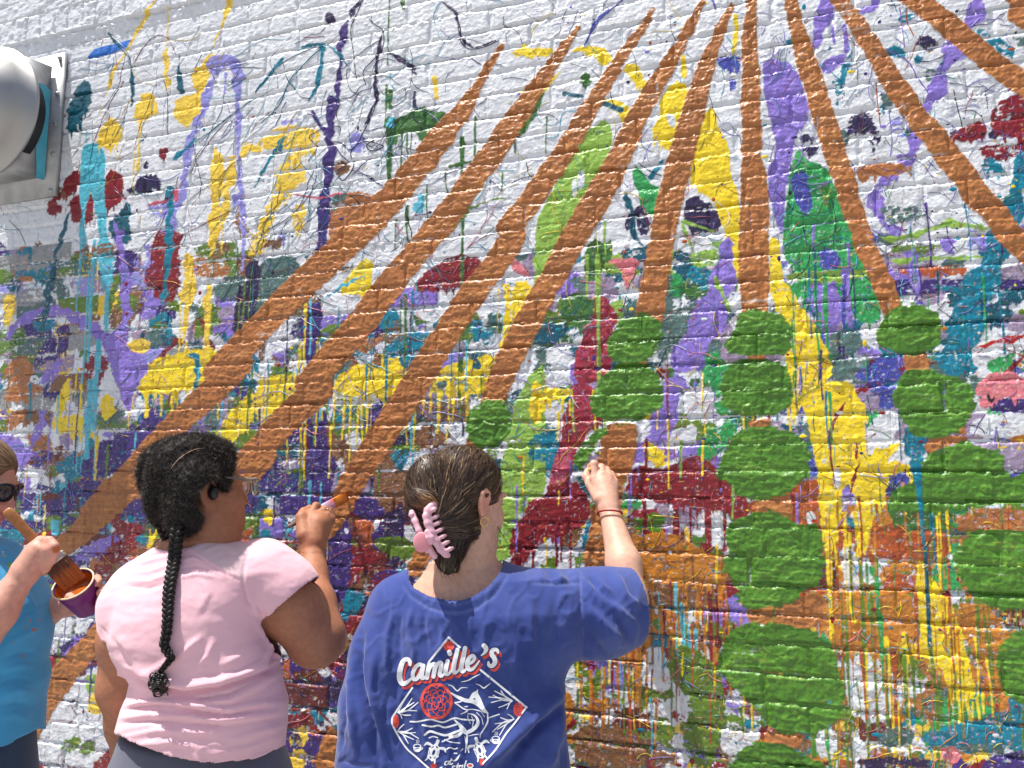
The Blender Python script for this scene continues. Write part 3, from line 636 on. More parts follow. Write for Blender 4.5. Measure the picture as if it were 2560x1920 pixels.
P('q3', 'red', [(0, 640), (60, 560), (70, 510), (150, 480), (160, 430), (320, 430), (345, 600), (250, 650), (120, 680), (40, 800), (0, 810)], amp=3, thick=.0009)
DR('q3', 'red', [(705, 500, 780, 32), (735, 640, 840, 18), (770, 520, 700, 14), (845, 500, 1210, 28), (915, 520, 710, 18), (570, 490, 850, 24), (190, 640, 780, 18), (215, 640, 760, 14), (255, 640, 790, 14), (95, 680, 790, 20), (800, 520, 620, 12), (660, 970, 1080, 16)])
P('q3', 'ochre', [(490, 660), (700, 640), (830, 720), (900, 740), (970, 860), (560, 850), (540, 700)], amp=4, dry=.06); DR('q3', 'ochre', [(580, 850, 930, 26), (610, 850, 960, 20), (710, 850, 1010, 22), (755, 850, 1180, 20), (800, 850, 1160, 18), (890, 850, 960, 40), (915, 850, 1040, 16), (540, 1050, 1400, 34), (505, 1080, 1360, 20), (395, 1230, 1659, 22), (340, 1240, 1640, 20), (455, 1180, 1440, 20), (300, 1260, 1400, 16), (830, 1050, 1250, 14)])
DR('q3', 'rust', [(525, 1100, 1420, 12), (350, 1300, 1500, 10)]); DR('q3', 'cyan', [(735, 950, 1180, 20), (760, 1050, 1230, 26), (795, 1060, 1240, 14)]); P('q3', 'cyan', [(720, 960), (745, 950), (800, 1230), (760, 1240)], dry=.3)
P('q3', 'white', [(590, 1120), (660, 1150), (700, 1290), (640, 1330), (560, 1290)], amp=5, dry=.15); P('q3', 'white', [(860, 1480), (1000, 1450), (1050, 1560), (940, 1620)], amp=5, dry=.3); P('q3', 'white', [(1310, 1500), (1420, 1490), (1400, 1610), (1310, 1600)], amp=5, dry=.1); P('q3', 'white', [(1420, 1170), (1640, 1180), (1660, 1450), (1480, 1470), (1440, 1300)], amp=6, dry=.15)
P('q3', 'maroon', [(420, 1420), (540, 1370), (640, 1480), (600, 1510), (480, 1480)], amp=6, dry=.25); P('q3', 'brown', [(280, 1450), (470, 1470), (600, 1540), (720, 1600), (700, 1659), (270, 1659)], amp=7, dry=.35); P('q3', 'crim', [(680, 1400), (760, 1430), (720, 1470)], dry=.4)
P('q3', 'olive', [(680, 1130), (760, 1120), (900, 1200), (930, 1400), (880, 1600), (800, 1659), (720, 1500), (790, 1380), (700, 1280)], amp=6, dry=.12); P('q3', 'olive', [(600, 1030), (650, 1000), (640, 1070)], dry=.2)
# right
P('q2', 'lav', [(1080, 290), (1110, 255), (1220, 280), (1270, 420), (1290, 510), (1240, 560), (1210, 640), (1190, 760), (1180, 850), (1170, 1040), (1120, 900), (1100, 740), (1150, 680), (1130, 560), (1100, 450), (1085, 380)], amp=2)
S('q2', 'lav', [(1350, 10, 70), (1335, 110, 60), (1310, 210, 50)], dry=.05); P('q2', 'lav', [(1330, 270), (1450, 225), (1440, 265), (1400, 300), (1350, 335)], amp=2); S('q2', 'lav', [(1385, 120, 20), (1390, 190, 16)]); S('q2', 'lav', [(1435, 120, 26), (1445, 220, 30)]); S('q2', 'lav', [(1490, 60, 16), (1550, 45, 34), (1590, 0, 40)])
S('q2', 'lav', [(2020, 10, 60), (1980, 90, 62), (1900, 230, 60), (1850, 340, 60), (1810, 420, 54), (1780, 480, 36)], amp=3, dry=.05); S('q2', 'lav', [(1735, 560, 46), (1745, 620, 52), (1710, 690, 44), (1640, 750, 46), (1590, 800, 40), (1560, 880, 60), (1620, 980, 40), (1700, 1010, 24)], amp=3, dry=.1)
P('q2', 'teal', [(1385, 330), (1440, 250), (1480, 210), (1465, 300), (1430, 430), (1390, 460)], amp=6, dry=.4); P('q2', 'teal', [(1700, 40), (1760, 20), (1740, 100), (1640, 110)], dry=.55); P('q2', 'teal', [(1990, 130), (2080, 150), (2180, 220), (2150, 260), (2050, 190)], dry=.5)
P('q2', 'dpurp', [(1470, 480), (1540, 470), (1570, 560), (1620, 600), (1560, 640), (1500, 600), (1440, 590)], amp=7, dry=.4); P('q2', 'dpurp', [(1230, 560), (1300, 570), (1330, 660), (1270, 690)], amp=6, dry=.35)
P('q2', 'red', [(1885, 600), (1960, 545), (2035, 520), (2052, 590), (1960, 620)], amp=2); P('q2', 'red', [(2070, 480), (2120, 425), (2212, 400), (2260, 400), (2260, 620), (2120, 600), (2070, 560)], amp=4, dry=.06); P('q2', 'red', [(1960, 640), (2230, 610), (2230, 670), (2090, 690)], amp=5, dry=.5); P('q2', 'dpurp', [(2140, 385), (2170, 390), (2160, 410)])
P('q2', 'orange', [(1475, 720), (1560, 705), (1720, 720), (1720, 750), (1560, 760), (1500, 800)], dry=.1)
P('q2', 'emer', [(1240, 640), (1260, 700), (1360, 720), (1380, 780), (1430, 860), (1480, 1000), (1510, 1100), (1560, 1240), (1600, 1340), (1580, 1400), (1480, 1390), (1440, 1300), (1380, 1190), (1180, 1170), (1170, 1000), (1190, 850), (1200, 740)], amp=3)
P('q2', 'vblue', [(1205, 760), (1270, 750), (1300, 900), (1260, 930), (1215, 850)], amp=5, dry=.1); P('q2', 'vblue', [(1330, 1060), (1420, 1100), (1400, 1180), (1340, 1180)], amp=5, dry=.15); P('q2', 'olive', [(1320, 780), (1380, 800), (1400, 880), (1340, 900)], dry=.4); P('q2', 'lime', [(1180, 1180), (1530, 1165), (1545, 1190), (1400, 1225), (1190, 1215)], amp=2, dry=.05)
DR('q2', 'lav', [(1440, 1180, 1500, 34), (1300, 980, 1060, 14), (1450, 1060, 1180, 16)]); DR('q2', 'vblue', [(1430, 1240, 1480, 22)]); DR('q2', 'emer', [(1255, 1200, 1500, 16), (1312, 1190, 1400, 20), (1352, 1190, 1560, 24), (1330, 1360, 1600, 12)]); S('q2', 'teal', [(1445, 1400, 24), (1460, 1480, 20), (1480, 1560, 14)])
P('q2', 'slate', [(1380, 1430), (1500, 1420), (1520, 1500), (1420, 1560), (1380, 1520)], amp=5, dry=.2); P('q2', 'slate', [(1560, 880), (1800, 900), (1790, 960), (1600, 980)], amp=6, dry=.55); S('q2', 'lime', [(1590, 1030, 20), (1650, 1040, 26), (1750, 1010, 24), (1850, 975, 26), (1960, 975, 26), (2060, 990, 24)], amp=2, dry=.05); P('q2', 'olive', [(1620, 1060), (1850, 1050), (1800, 1100), (1640, 1100)], amp=5, dry=.45); S('q2', 'lime', [(1640, 1130, 26), (1800, 1120, 14), (2050, 1110, 24)], amp=2, dry=.1)
P('q2', 'rust', [(1670, 1160), (1960, 1150), (1940, 1190), (1690, 1200)], amp=4, dry=.45); S('q2', 'lav', [(1740, 1060, 16), (1735, 1150, 44), (1750, 1300, 30)], dry=.05)
S('q2', 'teal', [(2215, 640, 40), (2195, 760, 70), (2170, 880, 80), (2130, 1000, 90), (2090, 1090, 90), (2060, 1180, 110), (2010, 1280, 130), (1960, 1400, 130), (1920, 1520, 120), (1900, 1600, 90)], amp=3, thick=.0009); DR('q2', 'teal', [(2095, 1200, 1530, 14)]); S('q2', 'teal', [(1820, 1240, 14), (1930, 1260, 30), (2000, 1240, 30)], dry=.1)
S('c8', 'red', [(520, 910, 30), (620, 860, 34), (760, 790, 30), (900, 720, 24), (1080, 690, 24)], amp=1); S('c8', 'scarlet', [(1340, 600, 20), (1480, 560, 24), (1560, 540, 44), (1659, 520, 40)], amp=1); S('c8', 'red', [(1350, 890, 10), (1500, 790, 24), (1659, 650, 18)]); S('c8', 'red', [(670, 1170, 8), (780, 1080, 20), (880, 1060, 10)])
P('c8', 'pink', [(1330, 840), (1430, 770), (1659, 760), (1659, 930), (1560, 900), (1450, 940), (1390, 1000), (1350, 900)], amp=3); P('c8', 'ink', [(1410, 900), (1480, 880), (1440, 950)], dry=.1); P('c8', 'vblue', [(620, 720), (850, 640), (840, 800), (800, 1000), (730, 1000), (720, 840), (560, 800)], amp=5, dry=.2); P('c8', 'white', [(720, 1000), (870, 1000), (840, 1160), (700, 1180)], amp=4, dry=.2); P('c8', 'white', [(1330, 1050), (1659, 1000), (1659, 1180), (1300, 1170)], amp=5, dry=.2)
S('c8', 'pyel', [(1480, 1180, 14), (1490, 1240, 12), (1540, 1240, 10)]); S('c8', 'pyel', [(1610, 1190, 12), (1650, 1190, 12), (1615, 1250, 12), (1659, 1250, 14)])
P('q3', 'rust', [(1340, 620), (1500, 640), (1700, 590), (1900, 650), (1890, 760), (1550, 750), (1350, 720)], amp=4, dry=.05); P('q3', 'ochre', [(1340, 900), (1500, 870), (1730, 880), (1750, 1150), (1400, 1160), (1330, 1010)], amp=4, dry=.05); P('q3', 'ochre', [(1880, 950), (2100, 940), (2130, 1300), (2060, 1310), (1960, 1100)], amp=4, dry=.06); P('q3', 'orange', [(1920, 560), (2100, 525), (2250, 560), (2250, 630), (1930, 650)], amp=3); P('q3', 'rust', [(1200, 440), (1340, 400), (1400, 520), (1340, 640), (1250, 600), (1030, 560), (1020, 510)], amp=4)
P('q3', 'white', [(1860, 860), (1960, 900), (1900, 960), (1850, 930)], amp=3); P('q3', 'emer', [(1800, 790), (1900, 760), (1960, 930), (1830, 860)], amp=3, dry=.15); P('q3', 'white', [(1590, 260), (1700, 240), (1690, 330), (1600, 340)], amp=4, dry=.2); P('q3', 'vblue', [(1640, 400), (1720, 380), (1690, 470), (1640, 450)], amp=3, dry=.1); P('q3', 'dgreen', [(1620, 470), (1700, 440), (1900, 560), (1900, 640), (1640, 620)], amp=4, dry=.05); P('q3', 'white', [(1270, 560), (1300, 550), (1320, 610), (1280, 610)], amp=1); P('q3', 'scarlet', [(1290, 590), (1320, 585), (1315, 610)], amp=1)
P('q3', 'white', [(1420, 690), (1490, 700), (1520, 890), (1430, 880)], amp=4, dry=.12); P('q3', 'sky', [(1440, 780), (1520, 780), (1510, 870)], dry=.5)
P('q2', 'yellow', [(1110, 1000), (1160, 1060), (1165, 1200), (1240, 1310), (1310, 1410), (1350, 1500), (1395, 1662), (1190, 1662), (1185, 1530), (1215, 1440), (1130, 1340), (1110, 1200)], amp=3)
P('q3', 'yellow', [(1195, -4), (1390, -4), (1470, 0), (1485, 60), (1535, 110), (1530, 200), (1540, 330), (1580, 270), (1625, 340), (1605, 560), (1545, 560), (1535, 745), (1490, 700), (1500, 520), (1445, 400), (1415, 560), (1400, 700), (1350, 745), (1330, 560), (1320, 360), (1285, 200), (1270, 100), (1250, 60), (1225, 160), (1205, 60)], amp=3)
S('q3', 'yellow', [(1590, 330, 40), (1640, 280, 26), (1680, 250, 12)]); S('q3', 'yellow', [(1620, 360, 60), (1700, 360, 34), (1735, 400, 12)]); P('q3', 'white', [(1390, 370), (1415, 360), (1420, 440), (1390, 450)], amp=2); P('q3', 'white', [(1335, 330), (1360, 320), (1350, 350)], amp=1)
S('q3', 'red', [(1440, 80, 6), (1395, 150, 20), (1370, 220, 12), (1380, 350, 10), (1395, 440, 6)], amp=1); S('q3', 'red', [(1488, 260, 8), (1486, 320, 14)], amp=1); S('q3', 'red', [(1500, 340, 6), (1470, 420, 14), (1460, 480, 6)], amp=1)
P('q3', 'yellow', [(1750, 760), (1780, 770), (1790, 830), (1880, 900), (1920, 1010), (1970, 1180), (2005, 1340), (1930, 1390), (1870, 1290), (1850, 1200), (1700, 1170), (1650, 1110), (1750, 1130), (1770, 1060), (1740, 960)], amp=3)
DR('q3', 'yellow', [(1935, 1370, 1530, 26), (1965, 1370, 1510, 16), (1985, 1360, 1460, 14), (2005, 1360, 1490, 16), (2030, 1340, 1420, 14), (1365, 700, 1100, 26), (1455, 650, 1000, 18), (1500, 690, 900, 12), (1690, 1080, 1659, 20), (1620, 1100, 1659, 20), (1240, 880, 1010, 14), (1480, 560, 740, 20), (1440, 560, 700, 16)])
DR('q3', 'olive', [(1415, 900, 1659, 16), (1440, 1000, 1659, 14), (1500, 760, 1659, 22), (1550, 900, 1480, 20), (1605, 1150, 1659, 22), (1695, 1150, 1659, 18), (1385, 1080, 1659, 12), (1300, 900, 1020, 16), (2005, 960, 1180, 18), (2040, 1000, 1300, 14), (1840, 1250, 1659, 16), (1720, 1160, 1420, 14)]); DR('q3', 'emer', [(1575, 760, 1200, 24), (1590, 1000, 1320, 16), (1530, 780, 1000, 14), (1365, 1480, 1659, 20)])
DR('q3', 'rust', [(1880, 760, 1240, 16), (1510, 1150, 1440, 18), (1645, 1160, 1480, 24), (1740, 900, 1180, 16)]); DR('q3', 'orange', [(1560, 1040, 1240, 14), (2080, 1300, 1450, 14)])
S('q3', 'teal', [(1690, 190, 20), (1730, 240, 70), (1745, 300, 80), (1750, 380, 44), (1760, 470, 22), (1770, 620, 18), (1785, 760, 18)], amp=1.5, thick=.001); S('q3', 'dteal', [(1785, 740, 18), (1797, 1000, 20), (1805, 1150, 18)], amp=.6, thick=.001); S('q3', 'olive', [(1805, 1140, 16), (1832, 1330, 14), (1840, 1659, 14)], amp=.6, thick=.001); DR('q3', 'teal', [(1812, 480, 820, 16)])
P('q3', 'slate', [(1560, 1500), (1720, 1470), (1745, 1550), (1600, 1580)], amp=5, dry=.2); P('q3', 'teal', [(1740, 1530), (1880, 1480), (2040, 1430), (2250, 1390), (2250, 1580), (2000, 1540), (1900, 1570)], amp=6, dry=.15); P('q3', 'purp', [(2030, 1630), (2110, 1600), (2250, 1580), (2250, 1670), (2020, 1670)], amp=4, dry=.1); P('q3', 'pink', [(1850, 1560), (1930, 1580), (1920, 1640), (1870, 1620)], amp=4, dry=.1); P('q3', 'dpurp', [(1480, 1600), (1800, 1610), (1800, 1665), (1480, 1665)], amp=5, dry=.4)
P('q3', 'pink', [(2000, 0), (2212, 0), (2240, 60), (2100, 60), (2040, 30)], amp=3, dry=.05)
# streaks that ran down the lower half, in every colour
for box, n, cols in [((1420, 1350, 2060, 1750), 90, 'ochre ochre rust red olive yellow cyan brown'.split()), ((2030, 1150, 2560, 1780), 110, 'yellow ochre olive rust yellow orange olive ochre'.split()), ((1280, 900, 2000, 1350), 50, 'red lime yellow lav red yellow'.split()),
                     ((2560, 900, 3100, 2000), 50, 'yellow ochre olive rust teal'.split()), ((-500, 800, 0, 1900), 50, 'purp cyan yellow lav teal'.split()), ((60, 900, 860, 1700), 90, 'purp cyan teal lav yellow red olive'.split()), ((640, 700, 1260, 1150), 50, 'yellow teal olive dpurp cyan'.split()), ((1850, 500, 2560, 1100), 40, 'emer teal lav dteal purp'.split())]:
    for _ in range(n):
        y0 = rr.uniform(box[1], box[3]); ox_ = rr.uniform(box[0], box[2])
        DR('p', cols[rr.integers(len(cols))], [(ox_, y0, y0 + rr.uniform(30, 190), rr.uniform(2.5, 8))])
# confetti of old specks that shows through everywhere
def flecks(u_s, v_s, thr, t, names, strength):
    n1 = vnoise(UU / u_s + 31.7, VV / v_s + 11.3, t); n2 = vnoise(UU / (u_s * 2.3) + 5, VV / (v_s * 2.3) + 77, (t + 3) % 8)
    zone = np.clip((PY - 380 + 200 * N_BIG) / 420, 0.0, 1.0) * np.clip((3200 - PX) / 200, 0, 1) * np.clip((PX + 620) / 200, 0, 1) + np.clip((PX - 1750) / 300, 0, .7)
    m = np.clip((n1 - thr + 0.16 * np.clip(zone, 0, 1.3) - 0.10) / 0.10, 0, 1) * np.clip(zone * 1.5, 0, 1) * strength
    k = ((n2 * .5 + .5) * 2.2 * len(names)).astype(int) % len(names)
    pal_ = np.array([PAL[c] for c in names], np.float32)
    IMG[:] = IMG * (1 - m[..., None]) + pal_[k] * m[..., None]


flecks(.0062, .0050, .74, 2, 'white purp white lav pyel white teal red white olive'.split(), .28)
flecks(.0044, .0110, .78, 5, 'dpurp white ochre plav teal white crim dgreen'.split(), .5)
flecks(.0120, .0042, .80, 1, 'white yellow white cyan maroon white lav'.split(), .5)
# last coats: the sunflower stems and leaves the painters are working on
ORG = dict(amp=2.0, thick=.0008, top=True)
S('c2', 'orange', [(1600, 295, 34), (1510, 440, 75), (1440, 560, 85), (1350, 720, 150), (1230, 860, 190), (1110, 1020, 200), (970, 1190, 215), (860, 1310, 225), (700, 1450, 235), (560, 1600, 240)], **ORG)
S('q1', 'orange', [(1620, 950, 150), (1420, 1130, 152), (1250, 1290, 150), (1080, 1470, 150), (940, 1610, 145)], **ORG)
S('c5', 'orange', [(1560, 700, 215), (1380, 880, 205), (1180, 1060, 195), (1010, 1230, 190), (880, 1380, 185), (720, 1540, 185), (600, 1670, 185)], **ORG); S('L', 'orange', [(640, 280, 140), (500, 410, 140), (400, 500, 135), (310, 570, 120), (230, 650, 100)], **ORG)
S('q2', 'orange', [(290, 122, 26), (230, 205, 52), (170, 290, 62), (110, 380, 80), (50, 470, 100), (0, 545, 112), (-50, 625, 120)], **ORG); S('q1', 'orange', [(2190, 590, 118), (2060, 760, 130), (1950, 920, 135), (1830, 1060, 140), (1700, 1220, 148), (1560, 1400, 150), (1440, 1540, 150), (1340, 1659, 150)], **ORG)
S('c6', 'orange', [(420, 860, 225), (250, 1010, 225), (90, 1180, 225), (-40, 1330, 220)], **ORG); S('p', 'orange', [(660, 1140, 86), (560, 1250, 85), (400, 1440, 80), (250, 1590, 76)], **ORG); S('L', 'orange', [(520, 990, 130), (440, 1070, 140), (330, 1190, 150), (240, 1310, 150), (170, 1440, 140), (100, 1570, 130), (40, 1680, 120)], **ORG)
S('q2', 'orange', [(612, 42, 20), (575, 110, 36), (520, 185, 48), (460, 270, 58), (400, 370, 75), (330, 480, 86), (270, 590, 95), (200, 700, 104), (130, 800, 110), (60, 900, 115), (-10, 990, 122)], **ORG)
S('c6', 'orange', [(1680, -130, 195), (1600, 0, 200), (1400, 260, 210), (1290, 430, 210), (1190, 580, 220), (1080, 770, 220), (960, 950, 220), (850, 1120, 220), (740, 1300, 218), (630, 1460, 205), (570, 1590, 190)], **ORG)
S('p', 'orange', [(865, 1250, 72), (820, 1320, 62), (745, 1420, 50)], amp=4, dry=.12, thick=.0012, top=True); P('P', 'orange', [(1225, 1420), (1160, 1520), (1110, 1665), (1240, 1665)], amp=3, dry=.1, top=True)
S('q2', 'orange', [(822, 18, 30), (770, 115, 54), (720, 205, 62), (660, 310, 80), (590, 430, 96), (540, 520, 106), (490, 640, 110), (440, 740, 120), (380, 850, 125), (310, 960, 125), (250, 1060, 120), (180, 1200, 120), (110, 1320, 125), (40, 1450, 130), (-10, 1560, 132)], **ORG)
S('p', 'orange', [(1275, 900, 76), (1250, 960, 76), (1200, 1090, 60), (1090, 1340, 56), (1040, 1420, 54)], **ORG)
S('q2', 'orange', [(950, 25, 22), (905, 125, 48), (862, 230, 68), (830, 320, 90), (800, 430, 104), (765, 560, 115), (730, 680, 118), (700, 800, 125), (670, 920, 125), (650, 1040, 125), (630, 1150, 125), (610, 1250, 128), (600, 1340, 140), (580, 1430, 120), (530, 1570, 110)], **ORG)
P('q3', 'orange', [(390, 175), (545, 160), (540, 280), (515, 380), (470, 470), (480, 560), (430, 820), (300, 820), (340, 600), (380, 330)], amp=2, thick=.001, top=True)
S('q2', 'orange', [(1035, -10, 40), (1030, 100, 66), (1025, 200, 74), (1035, 320, 88), (1030, 450, 94), (1035, 560, 95), (1035, 690, 98), (1046, 770, 128), (1050, 900, 138), (1045, 1050, 145), (1045, 1200, 150), (1050, 1340, 128), (1060, 1560, 80)], **ORG)
P('q3', 'orange', [(1020, 160), (1110, 150), (1120, 190), (1030, 200)], top=True); P('q3', 'orange', [(1040, 500), (1200, 480), (1220, 600), (1050, 570)], top=True); P('q3', 'orange', [(1000, 960), (1230, 920), (1340, 900), (1340, 1060), (1050, 1050)], dry=.05, top=True); P('q3', 'orange', [(1090, 1490), (1270, 1500), (1230, 1570), (1100, 1560)], top=True)
S('q2', 'orange', [(1200, -10, 60), (1225, 100, 68), (1245, 180, 86), (1270, 270, 105), (1310, 380, 106), (1335, 480, 115), (1370, 580, 110), (1400, 690, 114), (1435, 770, 108), (1450, 850, 100), (1490, 960, 100), (1530, 1070, 108), (1570, 1160, 105), (1610, 1250, 110), (1640, 1340, 100)], **ORG)
S('c8', 'orange', [(920, 560, 120), (960, 700, 190), (1020, 850, 150)], amp=4, thick=.001, top=True); P('c8', 'orange', [(1010, 1210), (1150, 1170), (1270, 1160), (1280, 1200), (1160, 1230), (1040, 1290)], top=True); P('c8', 'orange', [(1200, 1120), (1280, 1090), (1270, 1180)], top=True)
S('q2', 'orange', [(1395, -20, 88), (1470, 80, 92), (1530, 170, 94), (1590, 270, 98), (1640, 360, 108), (1700, 440, 114), (1750, 520, 108), (1820, 590, 118), (1880, 680, 130), (1960, 770, 118), (2000, 840, 128), (2080, 920, 118), (2140, 1010, 120), (2260, 1120, 130)], **ORG)
S('q2', 'orange', [(1690, -40, 105), (1740, 0, 110), (1830, 70, 110), (1920, 140, 108), (1990, 210, 114), (2090, 290, 114), (2180, 350, 118), (2270, 420, 120)], **ORG); P('q2', 'orange', [(2110, -20), (2250, -20), (2250, 100), (2190, 65)], amp=2, top=True)
S('p', 'orange', [(2560, 625, 74), (2700, 750, 78), (2850, 900, 82), (3000, 1060, 86)], **ORG); S('p', 'orange', [(2570, 225, 66), (2750, 370, 70), (2950, 540, 74), (3150, 720, 78)], **ORG); S('p', 'orange', [(2540, 40, 60), (2750, 140, 64), (3000, 270, 68)], **ORG)
GRN = dict(amp=3.4, thick=.0006, top=True)
P('c6', 'green', [(1352, 1080), (1390, 990), (1480, 935), (1590, 940), (1655, 1010), (1660, 1120), (1600, 1210), (1500, 1260), (1400, 1200)], **GRN)
P('c7', 'green', [(655, 490), (720, 420), (880, 365), (960, 440), (970, 490), (950, 550), (930, 640), (850, 685), (730, 685), (635, 660), (608, 590)], **GRN)
P('c7', 'green', [(555, 860), (600, 760), (700, 705), (880, 705), (960, 790), (972, 870), (980, 960), (930, 1005), (830, 1065), (700, 1085), (560, 1045), (505, 990), (530, 900)], **GRN)
P('q2', 'green', [(915, 1490), (960, 1430), (985, 1345), (1100, 1340), (1175, 1378), (1215, 1440), (1200, 1500), (1150, 1535), (950, 1535)], **GRN); P('p', 'green', [(1808, 930), (1835, 905), (1960, 900), (1978, 965), (1977, 1000), (1960, 1032), (1860, 1038), (1808, 1018), (1800, 980)], **GRN)
P('q3', 'green', [(915, 280), (960, 210), (1080, 175), (1200, 205), (1270, 255), (1295, 310), (1275, 340), (1295, 390), (1240, 430), (1180, 480), (1060, 505), (980, 480), (950, 430), (885, 400), (905, 340)], **GRN)
P('q3', 'green', [(955, 580), (1100, 545), (1180, 570), (1240, 610), (1330, 612), (1345, 740), (1335, 860), (1250, 890), (1225, 935), (1090, 965), (980, 965), (975, 870), (920, 820), (905, 780), (945, 710), (915, 660)], **GRN)
P('q3', 'green', [(955, 1050), (1080, 1025), (1200, 1045), (1290, 1065), (1345, 1100), (1405, 1180), (1415, 1270), (1435, 1300), (1425, 1460), (1330, 1485), (1250, 1505), (1130, 1495), (1050, 1405), (960, 1310), (895, 1240), (885, 1190), (915, 1100)], **GRN)
P('q3', 'green', [(930, 1665), (945, 1630), (990, 1575), (1080, 1545), (1200, 1565), (1260, 1600), (1345, 1640), (1360, 1690), (930, 1700)], **GRN)
P('c8', 'green', [(690, 520), (720, 430), (830, 330), (960, 305), (1080, 365), (1120, 430), (1112, 560), (1060, 595), (940, 645), (830, 615), (705, 580)], **GRN); P('c8', 'green', [(805, 900), (850, 810), (900, 735), (1040, 725), (1150, 785), (1250, 785), (1335, 870), (1340, 1000), (1260, 1105), (1200, 1155), (1060, 1175), (930, 1155), (875, 1060), (825, 980)], **GRN)
P('c8', 'green', [(1000, 1330), (1060, 1270), (1150, 1235), (1280, 1205), (1370, 1240), (1510, 1280), (1530, 1340), (1480, 1360), (1550, 1400), (1580, 1450), (1700, 1370), (1700, 1610), (1400, 1610), (1200, 1640), (800, 1650), (780, 1560), (860, 1500), (960, 1470)], **GRN)
P('c10', 'green', [(1205, 250), (1280, 170), (1400, 105), (1520, 105), (1700, 150), (1700, 610), (1560, 625), (1450, 605), (1320, 545), (1240, 440), (1200, 330)], **GRN); P('c10', 'green', [(1475, 880), (1560, 775), (1700, 720), (1700, 1270), (1560, 1205), (1500, 1100), (1468, 960)], **GRN)
for x_, y_, r_ in [(2740, 1180, 80), (2760, 1380, 90), (2780, 1600, 100), (3020, 1160, 80), (3050, 1360, 90), (2560, 2080, 100), (1940, 2060, 105)]:
    P('p', 'green', [(x_ + r_ * math.cos(t) * rr.uniform(.9, 1.1), y_ + .82 * r_ * math.sin(t) * rr.uniform(.9, 1.1)) for t in np.linspace(0, 2 * np.pi, 12)[:-1]], **GRN)
P('c7', 'green', [(535, 1160), (565, 1125), (625, 1115), (605, 1170), (545, 1200), (530, 1280), (485, 1340), (460, 1410), (405, 1330), (430, 1260), (480, 1190)], amp=3, thick=.001, top=True)
S('q3', 'teal', [(1745, 360, 44), (1756, 450, 24), (1766, 560, 18)], amp=.8, thick=.001)
DR('q3', 'green', [(1130, 960, 1060, 8), (1300, 1490, 1600, 30), (990, 1400, 1500, 16)])
# impasto of the fresh coats, ridged along the brush
HGT += THK + TOP * (0.0012 * RIDGE + 0.0009 * LUMP + 0.0005 * N_MID + 0.0005 * N_FINE)
# ------------------------------------------------------------------ wall: meshes
def paint_material():
    m, nt, b = mat_base('painted_masonry')
    a = nt.nodes.new('ShaderNodeAttribute'); a.attribute_name = 'paint'
    tc = nt.nodes.new('ShaderNodeTexCoord')
    geo = nt.nodes.new('ShaderNodeNewGeometry')
    n1 = nt.nodes.new('ShaderNodeTexNoise')
    n1.inputs['Scale'].default_value = 55.0; n1.inputs['Detail'].default_value = 5.0
    mr = nt.nodes.new('ShaderNodeMapRange')
    mr.inputs['From Min'].default_value, mr.inputs['From Max'].default_value = .3, .7
    mr.inputs['To Min'].default_value, mr.inputs['To Max'].default_value = .90, 1.06
    mx = nt.nodes.new('ShaderNodeMix'); mx.data_type = 'RGBA'; mx.blend_type = 'MULTIPLY'
    mx.inputs['Factor'].default_value = 1.0
    nt.links.new(geo.outputs['Position'], n1.inputs['Vector'])
    nt.links.new(n1.outputs[0], mr.inputs['Value'])
    nt.links.new(a.outputs['Color'], mx.inputs[6]); nt.links.new(mr.outputs[0], mx.inputs[7])
    nt.links.new(mx.outputs[2], b.inputs['Base Color'])
    mr2 = nt.nodes.new('ShaderNodeMapRange')
    mr2.inputs['From Min'].default_value, mr2.inputs['From Max'].default_value = .3, .7
    mr2.inputs['To Min'].default_value, mr2.inputs['To Max'].default_value = .24, .46
    nt.links.new(n1.outputs[0], mr2.inputs['Value']); nt.links.new(mr2.outputs[0], b.inputs['Roughness'])
    b.inputs['Specular IOR Level'].default_value = 0.5
    prev = None
    for sc_, st, d in ((38, .45, .004), (120, .6, .0024), (330, .6, .0012)):
        nz = nt.nodes.new('ShaderNodeTexNoise')
        nz.inputs['Scale'].default_value = sc_; nz.inputs['Detail'].default_value = 3.0
        nt.links.new(geo.outputs['Position'], nz.inputs['Vector'])
        bp = nt.nodes.new('ShaderNodeBump')
        bp.inputs['Strength'].default_value = st; bp.inputs['Distance'].default_value = d
        nt.links.new(nz.outputs[0], bp.inputs['Height'])
        if prev is not None: nt.links.new(prev.outputs[0], bp.inputs['Normal'])
        prev = bp
    nt.links.new(prev.outputs[0], b.inputs['Normal'])
    return m


M_WALL = paint_material()
IMG = np.clip(IMG, 0.004, 0.92)
XYZ = np.stack([UU, -HGT, VV], -1).astype(np.float32).reshape(-1, 3)
RGBV = IMG.reshape(-1, 3)
wall_root = empty('painted_brick_wall', (0, 0, 0))
tag(wall_root, 'white brick wall covered in bright paint splatter, orange stripes and green dots', 'wall')
J, I = np.meshgrid(np.arange(GW - 1), np.arange(GH - 1))
fpx, fpy = PX[:-1, :-1], PY[:-1, :-1]
inframe = (fpx > -30) & (fpx < 2590) & (fpy > -30) & (fpy < 1950)
bh, bw = (GH - 1) // 4 * 4, (GW - 1) // 4 * 4
blk = inframe[:bh, :bw].reshape(bh // 4, 4, bw // 4, 4).any((1, 3))
dense = np.ones((GH - 1, GW - 1), bool)
dense[:bh, :bw] = np.repeat(np.repeat(blk, 4, 0), 4, 1)
quad = lambda i, j, s=1: np.stack([i * GW + j, i * GW + j + s, (i + s) * GW + j + s, (i + s) * GW + j], -1)


def sub_mesh(faces):
    vs_, inv = np.unique(faces.ravel(), return_inverse=True)
    return XYZ[vs_], inv.reshape(faces.shape), RGBV[vs_]


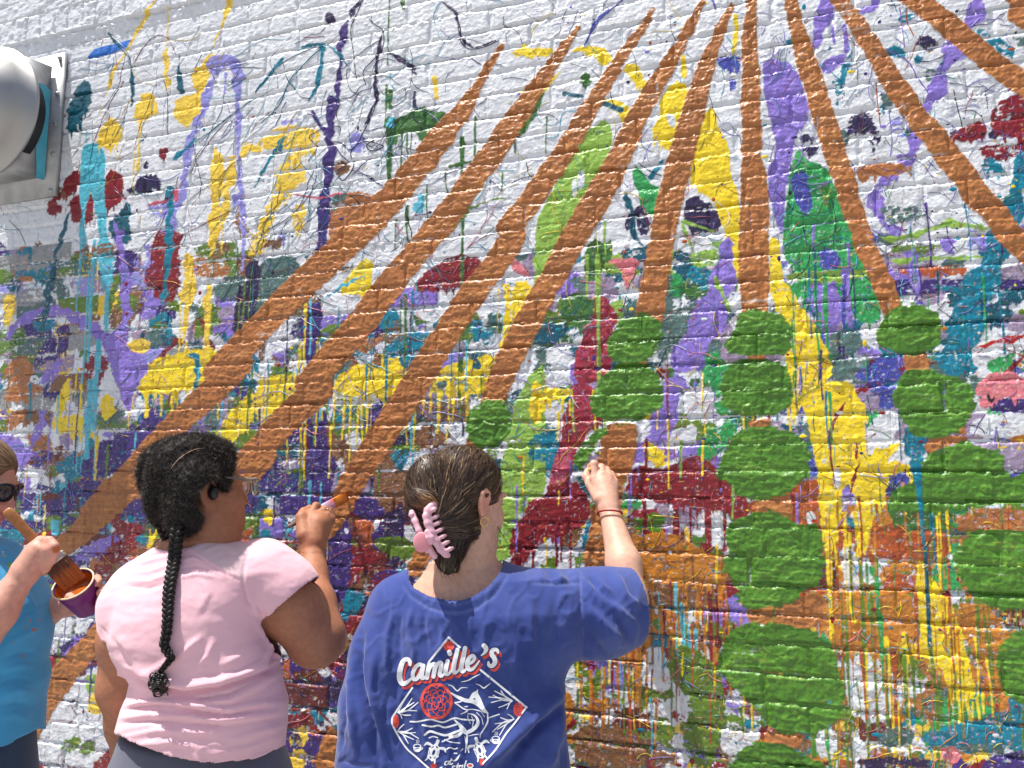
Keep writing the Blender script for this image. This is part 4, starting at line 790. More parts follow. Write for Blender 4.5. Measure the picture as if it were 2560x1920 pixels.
def skirt(Vb, Fb, Cb, depth):
    """Side walls behind a patch, so that it is a block and not a sheet."""
    E = np.concatenate([Fb[:, [0, 1]], Fb[:, [1, 2]], Fb[:, [2, 3]], Fb[:, [3, 0]]])
    key = np.minimum(E[:, 0], E[:, 1]).astype(np.int64) * len(Vb) + np.maximum(E[:, 0], E[:, 1])
    _, first, cnt = np.unique(key, return_index=True, return_counts=True)
    B = E[first[cnt == 1]]
    bv, inv = np.unique(B.ravel(), return_inverse=True)
    back = Vb[bv].copy(); back[:, 1] = depth
    idx = inv.reshape(B.shape) + len(Vb)
    F2 = np.stack([B[:, 1], B[:, 0], idx[:, 0], idx[:, 1]], -1)
    return np.concatenate([Vb, back]), np.concatenate([Fb, F2]), np.concatenate([Cb, Cb[bv]])


fl = np.where(is_brick[:-1, :-1], bid[:-1, :-1], -1)
hid = ((fpx < 290) & (fpy > 1500)) | ((fpx > 330) & (fpx < 720) & (fpy > 1330)) | ((fpx > 390) & (fpx < 620) & (fpy > 1120)) \
    | ((fpx > 880) & (fpx < 1440) & (fpy > 1560)) | ((fpx > 1020) & (fpx < 1240) & (fpy > 1140))
vis = inframe & dense & ~hid
lab, cnt = np.unique(fl[vis & (fl >= 0)], return_counts=True)
order = lab[np.argsort(-cnt)]
singles = set(order[:300].tolist())
fd = fl[dense]; Id = I[dense]; Jd = J[dense]
so = np.argsort(fd, kind='stable')
fd, Id, Jd = fd[so], Id[so], Jd[so]
ub, st_ = np.unique(fd, return_index=True)
en_ = np.append(st_[1:], len(fd))
rest = []
for b_, s_, e_ in zip(ub, st_, en_):
    q = quad(Id[s_:e_], Jd[s_:e_])
    if b_ == -1:
        v_, f_, c_ = sub_mesh(q)
        mortar = mesh_np('mortar', v_, f_, M_WALL, wall_root, c_)
    elif b_ in singles:
        v_, f_, c_ = sub_mesh(q)
        v_, f_, c_ = skirt(v_, f_, c_, 0.05)
        ctr = (v_.min(0) + v_.max(0)) / 2
        mesh_np('brick', v_ - ctr, f_, M_WALL, wall_root, c_, location=ctr)
    else:
        rest.append(q)
v_, f_, c_ = sub_mesh(np.concatenate(rest))
tag(mesh_np('small_bricks', v_, f_, M_WALL, wall_root, c_), kind='stuff')
ci, cj = np.nonzero(~blk)
v_, f_, c_ = sub_mesh(quad(ci * 4, cj * 4, 4))
tag(mesh_np('outer_bricks', v_, f_, M_WALL, wall_root, c_), kind='stuff')
# body of the wall behind the faces
xa, xb, za, zb = float(U[0]), float(U[-1]), 0.0, float(Vv[-1])
core = [(x, y, z) for z in (za, zb) for y in (0.012, 0.30) for x in (xa, xb)]
mesh_np('wall_core', core, [(0, 1, 5, 4), (1, 3, 7, 5), (3, 2, 6, 7), (2, 0, 4, 6), (4, 5, 7, 6), (0, 2, 3, 1)],
        simple_mat('core_white', tuple(PAL['white']), .6, var=.05), wall_root, smooth=False)

# ------------------------------------------------------------------ flung threads and drops of paint, in relief
def sample(A, u, v):
    j = np.clip(np.searchsorted(U, u) - 1, 0, GW - 2); i = np.clip(np.searchsorted(Vv, v) - 1, 0, GH - 2)
    fu = np.clip((u - U[j]) / (U[j + 1] - U[j]), 0, 1); fv = np.clip((v - Vv[i]) / (Vv[i + 1] - Vv[i]), 0, 1)
    return (A[i, j] * (1 - fu) + A[i, j + 1] * fu) * (1 - fv) + (A[i + 1, j] * (1 - fu) + A[i + 1, j + 1] * fu) * fv


def px_to_uv(x, y):
    r = FWD[None] + RGT[None] * ((x - 1280) / FPX)[:, None] - UPV[None] * ((y - 960) / FPX)[:, None]
    t = -CAM[1] / r[:, 1]
    Pw = CAM[None] + r * t[:, None]
    return Pw[:, 0], Pw[:, 2]


tv, tf, tc_, nv = [], [], [], 0
tv3 = []


def thread(x, y, w, color):
    """Half-round string of paint along pixel track x, y; w in metres."""
    global nv
    u, v = px_to_uv(np.asarray(x, float), np.asarray(y, float))
    top = sample(TOP, u, v)
    h = sample(HGT, u, v)
    ok = top < 0.35
    du = np.gradient(u); dv = np.gradient(v)
    l = np.hypot(du, dv) + 1e-9
    nu, nvv = -dv / l, du / l
    w = np.broadcast_to(w, u.shape)
    A = np.stack([u - nu * w / 2, -(sample(HGT, u - nu * w / 2, v - nvv * w / 2) - 0.0004), v - nvv * w / 2], -1)
    M = np.stack([u, -(h + 0.0005 + np.minimum(w * 0.45, 0.0024)), v], -1)
    B = np.stack([u + nu * w / 2, -(sample(HGT, u + nu * w / 2, v + nvv * w / 2) - 0.0004), v + nvv * w / 2], -1)
    n = len(u)
    idx = nv + np.arange(n)
    good = np.nonzero(ok[:-1] & ok[1:])[0]
    if len(good) < 2: return
    a0, m0, b0 = idx, idx + n, idx + 2 * n
    tf.append(np.stack([a0[good], m0[good], m0[good + 1], a0[good + 1]], -1))
    tf.append(np.stack([m0[good], b0[good], b0[good + 1], m0[good + 1]], -1))
    tv.append(np.concatenate([A, M, B])); nv += 3 * n
    tc_.append(np.tile(PAL[color] * rr.uniform(.85, 1.12), (3 * n, 1)))


def random_thread(box, cols, length, wid, curl=0.5, bias=None):
    c = cols[rr.integers(len(cols))]
    L = rr.uniform(*length)
    n = max(6, int(L / 6))
    ang = rr.uniform(0, 2 * np.pi) if bias is None else bias + rr.normal(0, .35)
    k = np.cumsum(rr.normal(0, curl * 0.28, n)) + ang
    k += np.linspace(0, rr.normal(0, 1.0), n)
    x = rr.uniform(box[0], box[2]) + np.cumsum(np.cos(k)) * 6
    y = rr.uniform(box[1], box[3]) + np.cumsum(np.sin(k)) * 6
    t = np.linspace(0, 1, n)
    w = rr.uniform(*wid) * (0.35 + 0.65 * np.abs(np.sin(t * rr.uniform(2, 7) + rr.uniform(0, 3)))) * np.minimum(1, (1 - t) * 5 + .15)
    thread(x, y, w, c)


TH = [  # box, count, colours, length px, width m, curl, direction
    ((900, 0, 1300, 560), 46, 'dpurp dpurp purp plav dgreen cyan'.split(), (60, 220), (.0015, .0045), .9, None),
    ((700, 60, 1050, 640), 66, 'dpurp dpurp purp teal cyan ink'.split(), (60, 230), (.0014, .0048), .9, None),
    ((560, 120, 840, 640), 70, 'teal teal dteal pyel dpurp cyan red'.split(), (80, 320), (.0012, .004), .35, 2.2),
    ((230, 60, 620, 640), 80, 'red red dteal pyel purp plav dpurp teal rose'.split(), (50, 230), (.0011, .0036), .55, 1.9),
    ((0, 420, 300, 760), 40, 'teal red dteal dgreen cyan rose'.split(), (30, 120), (.001, .003), .6, None),
    ((0, 700, 700, 1200), 260, 'lav lav teal cyan red pink purp white pyel orange white dgreen'.split(), (40, 200), (.0011, .0036), .6, None),
    ((80, 1150, 900, 1900), 330, 'lav plav white cyan teal purp red pink ochre white pyel dpurp rose'.split(), (40, 200), (.0011, .0036), .7, None),
    ((700, 560, 1250, 1150), 190, 'lav cyan red white dpurp teal pink dgreen plav'.split(), (40, 200), (.0011, .0036), .6, None),
    ((1250, 0, 1850, 520), 130, 'pyel lav cyan dpurp vblue dpurp yellow lav ink'.split(), (30, 150), (.0011, .0034), .7, None),
    ((1250, 480, 1850, 1150), 170, 'cyan lav dpurp yellow white olive pink red teal'.split(), (40, 170), (.0011, .0036), .6, None),
    ((1840, 0, 2560, 640), 280, 'lav lav plav lav dpurp purp cyan rust olive teal'.split(), (30, 190), (.0011, .0036), .7, None),
    ((1900, 560, 2560, 1300), 300, 'lav purp white cyan red plav pink dpurp dteal white olive'.split(), (30, 170), (.0011, .0036), .6, None),
    ((1400, 1120, 2060, 1920), 400, 'white yellow red lav ochre olive cyan pink crim white rust purp'.split(), (30, 150), (.001, .0034), .45, None),
    ((2560, 200, 3100, 1000), 90, 'lav purp dpurp teal rust lav'.split(), (30, 150), (.0012, .004), .6, None),
    ((2560, 1000, 3100, 2000), 90, 'yellow ochre red cyan lav'.split(), (30, 150), (.0012, .004), .6, None),
    ((-500, 500, 0, 1900), 120, 'lav teal red cyan purp pyel'.split(), (30, 150), (.0012, .004), .6, None),
    ((2040, 1280, 2560, 1920), 330, 'yellow ochre white rust olive pink red pyel cyan'.split(), (30, 150), (.0011, .0036), .6, None),
]
for box, n, cols, ln, wd, curl, bias in TH:
    low = box[3] > 1150
    cols = [c for c in cols if c != 'white'] if low else cols
    for _ in range(int(n * (0.85 if box[3] < 700 else (0.75 if low else 1.3)))):
        random_thread(box, cols, (ln[0] * .6, ln[1] * (.55 if low else .85)), (wd[0] * .8, wd[1] * .9), curl * (.45 if low else .8), bias)
# a few strings that stand out in the photograph
def track(sp, color, pts, w):
    q = tp(sp, pts)
    # Catmull-Rom through the picked points
    p = np.vstack([2 * q[0] - q[1], q, 2 * q[-1] - q[-2]])[:, :2]
    out = []
    for i in range(1, len(p) - 2):
        for t in np.linspace(0, 1, 9)[:-1]:
            out.append(0.5 * (2 * p[i] + (p[i + 1] - p[i - 1]) * t + (2 * p[i - 1] - 5 * p[i] + 4 * p[i + 1] - p[i + 2]) * t * t
                              + (-p[i - 1] + 3 * p[i] - 3 * p[i + 1] + p[i + 2]) * t ** 3))
    out = np.array(out + [p[-2]])
    thread(out[:, 0], out[:, 1], w, color)


for c_, w_, pts in [('dpurp', .004, [(1300, 90), (1330, 200), (1325, 260), (1380, 320), (1480, 310), (1580, 270)]),
                    ('dpurp', .0035, [(740, 130), (770, 160), (830, 210), (820, 330), (760, 400), (700, 470), (720, 560)]),
                    ('dpurp', .0045, [(540, 1150), (580, 1170), (640, 1080), (620, 990), (700, 920), (830, 950), (760, 980), (720, 950), (770, 910)]),
                    ('dpurp', .004, [(510, 920), (560, 930), (600, 970), (640, 960), (690, 880), (740, 780), (780, 690), (790, 600)]),
                    ('dpurp', .0035, [(510, 820), (550, 830), (545, 880)]), ('purp', .004, [(340, 740), (390, 760), (440, 850), (470, 900)]),
                    ('dpurp', .003, [(345, 1050), (400, 960), (350, 890), (430, 840)]), ('purp', .004, [(520, 1120), (600, 1060), (560, 1010), (520, 950)]),
                    ('teal', .004, [(440, 300), (330, 410), (230, 520), (160, 680), (40, 800)]), ('dteal', .003, [(380, 310), (200, 400), (90, 500), (0, 600)]),
                    ('red', .0028, [(320, 250), (380, 245), (450, 240)]), ('ink', .0028, [(700, 0), (660, 90), (620, 200), (640, 370), (655, 520)])]:
    track('c2', c_, pts, w_)
for c_, w_, pts in [('red', .003, [(870, 430), (930, 320), (1010, 240), (1090, 250), (1150, 360)]), ('red', .0028, [(620, 920), (680, 760), (740, 640), (810, 530)]),
                    ('dteal', .003, [(720, 230), (830, 340), (860, 480), (865, 620)]), ('dpurp', .003, [(1050, 490), (1080, 560), (1095, 700), (1090, 900)]),
                    ('teal', .0032, [(1659, 640), (1520, 740), (1380, 850), (1270, 920)]), ('dpurp', .003, [(1260, 940), (1280, 1050), (1310, 1180), (1300, 1290)]),
                    ('teal', .003, [(0, 1460), (50, 1490), (140, 1490)]), ('dgreen', .003, [(70, 1430), (140, 1510), (180, 1600)])]:
    track('c1', c_, pts, w_)
for c_, w_, pts in [('ink', .0028, [(0, 1190), (60, 1160), (180, 1140)]), ('vblue', .004, [(720, 0), (620, 90), (530, 180), (490, 260), (470, 300)]),
                    ('ink', .003, [(820, 1060), (930, 1130), (1010, 1145)]), ('lav', .0028, [(1360, 840), (1430, 880), (1530, 870)]),
                    ('cyan', .0028, [(220, 900), (300, 880), (330, 740), (430, 720)])]:
    track('c3', c_, pts, w_)
for c_, w_, pts in [('lav', .0034, [(760, 320), (900, 400), (960, 500), (1030, 600)]), ('lav', .003, [(850, 60), (870, 200), (880, 320)]), ('rust', .003, [(890, 60), (900, 150), (940, 240)]),
                    ('rust', .0026, [(700, 540), (710, 680), (725, 820)]), ('lav', .003, [(780, 720), (800, 900), (790, 1020)]), ('ink', .0026, [(1200, 590), (1230, 720), (1260, 830)])]:
    track('c4', c_, pts, w_)


def droplets(box, n, cols, rad):
    global nv
    x = rr.uniform(box[0], box[2], n); y = rr.uniform(box[1], box[3], n)
    u, v = px_to_uv(x, y)
    keep = (sample(TOP, u, v) < 0.2)
    for uu, v0 in zip(u[keep], v[keep]):
        r = rr.uniform(*rad) * (1.0 if rr.random() < .85 else 2.0)
        a = np.linspace(0, 2 * np.pi, 7, endpoint=False) + rr.uniform(0, 1)
        el = rr.uniform(.7, 1.6)
        pu = uu + np.cos(a) * r * el; pv = v0 + np.sin(a) * r / el
        ring = np.stack([pu, -(sample(HGT, pu, pv) - .0003), pv], -1)
        h0 = float(sample(HGT, np.array([uu]), np.array([v0]))[0])
        tv.append(np.vstack([ring, [[uu, -(h0 + r * .35), v0]]]))
        k = nv + np.arange(7)
        tv3.append(np.stack([k, np.roll(k, -1), np.full(7, nv + 7)], -1))
        tc_.append(np.tile(PAL[cols[rr.integers(len(cols))]], (8, 1))); nv += 8


for box, n, cols, rad in [((200, 250, 1250, 700), 260, 'red dpurp teal dteal purp pyel ink'.split(), (.0014, .004)),
                          ((0, 650, 1250, 1250), 380, 'purp lav teal yellow white red orange'.split(), (.0015, .0045)),
                          ((1250, 0, 2560, 700), 420, 'lav purp dpurp teal ink yellow rust'.split(), (.0013, .004)),
                          ((1250, 700, 2560, 1920), 700, 'white yellow lav red olive teal ochre purp'.split(), (.0014, .0045)),
                          ((0, 1250, 900, 1920), 260, 'white lav red teal cyan purp'.split(), (.0014, .004))]:
    droplets(box, n, cols, rad)
M_DRIP = simple_mat('dried_paint_strings', (1, 1, 1), .34, attr=True, bump=[(220, .3, .001)])
tag(mesh_np('paint_splatter', np.concatenate(tv), np.concatenate(tf), M_DRIP, wall_root, np.concatenate(tc_),
            tris=np.concatenate(tv3)), kind='stuff')

# ------------------------------------------------------------------ ground the painters stand on
gm, gnt, gb = mat_base('concrete')
gn = gnt.nodes.new('ShaderNodeTexNoise'); gn.inputs['Scale'].default_value = 6.0; gn.inputs['Detail'].default_value = 8.0
gr = gnt.nodes.new('ShaderNodeValToRGB')
gr.color_ramp.elements[0].color = (.24, .235, .225, 1); gr.color_ramp.elements[1].color = (.40, .39, .37, 1)
gtc = gnt.nodes.new('ShaderNodeTexCoord')
gnt.links.new(gtc.outputs['Object'], gn.inputs['Vector']); gnt.links.new(gn.outputs[0], gr.inputs[0])
gnt.links.new(gr.outputs[0], gb.inputs['Base Color']); gb.inputs['Roughness'].default_value = .85
add_bump(gnt, gb, 90, .4, .004)
gx = np.linspace(-120, 120, 25); gy = np.concatenate([np.linspace(-120, -6, 12), np.linspace(-5, .2, 5)])
GX, GY = np.meshgrid(gx, gy)
gV = np.stack([GX.ravel(), GY.ravel(), np.zeros(GX.size)], -1)
gi, gj = np.meshgrid(np.arange(len(gy) - 1), np.arange(len(gx) - 1), indexing='ij')
gF = np.stack([gi * len(gx) + gj, gi * len(gx) + gj + 1, (gi + 1) * len(gx) + gj + 1, (gi + 1) * len(gx) + gj], -1).reshape(-1, 4)
tag(mesh_np('ground', gV, gF, gm), kind='structure')
# ------------------------------------------------------------------ modelling tools for people and small things
FH = np.array([-math.sin(_a), math.cos(_a), 0.0])      # horizontal look direction
UZ = np.array([0.0, 0.0, 1.0])
RK = np.stack([RGT, FH, UZ])                           # world -> view-aligned upright frame (rows)
_cp, _sp = math.cos(_p), math.sin(_p)


def kp(px, py, y):
    """Point in the upright view-aligned frame at horizontal distance y."""
    a, b = (px - 1280) / FPX, (py - 960) / FPX
    r = np.array([a, _cp + b * _sp, _sp - b * _cp])
    q = r * (y / r[1])
    return np.array([q[0], q[1], q[2] + CAM_H])


def k2w(Pk):
    Pk = np.asarray(Pk, float)
    return np.stack([0, -CAM_D, 0])[None] + Pk.reshape(-1, 3) @ RK if Pk.ndim > 1 else np.array([0, -CAM_D, 0]) + Pk @ RK


def w2k(Pw):
    return (np.asarray(Pw, float) - np.array([0, -CAM_D, 0])) @ RK.T


def kproj(Pk):
    x, y, z = Pk[:, 0], Pk[:, 1], Pk[:, 2] - CAM_H
    d = y * _cp + z * _sp
    u = -y * _sp + z * _cp
    return 1280 + FPX * x / d, 960 - FPX * u / d


class Sdf:
    def __init__(self): self.pr = []

    def add(self, f, lo, hi, k, op='u'):
        self.pr.append((f, np.array(lo) - k, np.array(hi) + k, k, op)); return self

    def cone(self, a, b, ra, rb, k=0.012, op='u'):
        a, b = np.asarray(a, float), np.asarray(b, float)
        ba = b - a; l2 = ba @ ba

        def f(X):
            t = np.clip(((X - a) @ ba) / l2, 0, 1)
            d = X - a - t[..., None] * ba
            return np.sqrt((d * d).sum(-1)) - (ra + (rb - ra) * t)
        m = max(ra, rb)
        return self.add(f, np.minimum(a, b) - m, np.maximum(a, b) + m, k, op)

    def chain(self, pts, k=0.012, op='u'):
        for p, q in zip(pts[:-1], pts[1:]): self.cone(p[0], q[0], p[1], q[1], k, op)
        return self

    def ell(self, c, r, R=None, k=0.012, op='u'):
        """Ellipsoid; R rows are its axes."""
        c, r = np.asarray(c, float), np.asarray(r, float)
        R_ = np.eye(3) if R is None else np.asarray(R, float)

        def f(X):
            q = (X - c) @ R_.T
            k0 = np.sqrt(((q / r) ** 2).sum(-1)); k1 = np.sqrt(((q / (r * r)) ** 2).sum(-1))
            return k0 * (k0 - 1.0) / (k1 + 1e-9)
        m = np.abs(R_.T) @ r
        return self.add(f, c - m, c + m, k, op)

    def stack(self, rows, k=0.02, n=2.0, op='u'):
        """Upright body: rows of (z, cx, cy, half width, half depth)."""
        rows = sorted(rows)
        Z = np.array([r[0] for r in rows]); A = np.array([r[1:] for r in rows])

        def f(X):
            z = X[..., 2]
            cx, cy, a, b = (np.interp(z, Z, A[:, i]) for i in range(4))
            dx, dy = (X[..., 0] - cx), (X[..., 1] - cy)
            q = (np.abs(dx / a) ** n + np.abs(dy / b) ** n) ** (1 / n) + 1e-9
            g = np.hypot(dx / (a * a), dy / (b * b)) / q
            d = (q - 1) / np.maximum(g, 1 / np.maximum(a, b))
            return np.maximum(d, np.maximum(z - Z[-1], Z[0] - z))
        lo = [(A[:, 0] - A[:, 2]).min(), (A[:, 1] - A[:, 3]).min(), Z[0]]
        hi = [(A[:, 0] + A[:, 2]).max(), (A[:, 1] + A[:, 3]).max(), Z[-1]]
        return self.add(f, lo, hi, k, op)

    def grid(self, lo, hi, h):
        lo, hi = np.asarray(lo, float), np.asarray(hi, float)
        n = np.ceil((hi - lo) / h).astype(int) + 1
        ax = [lo[i] + h * np.arange(n[i]) for i in range(3)]
        D = np.full(n, 0.06, np.float32)
        for f, a, b, k, op in self.pr:
            s = []
            for i in range(3):
                i0 = max(int(np.floor((a[i] - 3 * h - lo[i]) / h)), 0); i1 = min(int(np.ceil((b[i] + 3 * h - lo[i]) / h)) + 1, n[i])
                s.append((i0, i1))
            if any(i1 - i0 < 1 for i0, i1 in s): continue
            sl = tuple(slice(*q) for q in s)
            X = np.stack(np.meshgrid(*(ax[i][sl[i]] for i in range(3)), indexing='ij'), -1)
            d = f(X).astype(np.float32)
            o = D[sl]
            if op == 'u':
                hh = np.maximum(k - np.abs(o - d), 0) / k
                D[sl] = np.minimum(o, d) - hh * hh * k * 0.25
            else:
                hh = np.maximum(k - np.abs(o + d), 0) / k
                D[sl] = np.maximum(o, -d) + hh * hh * k * 0.25
        return D, lo, h

    def mesh(self, h, lo=None, hi=None, relax=2):
        if lo is None:
            lo = np.min([p[1] for p in self.pr if p[4] == 'u'], 0) - 3 * h
            hi = np.max([p[2] for p in self.pr if p[4] == 'u'], 0) + 3 * h
        return nets(*self.grid(lo, hi, h), relax=relax)


def nets(D, lo, h, relax=2):
    """Naive surface nets: a quad mesh of the zero level."""
    ins = D < 0
    nx, ny, nz = D.shape
    c = np.zeros((nx - 1, ny - 1, nz - 1), np.int8)
    offs = [(i, j, k) for i in (0, 1) for j in (0, 1) for k in (0, 1)]
    for i, j, k in offs: c += ins[i:nx - 1 + i, j:ny - 1 + j, k:nz - 1 + k]
    act = (c > 0) & (c < 8)
    I_, J_, K_ = np.nonzero(act)
    idx = np.full(act.shape, -1, np.int64); idx[I_, J_, K_] = np.arange(len(I_))
    S_ = np.zeros((len(I_), 3)); N_ = np.zeros(len(I_))
    for a in offs:
        for ax in range(3):
            if a[ax] == 1: continue
            b = list(a); b[ax] = 1
            d0 = D[I_ + a[0], J_ + a[1], K_ + a[2]]; d1 = D[I_ + b[0], J_ + b[1], K_ + b[2]]
            m = (d0 < 0) != (d1 < 0)
            t = np.where(m, d0 / (d0 - d1 + 1e-12), 0)
            p = np.tile(np.array(a, float), (len(I_), 1)); p[:, ax] += t
            S_ += p * m[:, None]; N_ += m
    V = np.stack([I_, J_, K_], -1) + S_ / N_[:, None]
    V = lo + V * h
    Q = []
    for ax in range(3):
        o1, o2 = [(1, 2), (2, 0), (0, 1)][ax]
        sl0 = [slice(None)] * 3; sl1 = [slice(None)] * 3
        sl0[ax] = slice(0, -1); sl1[ax] = slice(1, None)
        e = ins[tuple(sl0)] != ins[tuple(sl1)]
        P_ = np.array(np.nonzero(e)).T
        ok = (P_[:, o1] > 0) & (P_[:, o2] > 0) & (P_[:, o1] < D.shape[o1] - 1) & (P_[:, o2] < D.shape[o2] - 1)
        P_ = P_[ok]
        if not len(P_): continue
        fl_ = ins[P_[:, 0], P_[:, 1], P_[:, 2]]
        d1 = np.zeros(3, int); d1[o1] = 1; d2 = np.zeros(3, int); d2[o2] = 1
        g = lambda q: idx[q[:, 0], q[:, 1], q[:, 2]]
        q = np.stack([g(P_ - d1 - d2), g(P_ - d2), g(P_), g(P_ - d1)], -1)
        q[~fl_] = q[~fl_][:, ::-1]
        Q.append(q)
    Q = np.concatenate(Q); Q = Q[(Q >= 0).all(1)]
    return relax_mesh(V, Q, relax), Q


def relax_mesh(V, Q, n, lam=0.5):
    if n <= 0: return V
    E = np.concatenate([Q[:, [0, 1]], Q[:, [1, 2]], Q[:, [2, 3]], Q[:, [3, 0]]])
    deg = np.bincount(E[:, 0], minlength=len(V)) + np.bincount(E[:, 1], minlength=len(V))
    for _ in range(n):
        for l_ in (lam, -lam * 0.9):
            A = np.stack([np.bincount(E[:, 0], V[E[:, 1], i], len(V)) + np.bincount(E[:, 1], V[E[:, 0], i], len(V)) for i in range(3)], -1)
            V = V + l_ * (A / np.maximum(deg, 1)[:, None] - V)
    return V


def vnormals(V, Q):
    n = np.cross(V[Q[:, 2]] - V[Q[:, 0]], V[Q[:, 3]] - V[Q[:, 1]])
    N = np.stack([sum(np.bincount(Q[:, j], n[:, i], len(V)) for j in range(4)) for i in range(3)], -1)
    return N / (np.linalg.norm(N, axis=1, keepdims=True) + 1e-12)


def compact(V, Q, *extra):
    u, inv = np.unique(Q.ravel(), return_inverse=True)
    return (V[u], inv.reshape(Q.shape)) + tuple(e[u] for e in extra)


def join(parts):
    Vs, Qs, o = [], [], 0
    for V, Q in parts:
        Vs.append(V); Qs.append(np.asarray(Q) + o); o += len(V)
    return np.concatenate(Vs), np.concatenate(Qs)


def rim(V, Q, t):
    """Turn the open edges of a cloth shell inwards, so that it has thickness."""
    E = np.concatenate([Q[:, [0, 1]], Q[:, [1, 2]], Q[:, [2, 3]], Q[:, [3, 0]]])
    key = np.minimum(E[:, 0], E[:, 1]) * len(V) + np.maximum(E[:, 0], E[:, 1])
    _, first, cnt = np.unique(key, return_index=True, return_counts=True)
    B = E[first[cnt == 1]]
    N = vnormals(V, Q)
    bv, inv = np.unique(B.ravel(), return_inverse=True)
    inn = V[bv] - N[bv] * t
    idx = inv.reshape(B.shape) + len(V)
    return np.concatenate([V, inn]), np.concatenate([Q, np.stack([B[:, 1], B[:, 0], idx[:, 0], idx[:, 1]], -1)])


def tube(pts, rad, n=8, closed=False, cap=True, flat=1.0, up=None):
    """Swept tube: verts and quads. flat squashes the section along its second axis."""
    P_ = np.asarray(pts, float); m = len(P_)
    rad = np.broadcast_to(np.asarray(rad, float), (m,))
    if closed: T = np.roll(P_, -1, 0) - np.roll(P_, 1, 0)
    else: T = np.gradient(P_, axis=0)
    T = T / (np.linalg.norm(T, axis=1, keepdims=True) + 1e-12)
    u = norm(np.cross(T[0], up if up is not None else (UZ if abs(T[0][2]) < .9 else np.array([1., 0, 0]))))
    Vt, a = [], np.linspace(0, 2 * np.pi, n, endpoint=False)
    for i in range(m):
        u = norm(u - T[i] * (u @ T[i])); v = np.cross(T[i], u)
        Vt.append(P_[i] + rad[i] * (np.cos(a)[:, None] * u + flat * np.sin(a)[:, None] * v))
    Vt = np.concatenate(Vt)
    Q = []
    for i in range(m if closed else m - 1):
        i1 = (i + 1) % m
        for j in range(n):
            j1 = (j + 1) % n
            Q.append((i * n + j, i * n + j1, i1 * n + j1, i1 * n + j))
    if cap and not closed:
        for base, rev in ((0, True), ((m - 1) * n, False)):
            for s in range(1, n // 2):
                q = (base + s - 1 if s > 1 else base, base + s, base + n - s - 1, base + n - s if s > 1 else base)
                q = (base + s - 1, base + s, base + n - 1 - s, base + (n - s) % n)
                Q.append(q[::-1] if rev else q)
    return Vt, np.array(Q)


def spline(pts, n=8, closed=False):
    p = np.asarray(pts, float)
    if closed: p = np.vstack([p[-1], p, p[0], p[1]])
    else: p = np.vstack([2 * p[0] - p[1], p, 2 * p[-1] - p[-2]])
    out = []
    for i in range(1, len(p) - 2):
        for t in np.linspace(0, 1, n, endpoint=False):
            out.append(.5 * (2 * p[i] + (p[i + 1] - p[i - 1]) * t + (2 * p[i - 1] - 5 * p[i] + 4 * p[i + 1] - p[i + 2]) * t * t
                             + (-p[i - 1] + 3 * p[i] - 3 * p[i + 1] + p[i + 2]) * t ** 3))
    if not closed: out.append(p[-2])
    return np.array(out)


def lathe(prof, n=32):
    """Profile (r, z) turned round z."""
    a = np.linspace(0, 2 * np.pi, n, endpoint=False)
    V = np.concatenate([np.stack([r * np.cos(a), r * np.sin(a), np.full(n, z)], -1) for r, z in prof])
    Q = [(i * n + j, i * n + (j + 1) % n, (i + 1) * n + (j + 1) % n, (i + 1) * n + j) for i in range(len(prof) - 1) for j in range(n)]
    return V, np.array(Q)


def slab(sections, n=12, e=3.0):
    """Loft of rounded-rectangle sections: (centre, u axis, v axis, half u, half v)."""
    a = np.linspace(0, 2 * np.pi, n, endpoint=False)
    cx = np.sign(np.cos(a)) * np.abs(np.cos(a)) ** (2 / e); cy = np.sign(np.sin(a)) * np.abs(np.sin(a)) ** (2 / e)
    V = np.concatenate([np.asarray(c) + (hu * cx)[:, None] * np.asarray(u) + (hv * cy)[:, None] * np.asarray(v) for c, u, v, hu, hv in sections])
    m = len(sections)
    Q = [(i * n + j, i * n + (j + 1) % n, (i + 1) * n + (j + 1) % n, (i + 1) * n + j) for i in range(m - 1) for j in range(n)]
    for base, rev in ((0, True), ((m - 1) * n, False)):
        for s in range(1, n // 2):
            q = (base + s - 1, base + s, base + n - 1 - s, base + (n - s) % n)
            Q.append(q[::-1] if rev else q)
    return V, np.array(Q)


def head_frame(center, yaw, pitch=0.0, roll=0.0, s=1.0):
    """Head local (x right, y face, z up) -> view frame. yaw > 0 turns the face to the right."""
    y, p, r = map(math.radians, (yaw, pitch, roll))
    Rz = np.array([[math.cos(y), math.sin(y), 0], [-math.sin(y), math.cos(y), 0], [0, 0, 1]])
    Rx = np.array([[1, 0, 0], [0, math.cos(p), -math.sin(p)], [0, math.sin(p), math.cos(p)]])
    Ry = np.array([[math.cos(r), 0, math.sin(r)], [0, 1, 0], [-math.sin(r), 0, math.cos(r)]])
    M = Rz @ Ry @ Rx
    return (lambda q: np.asarray(center) + s * (M @ np.asarray(q, float))), M, s


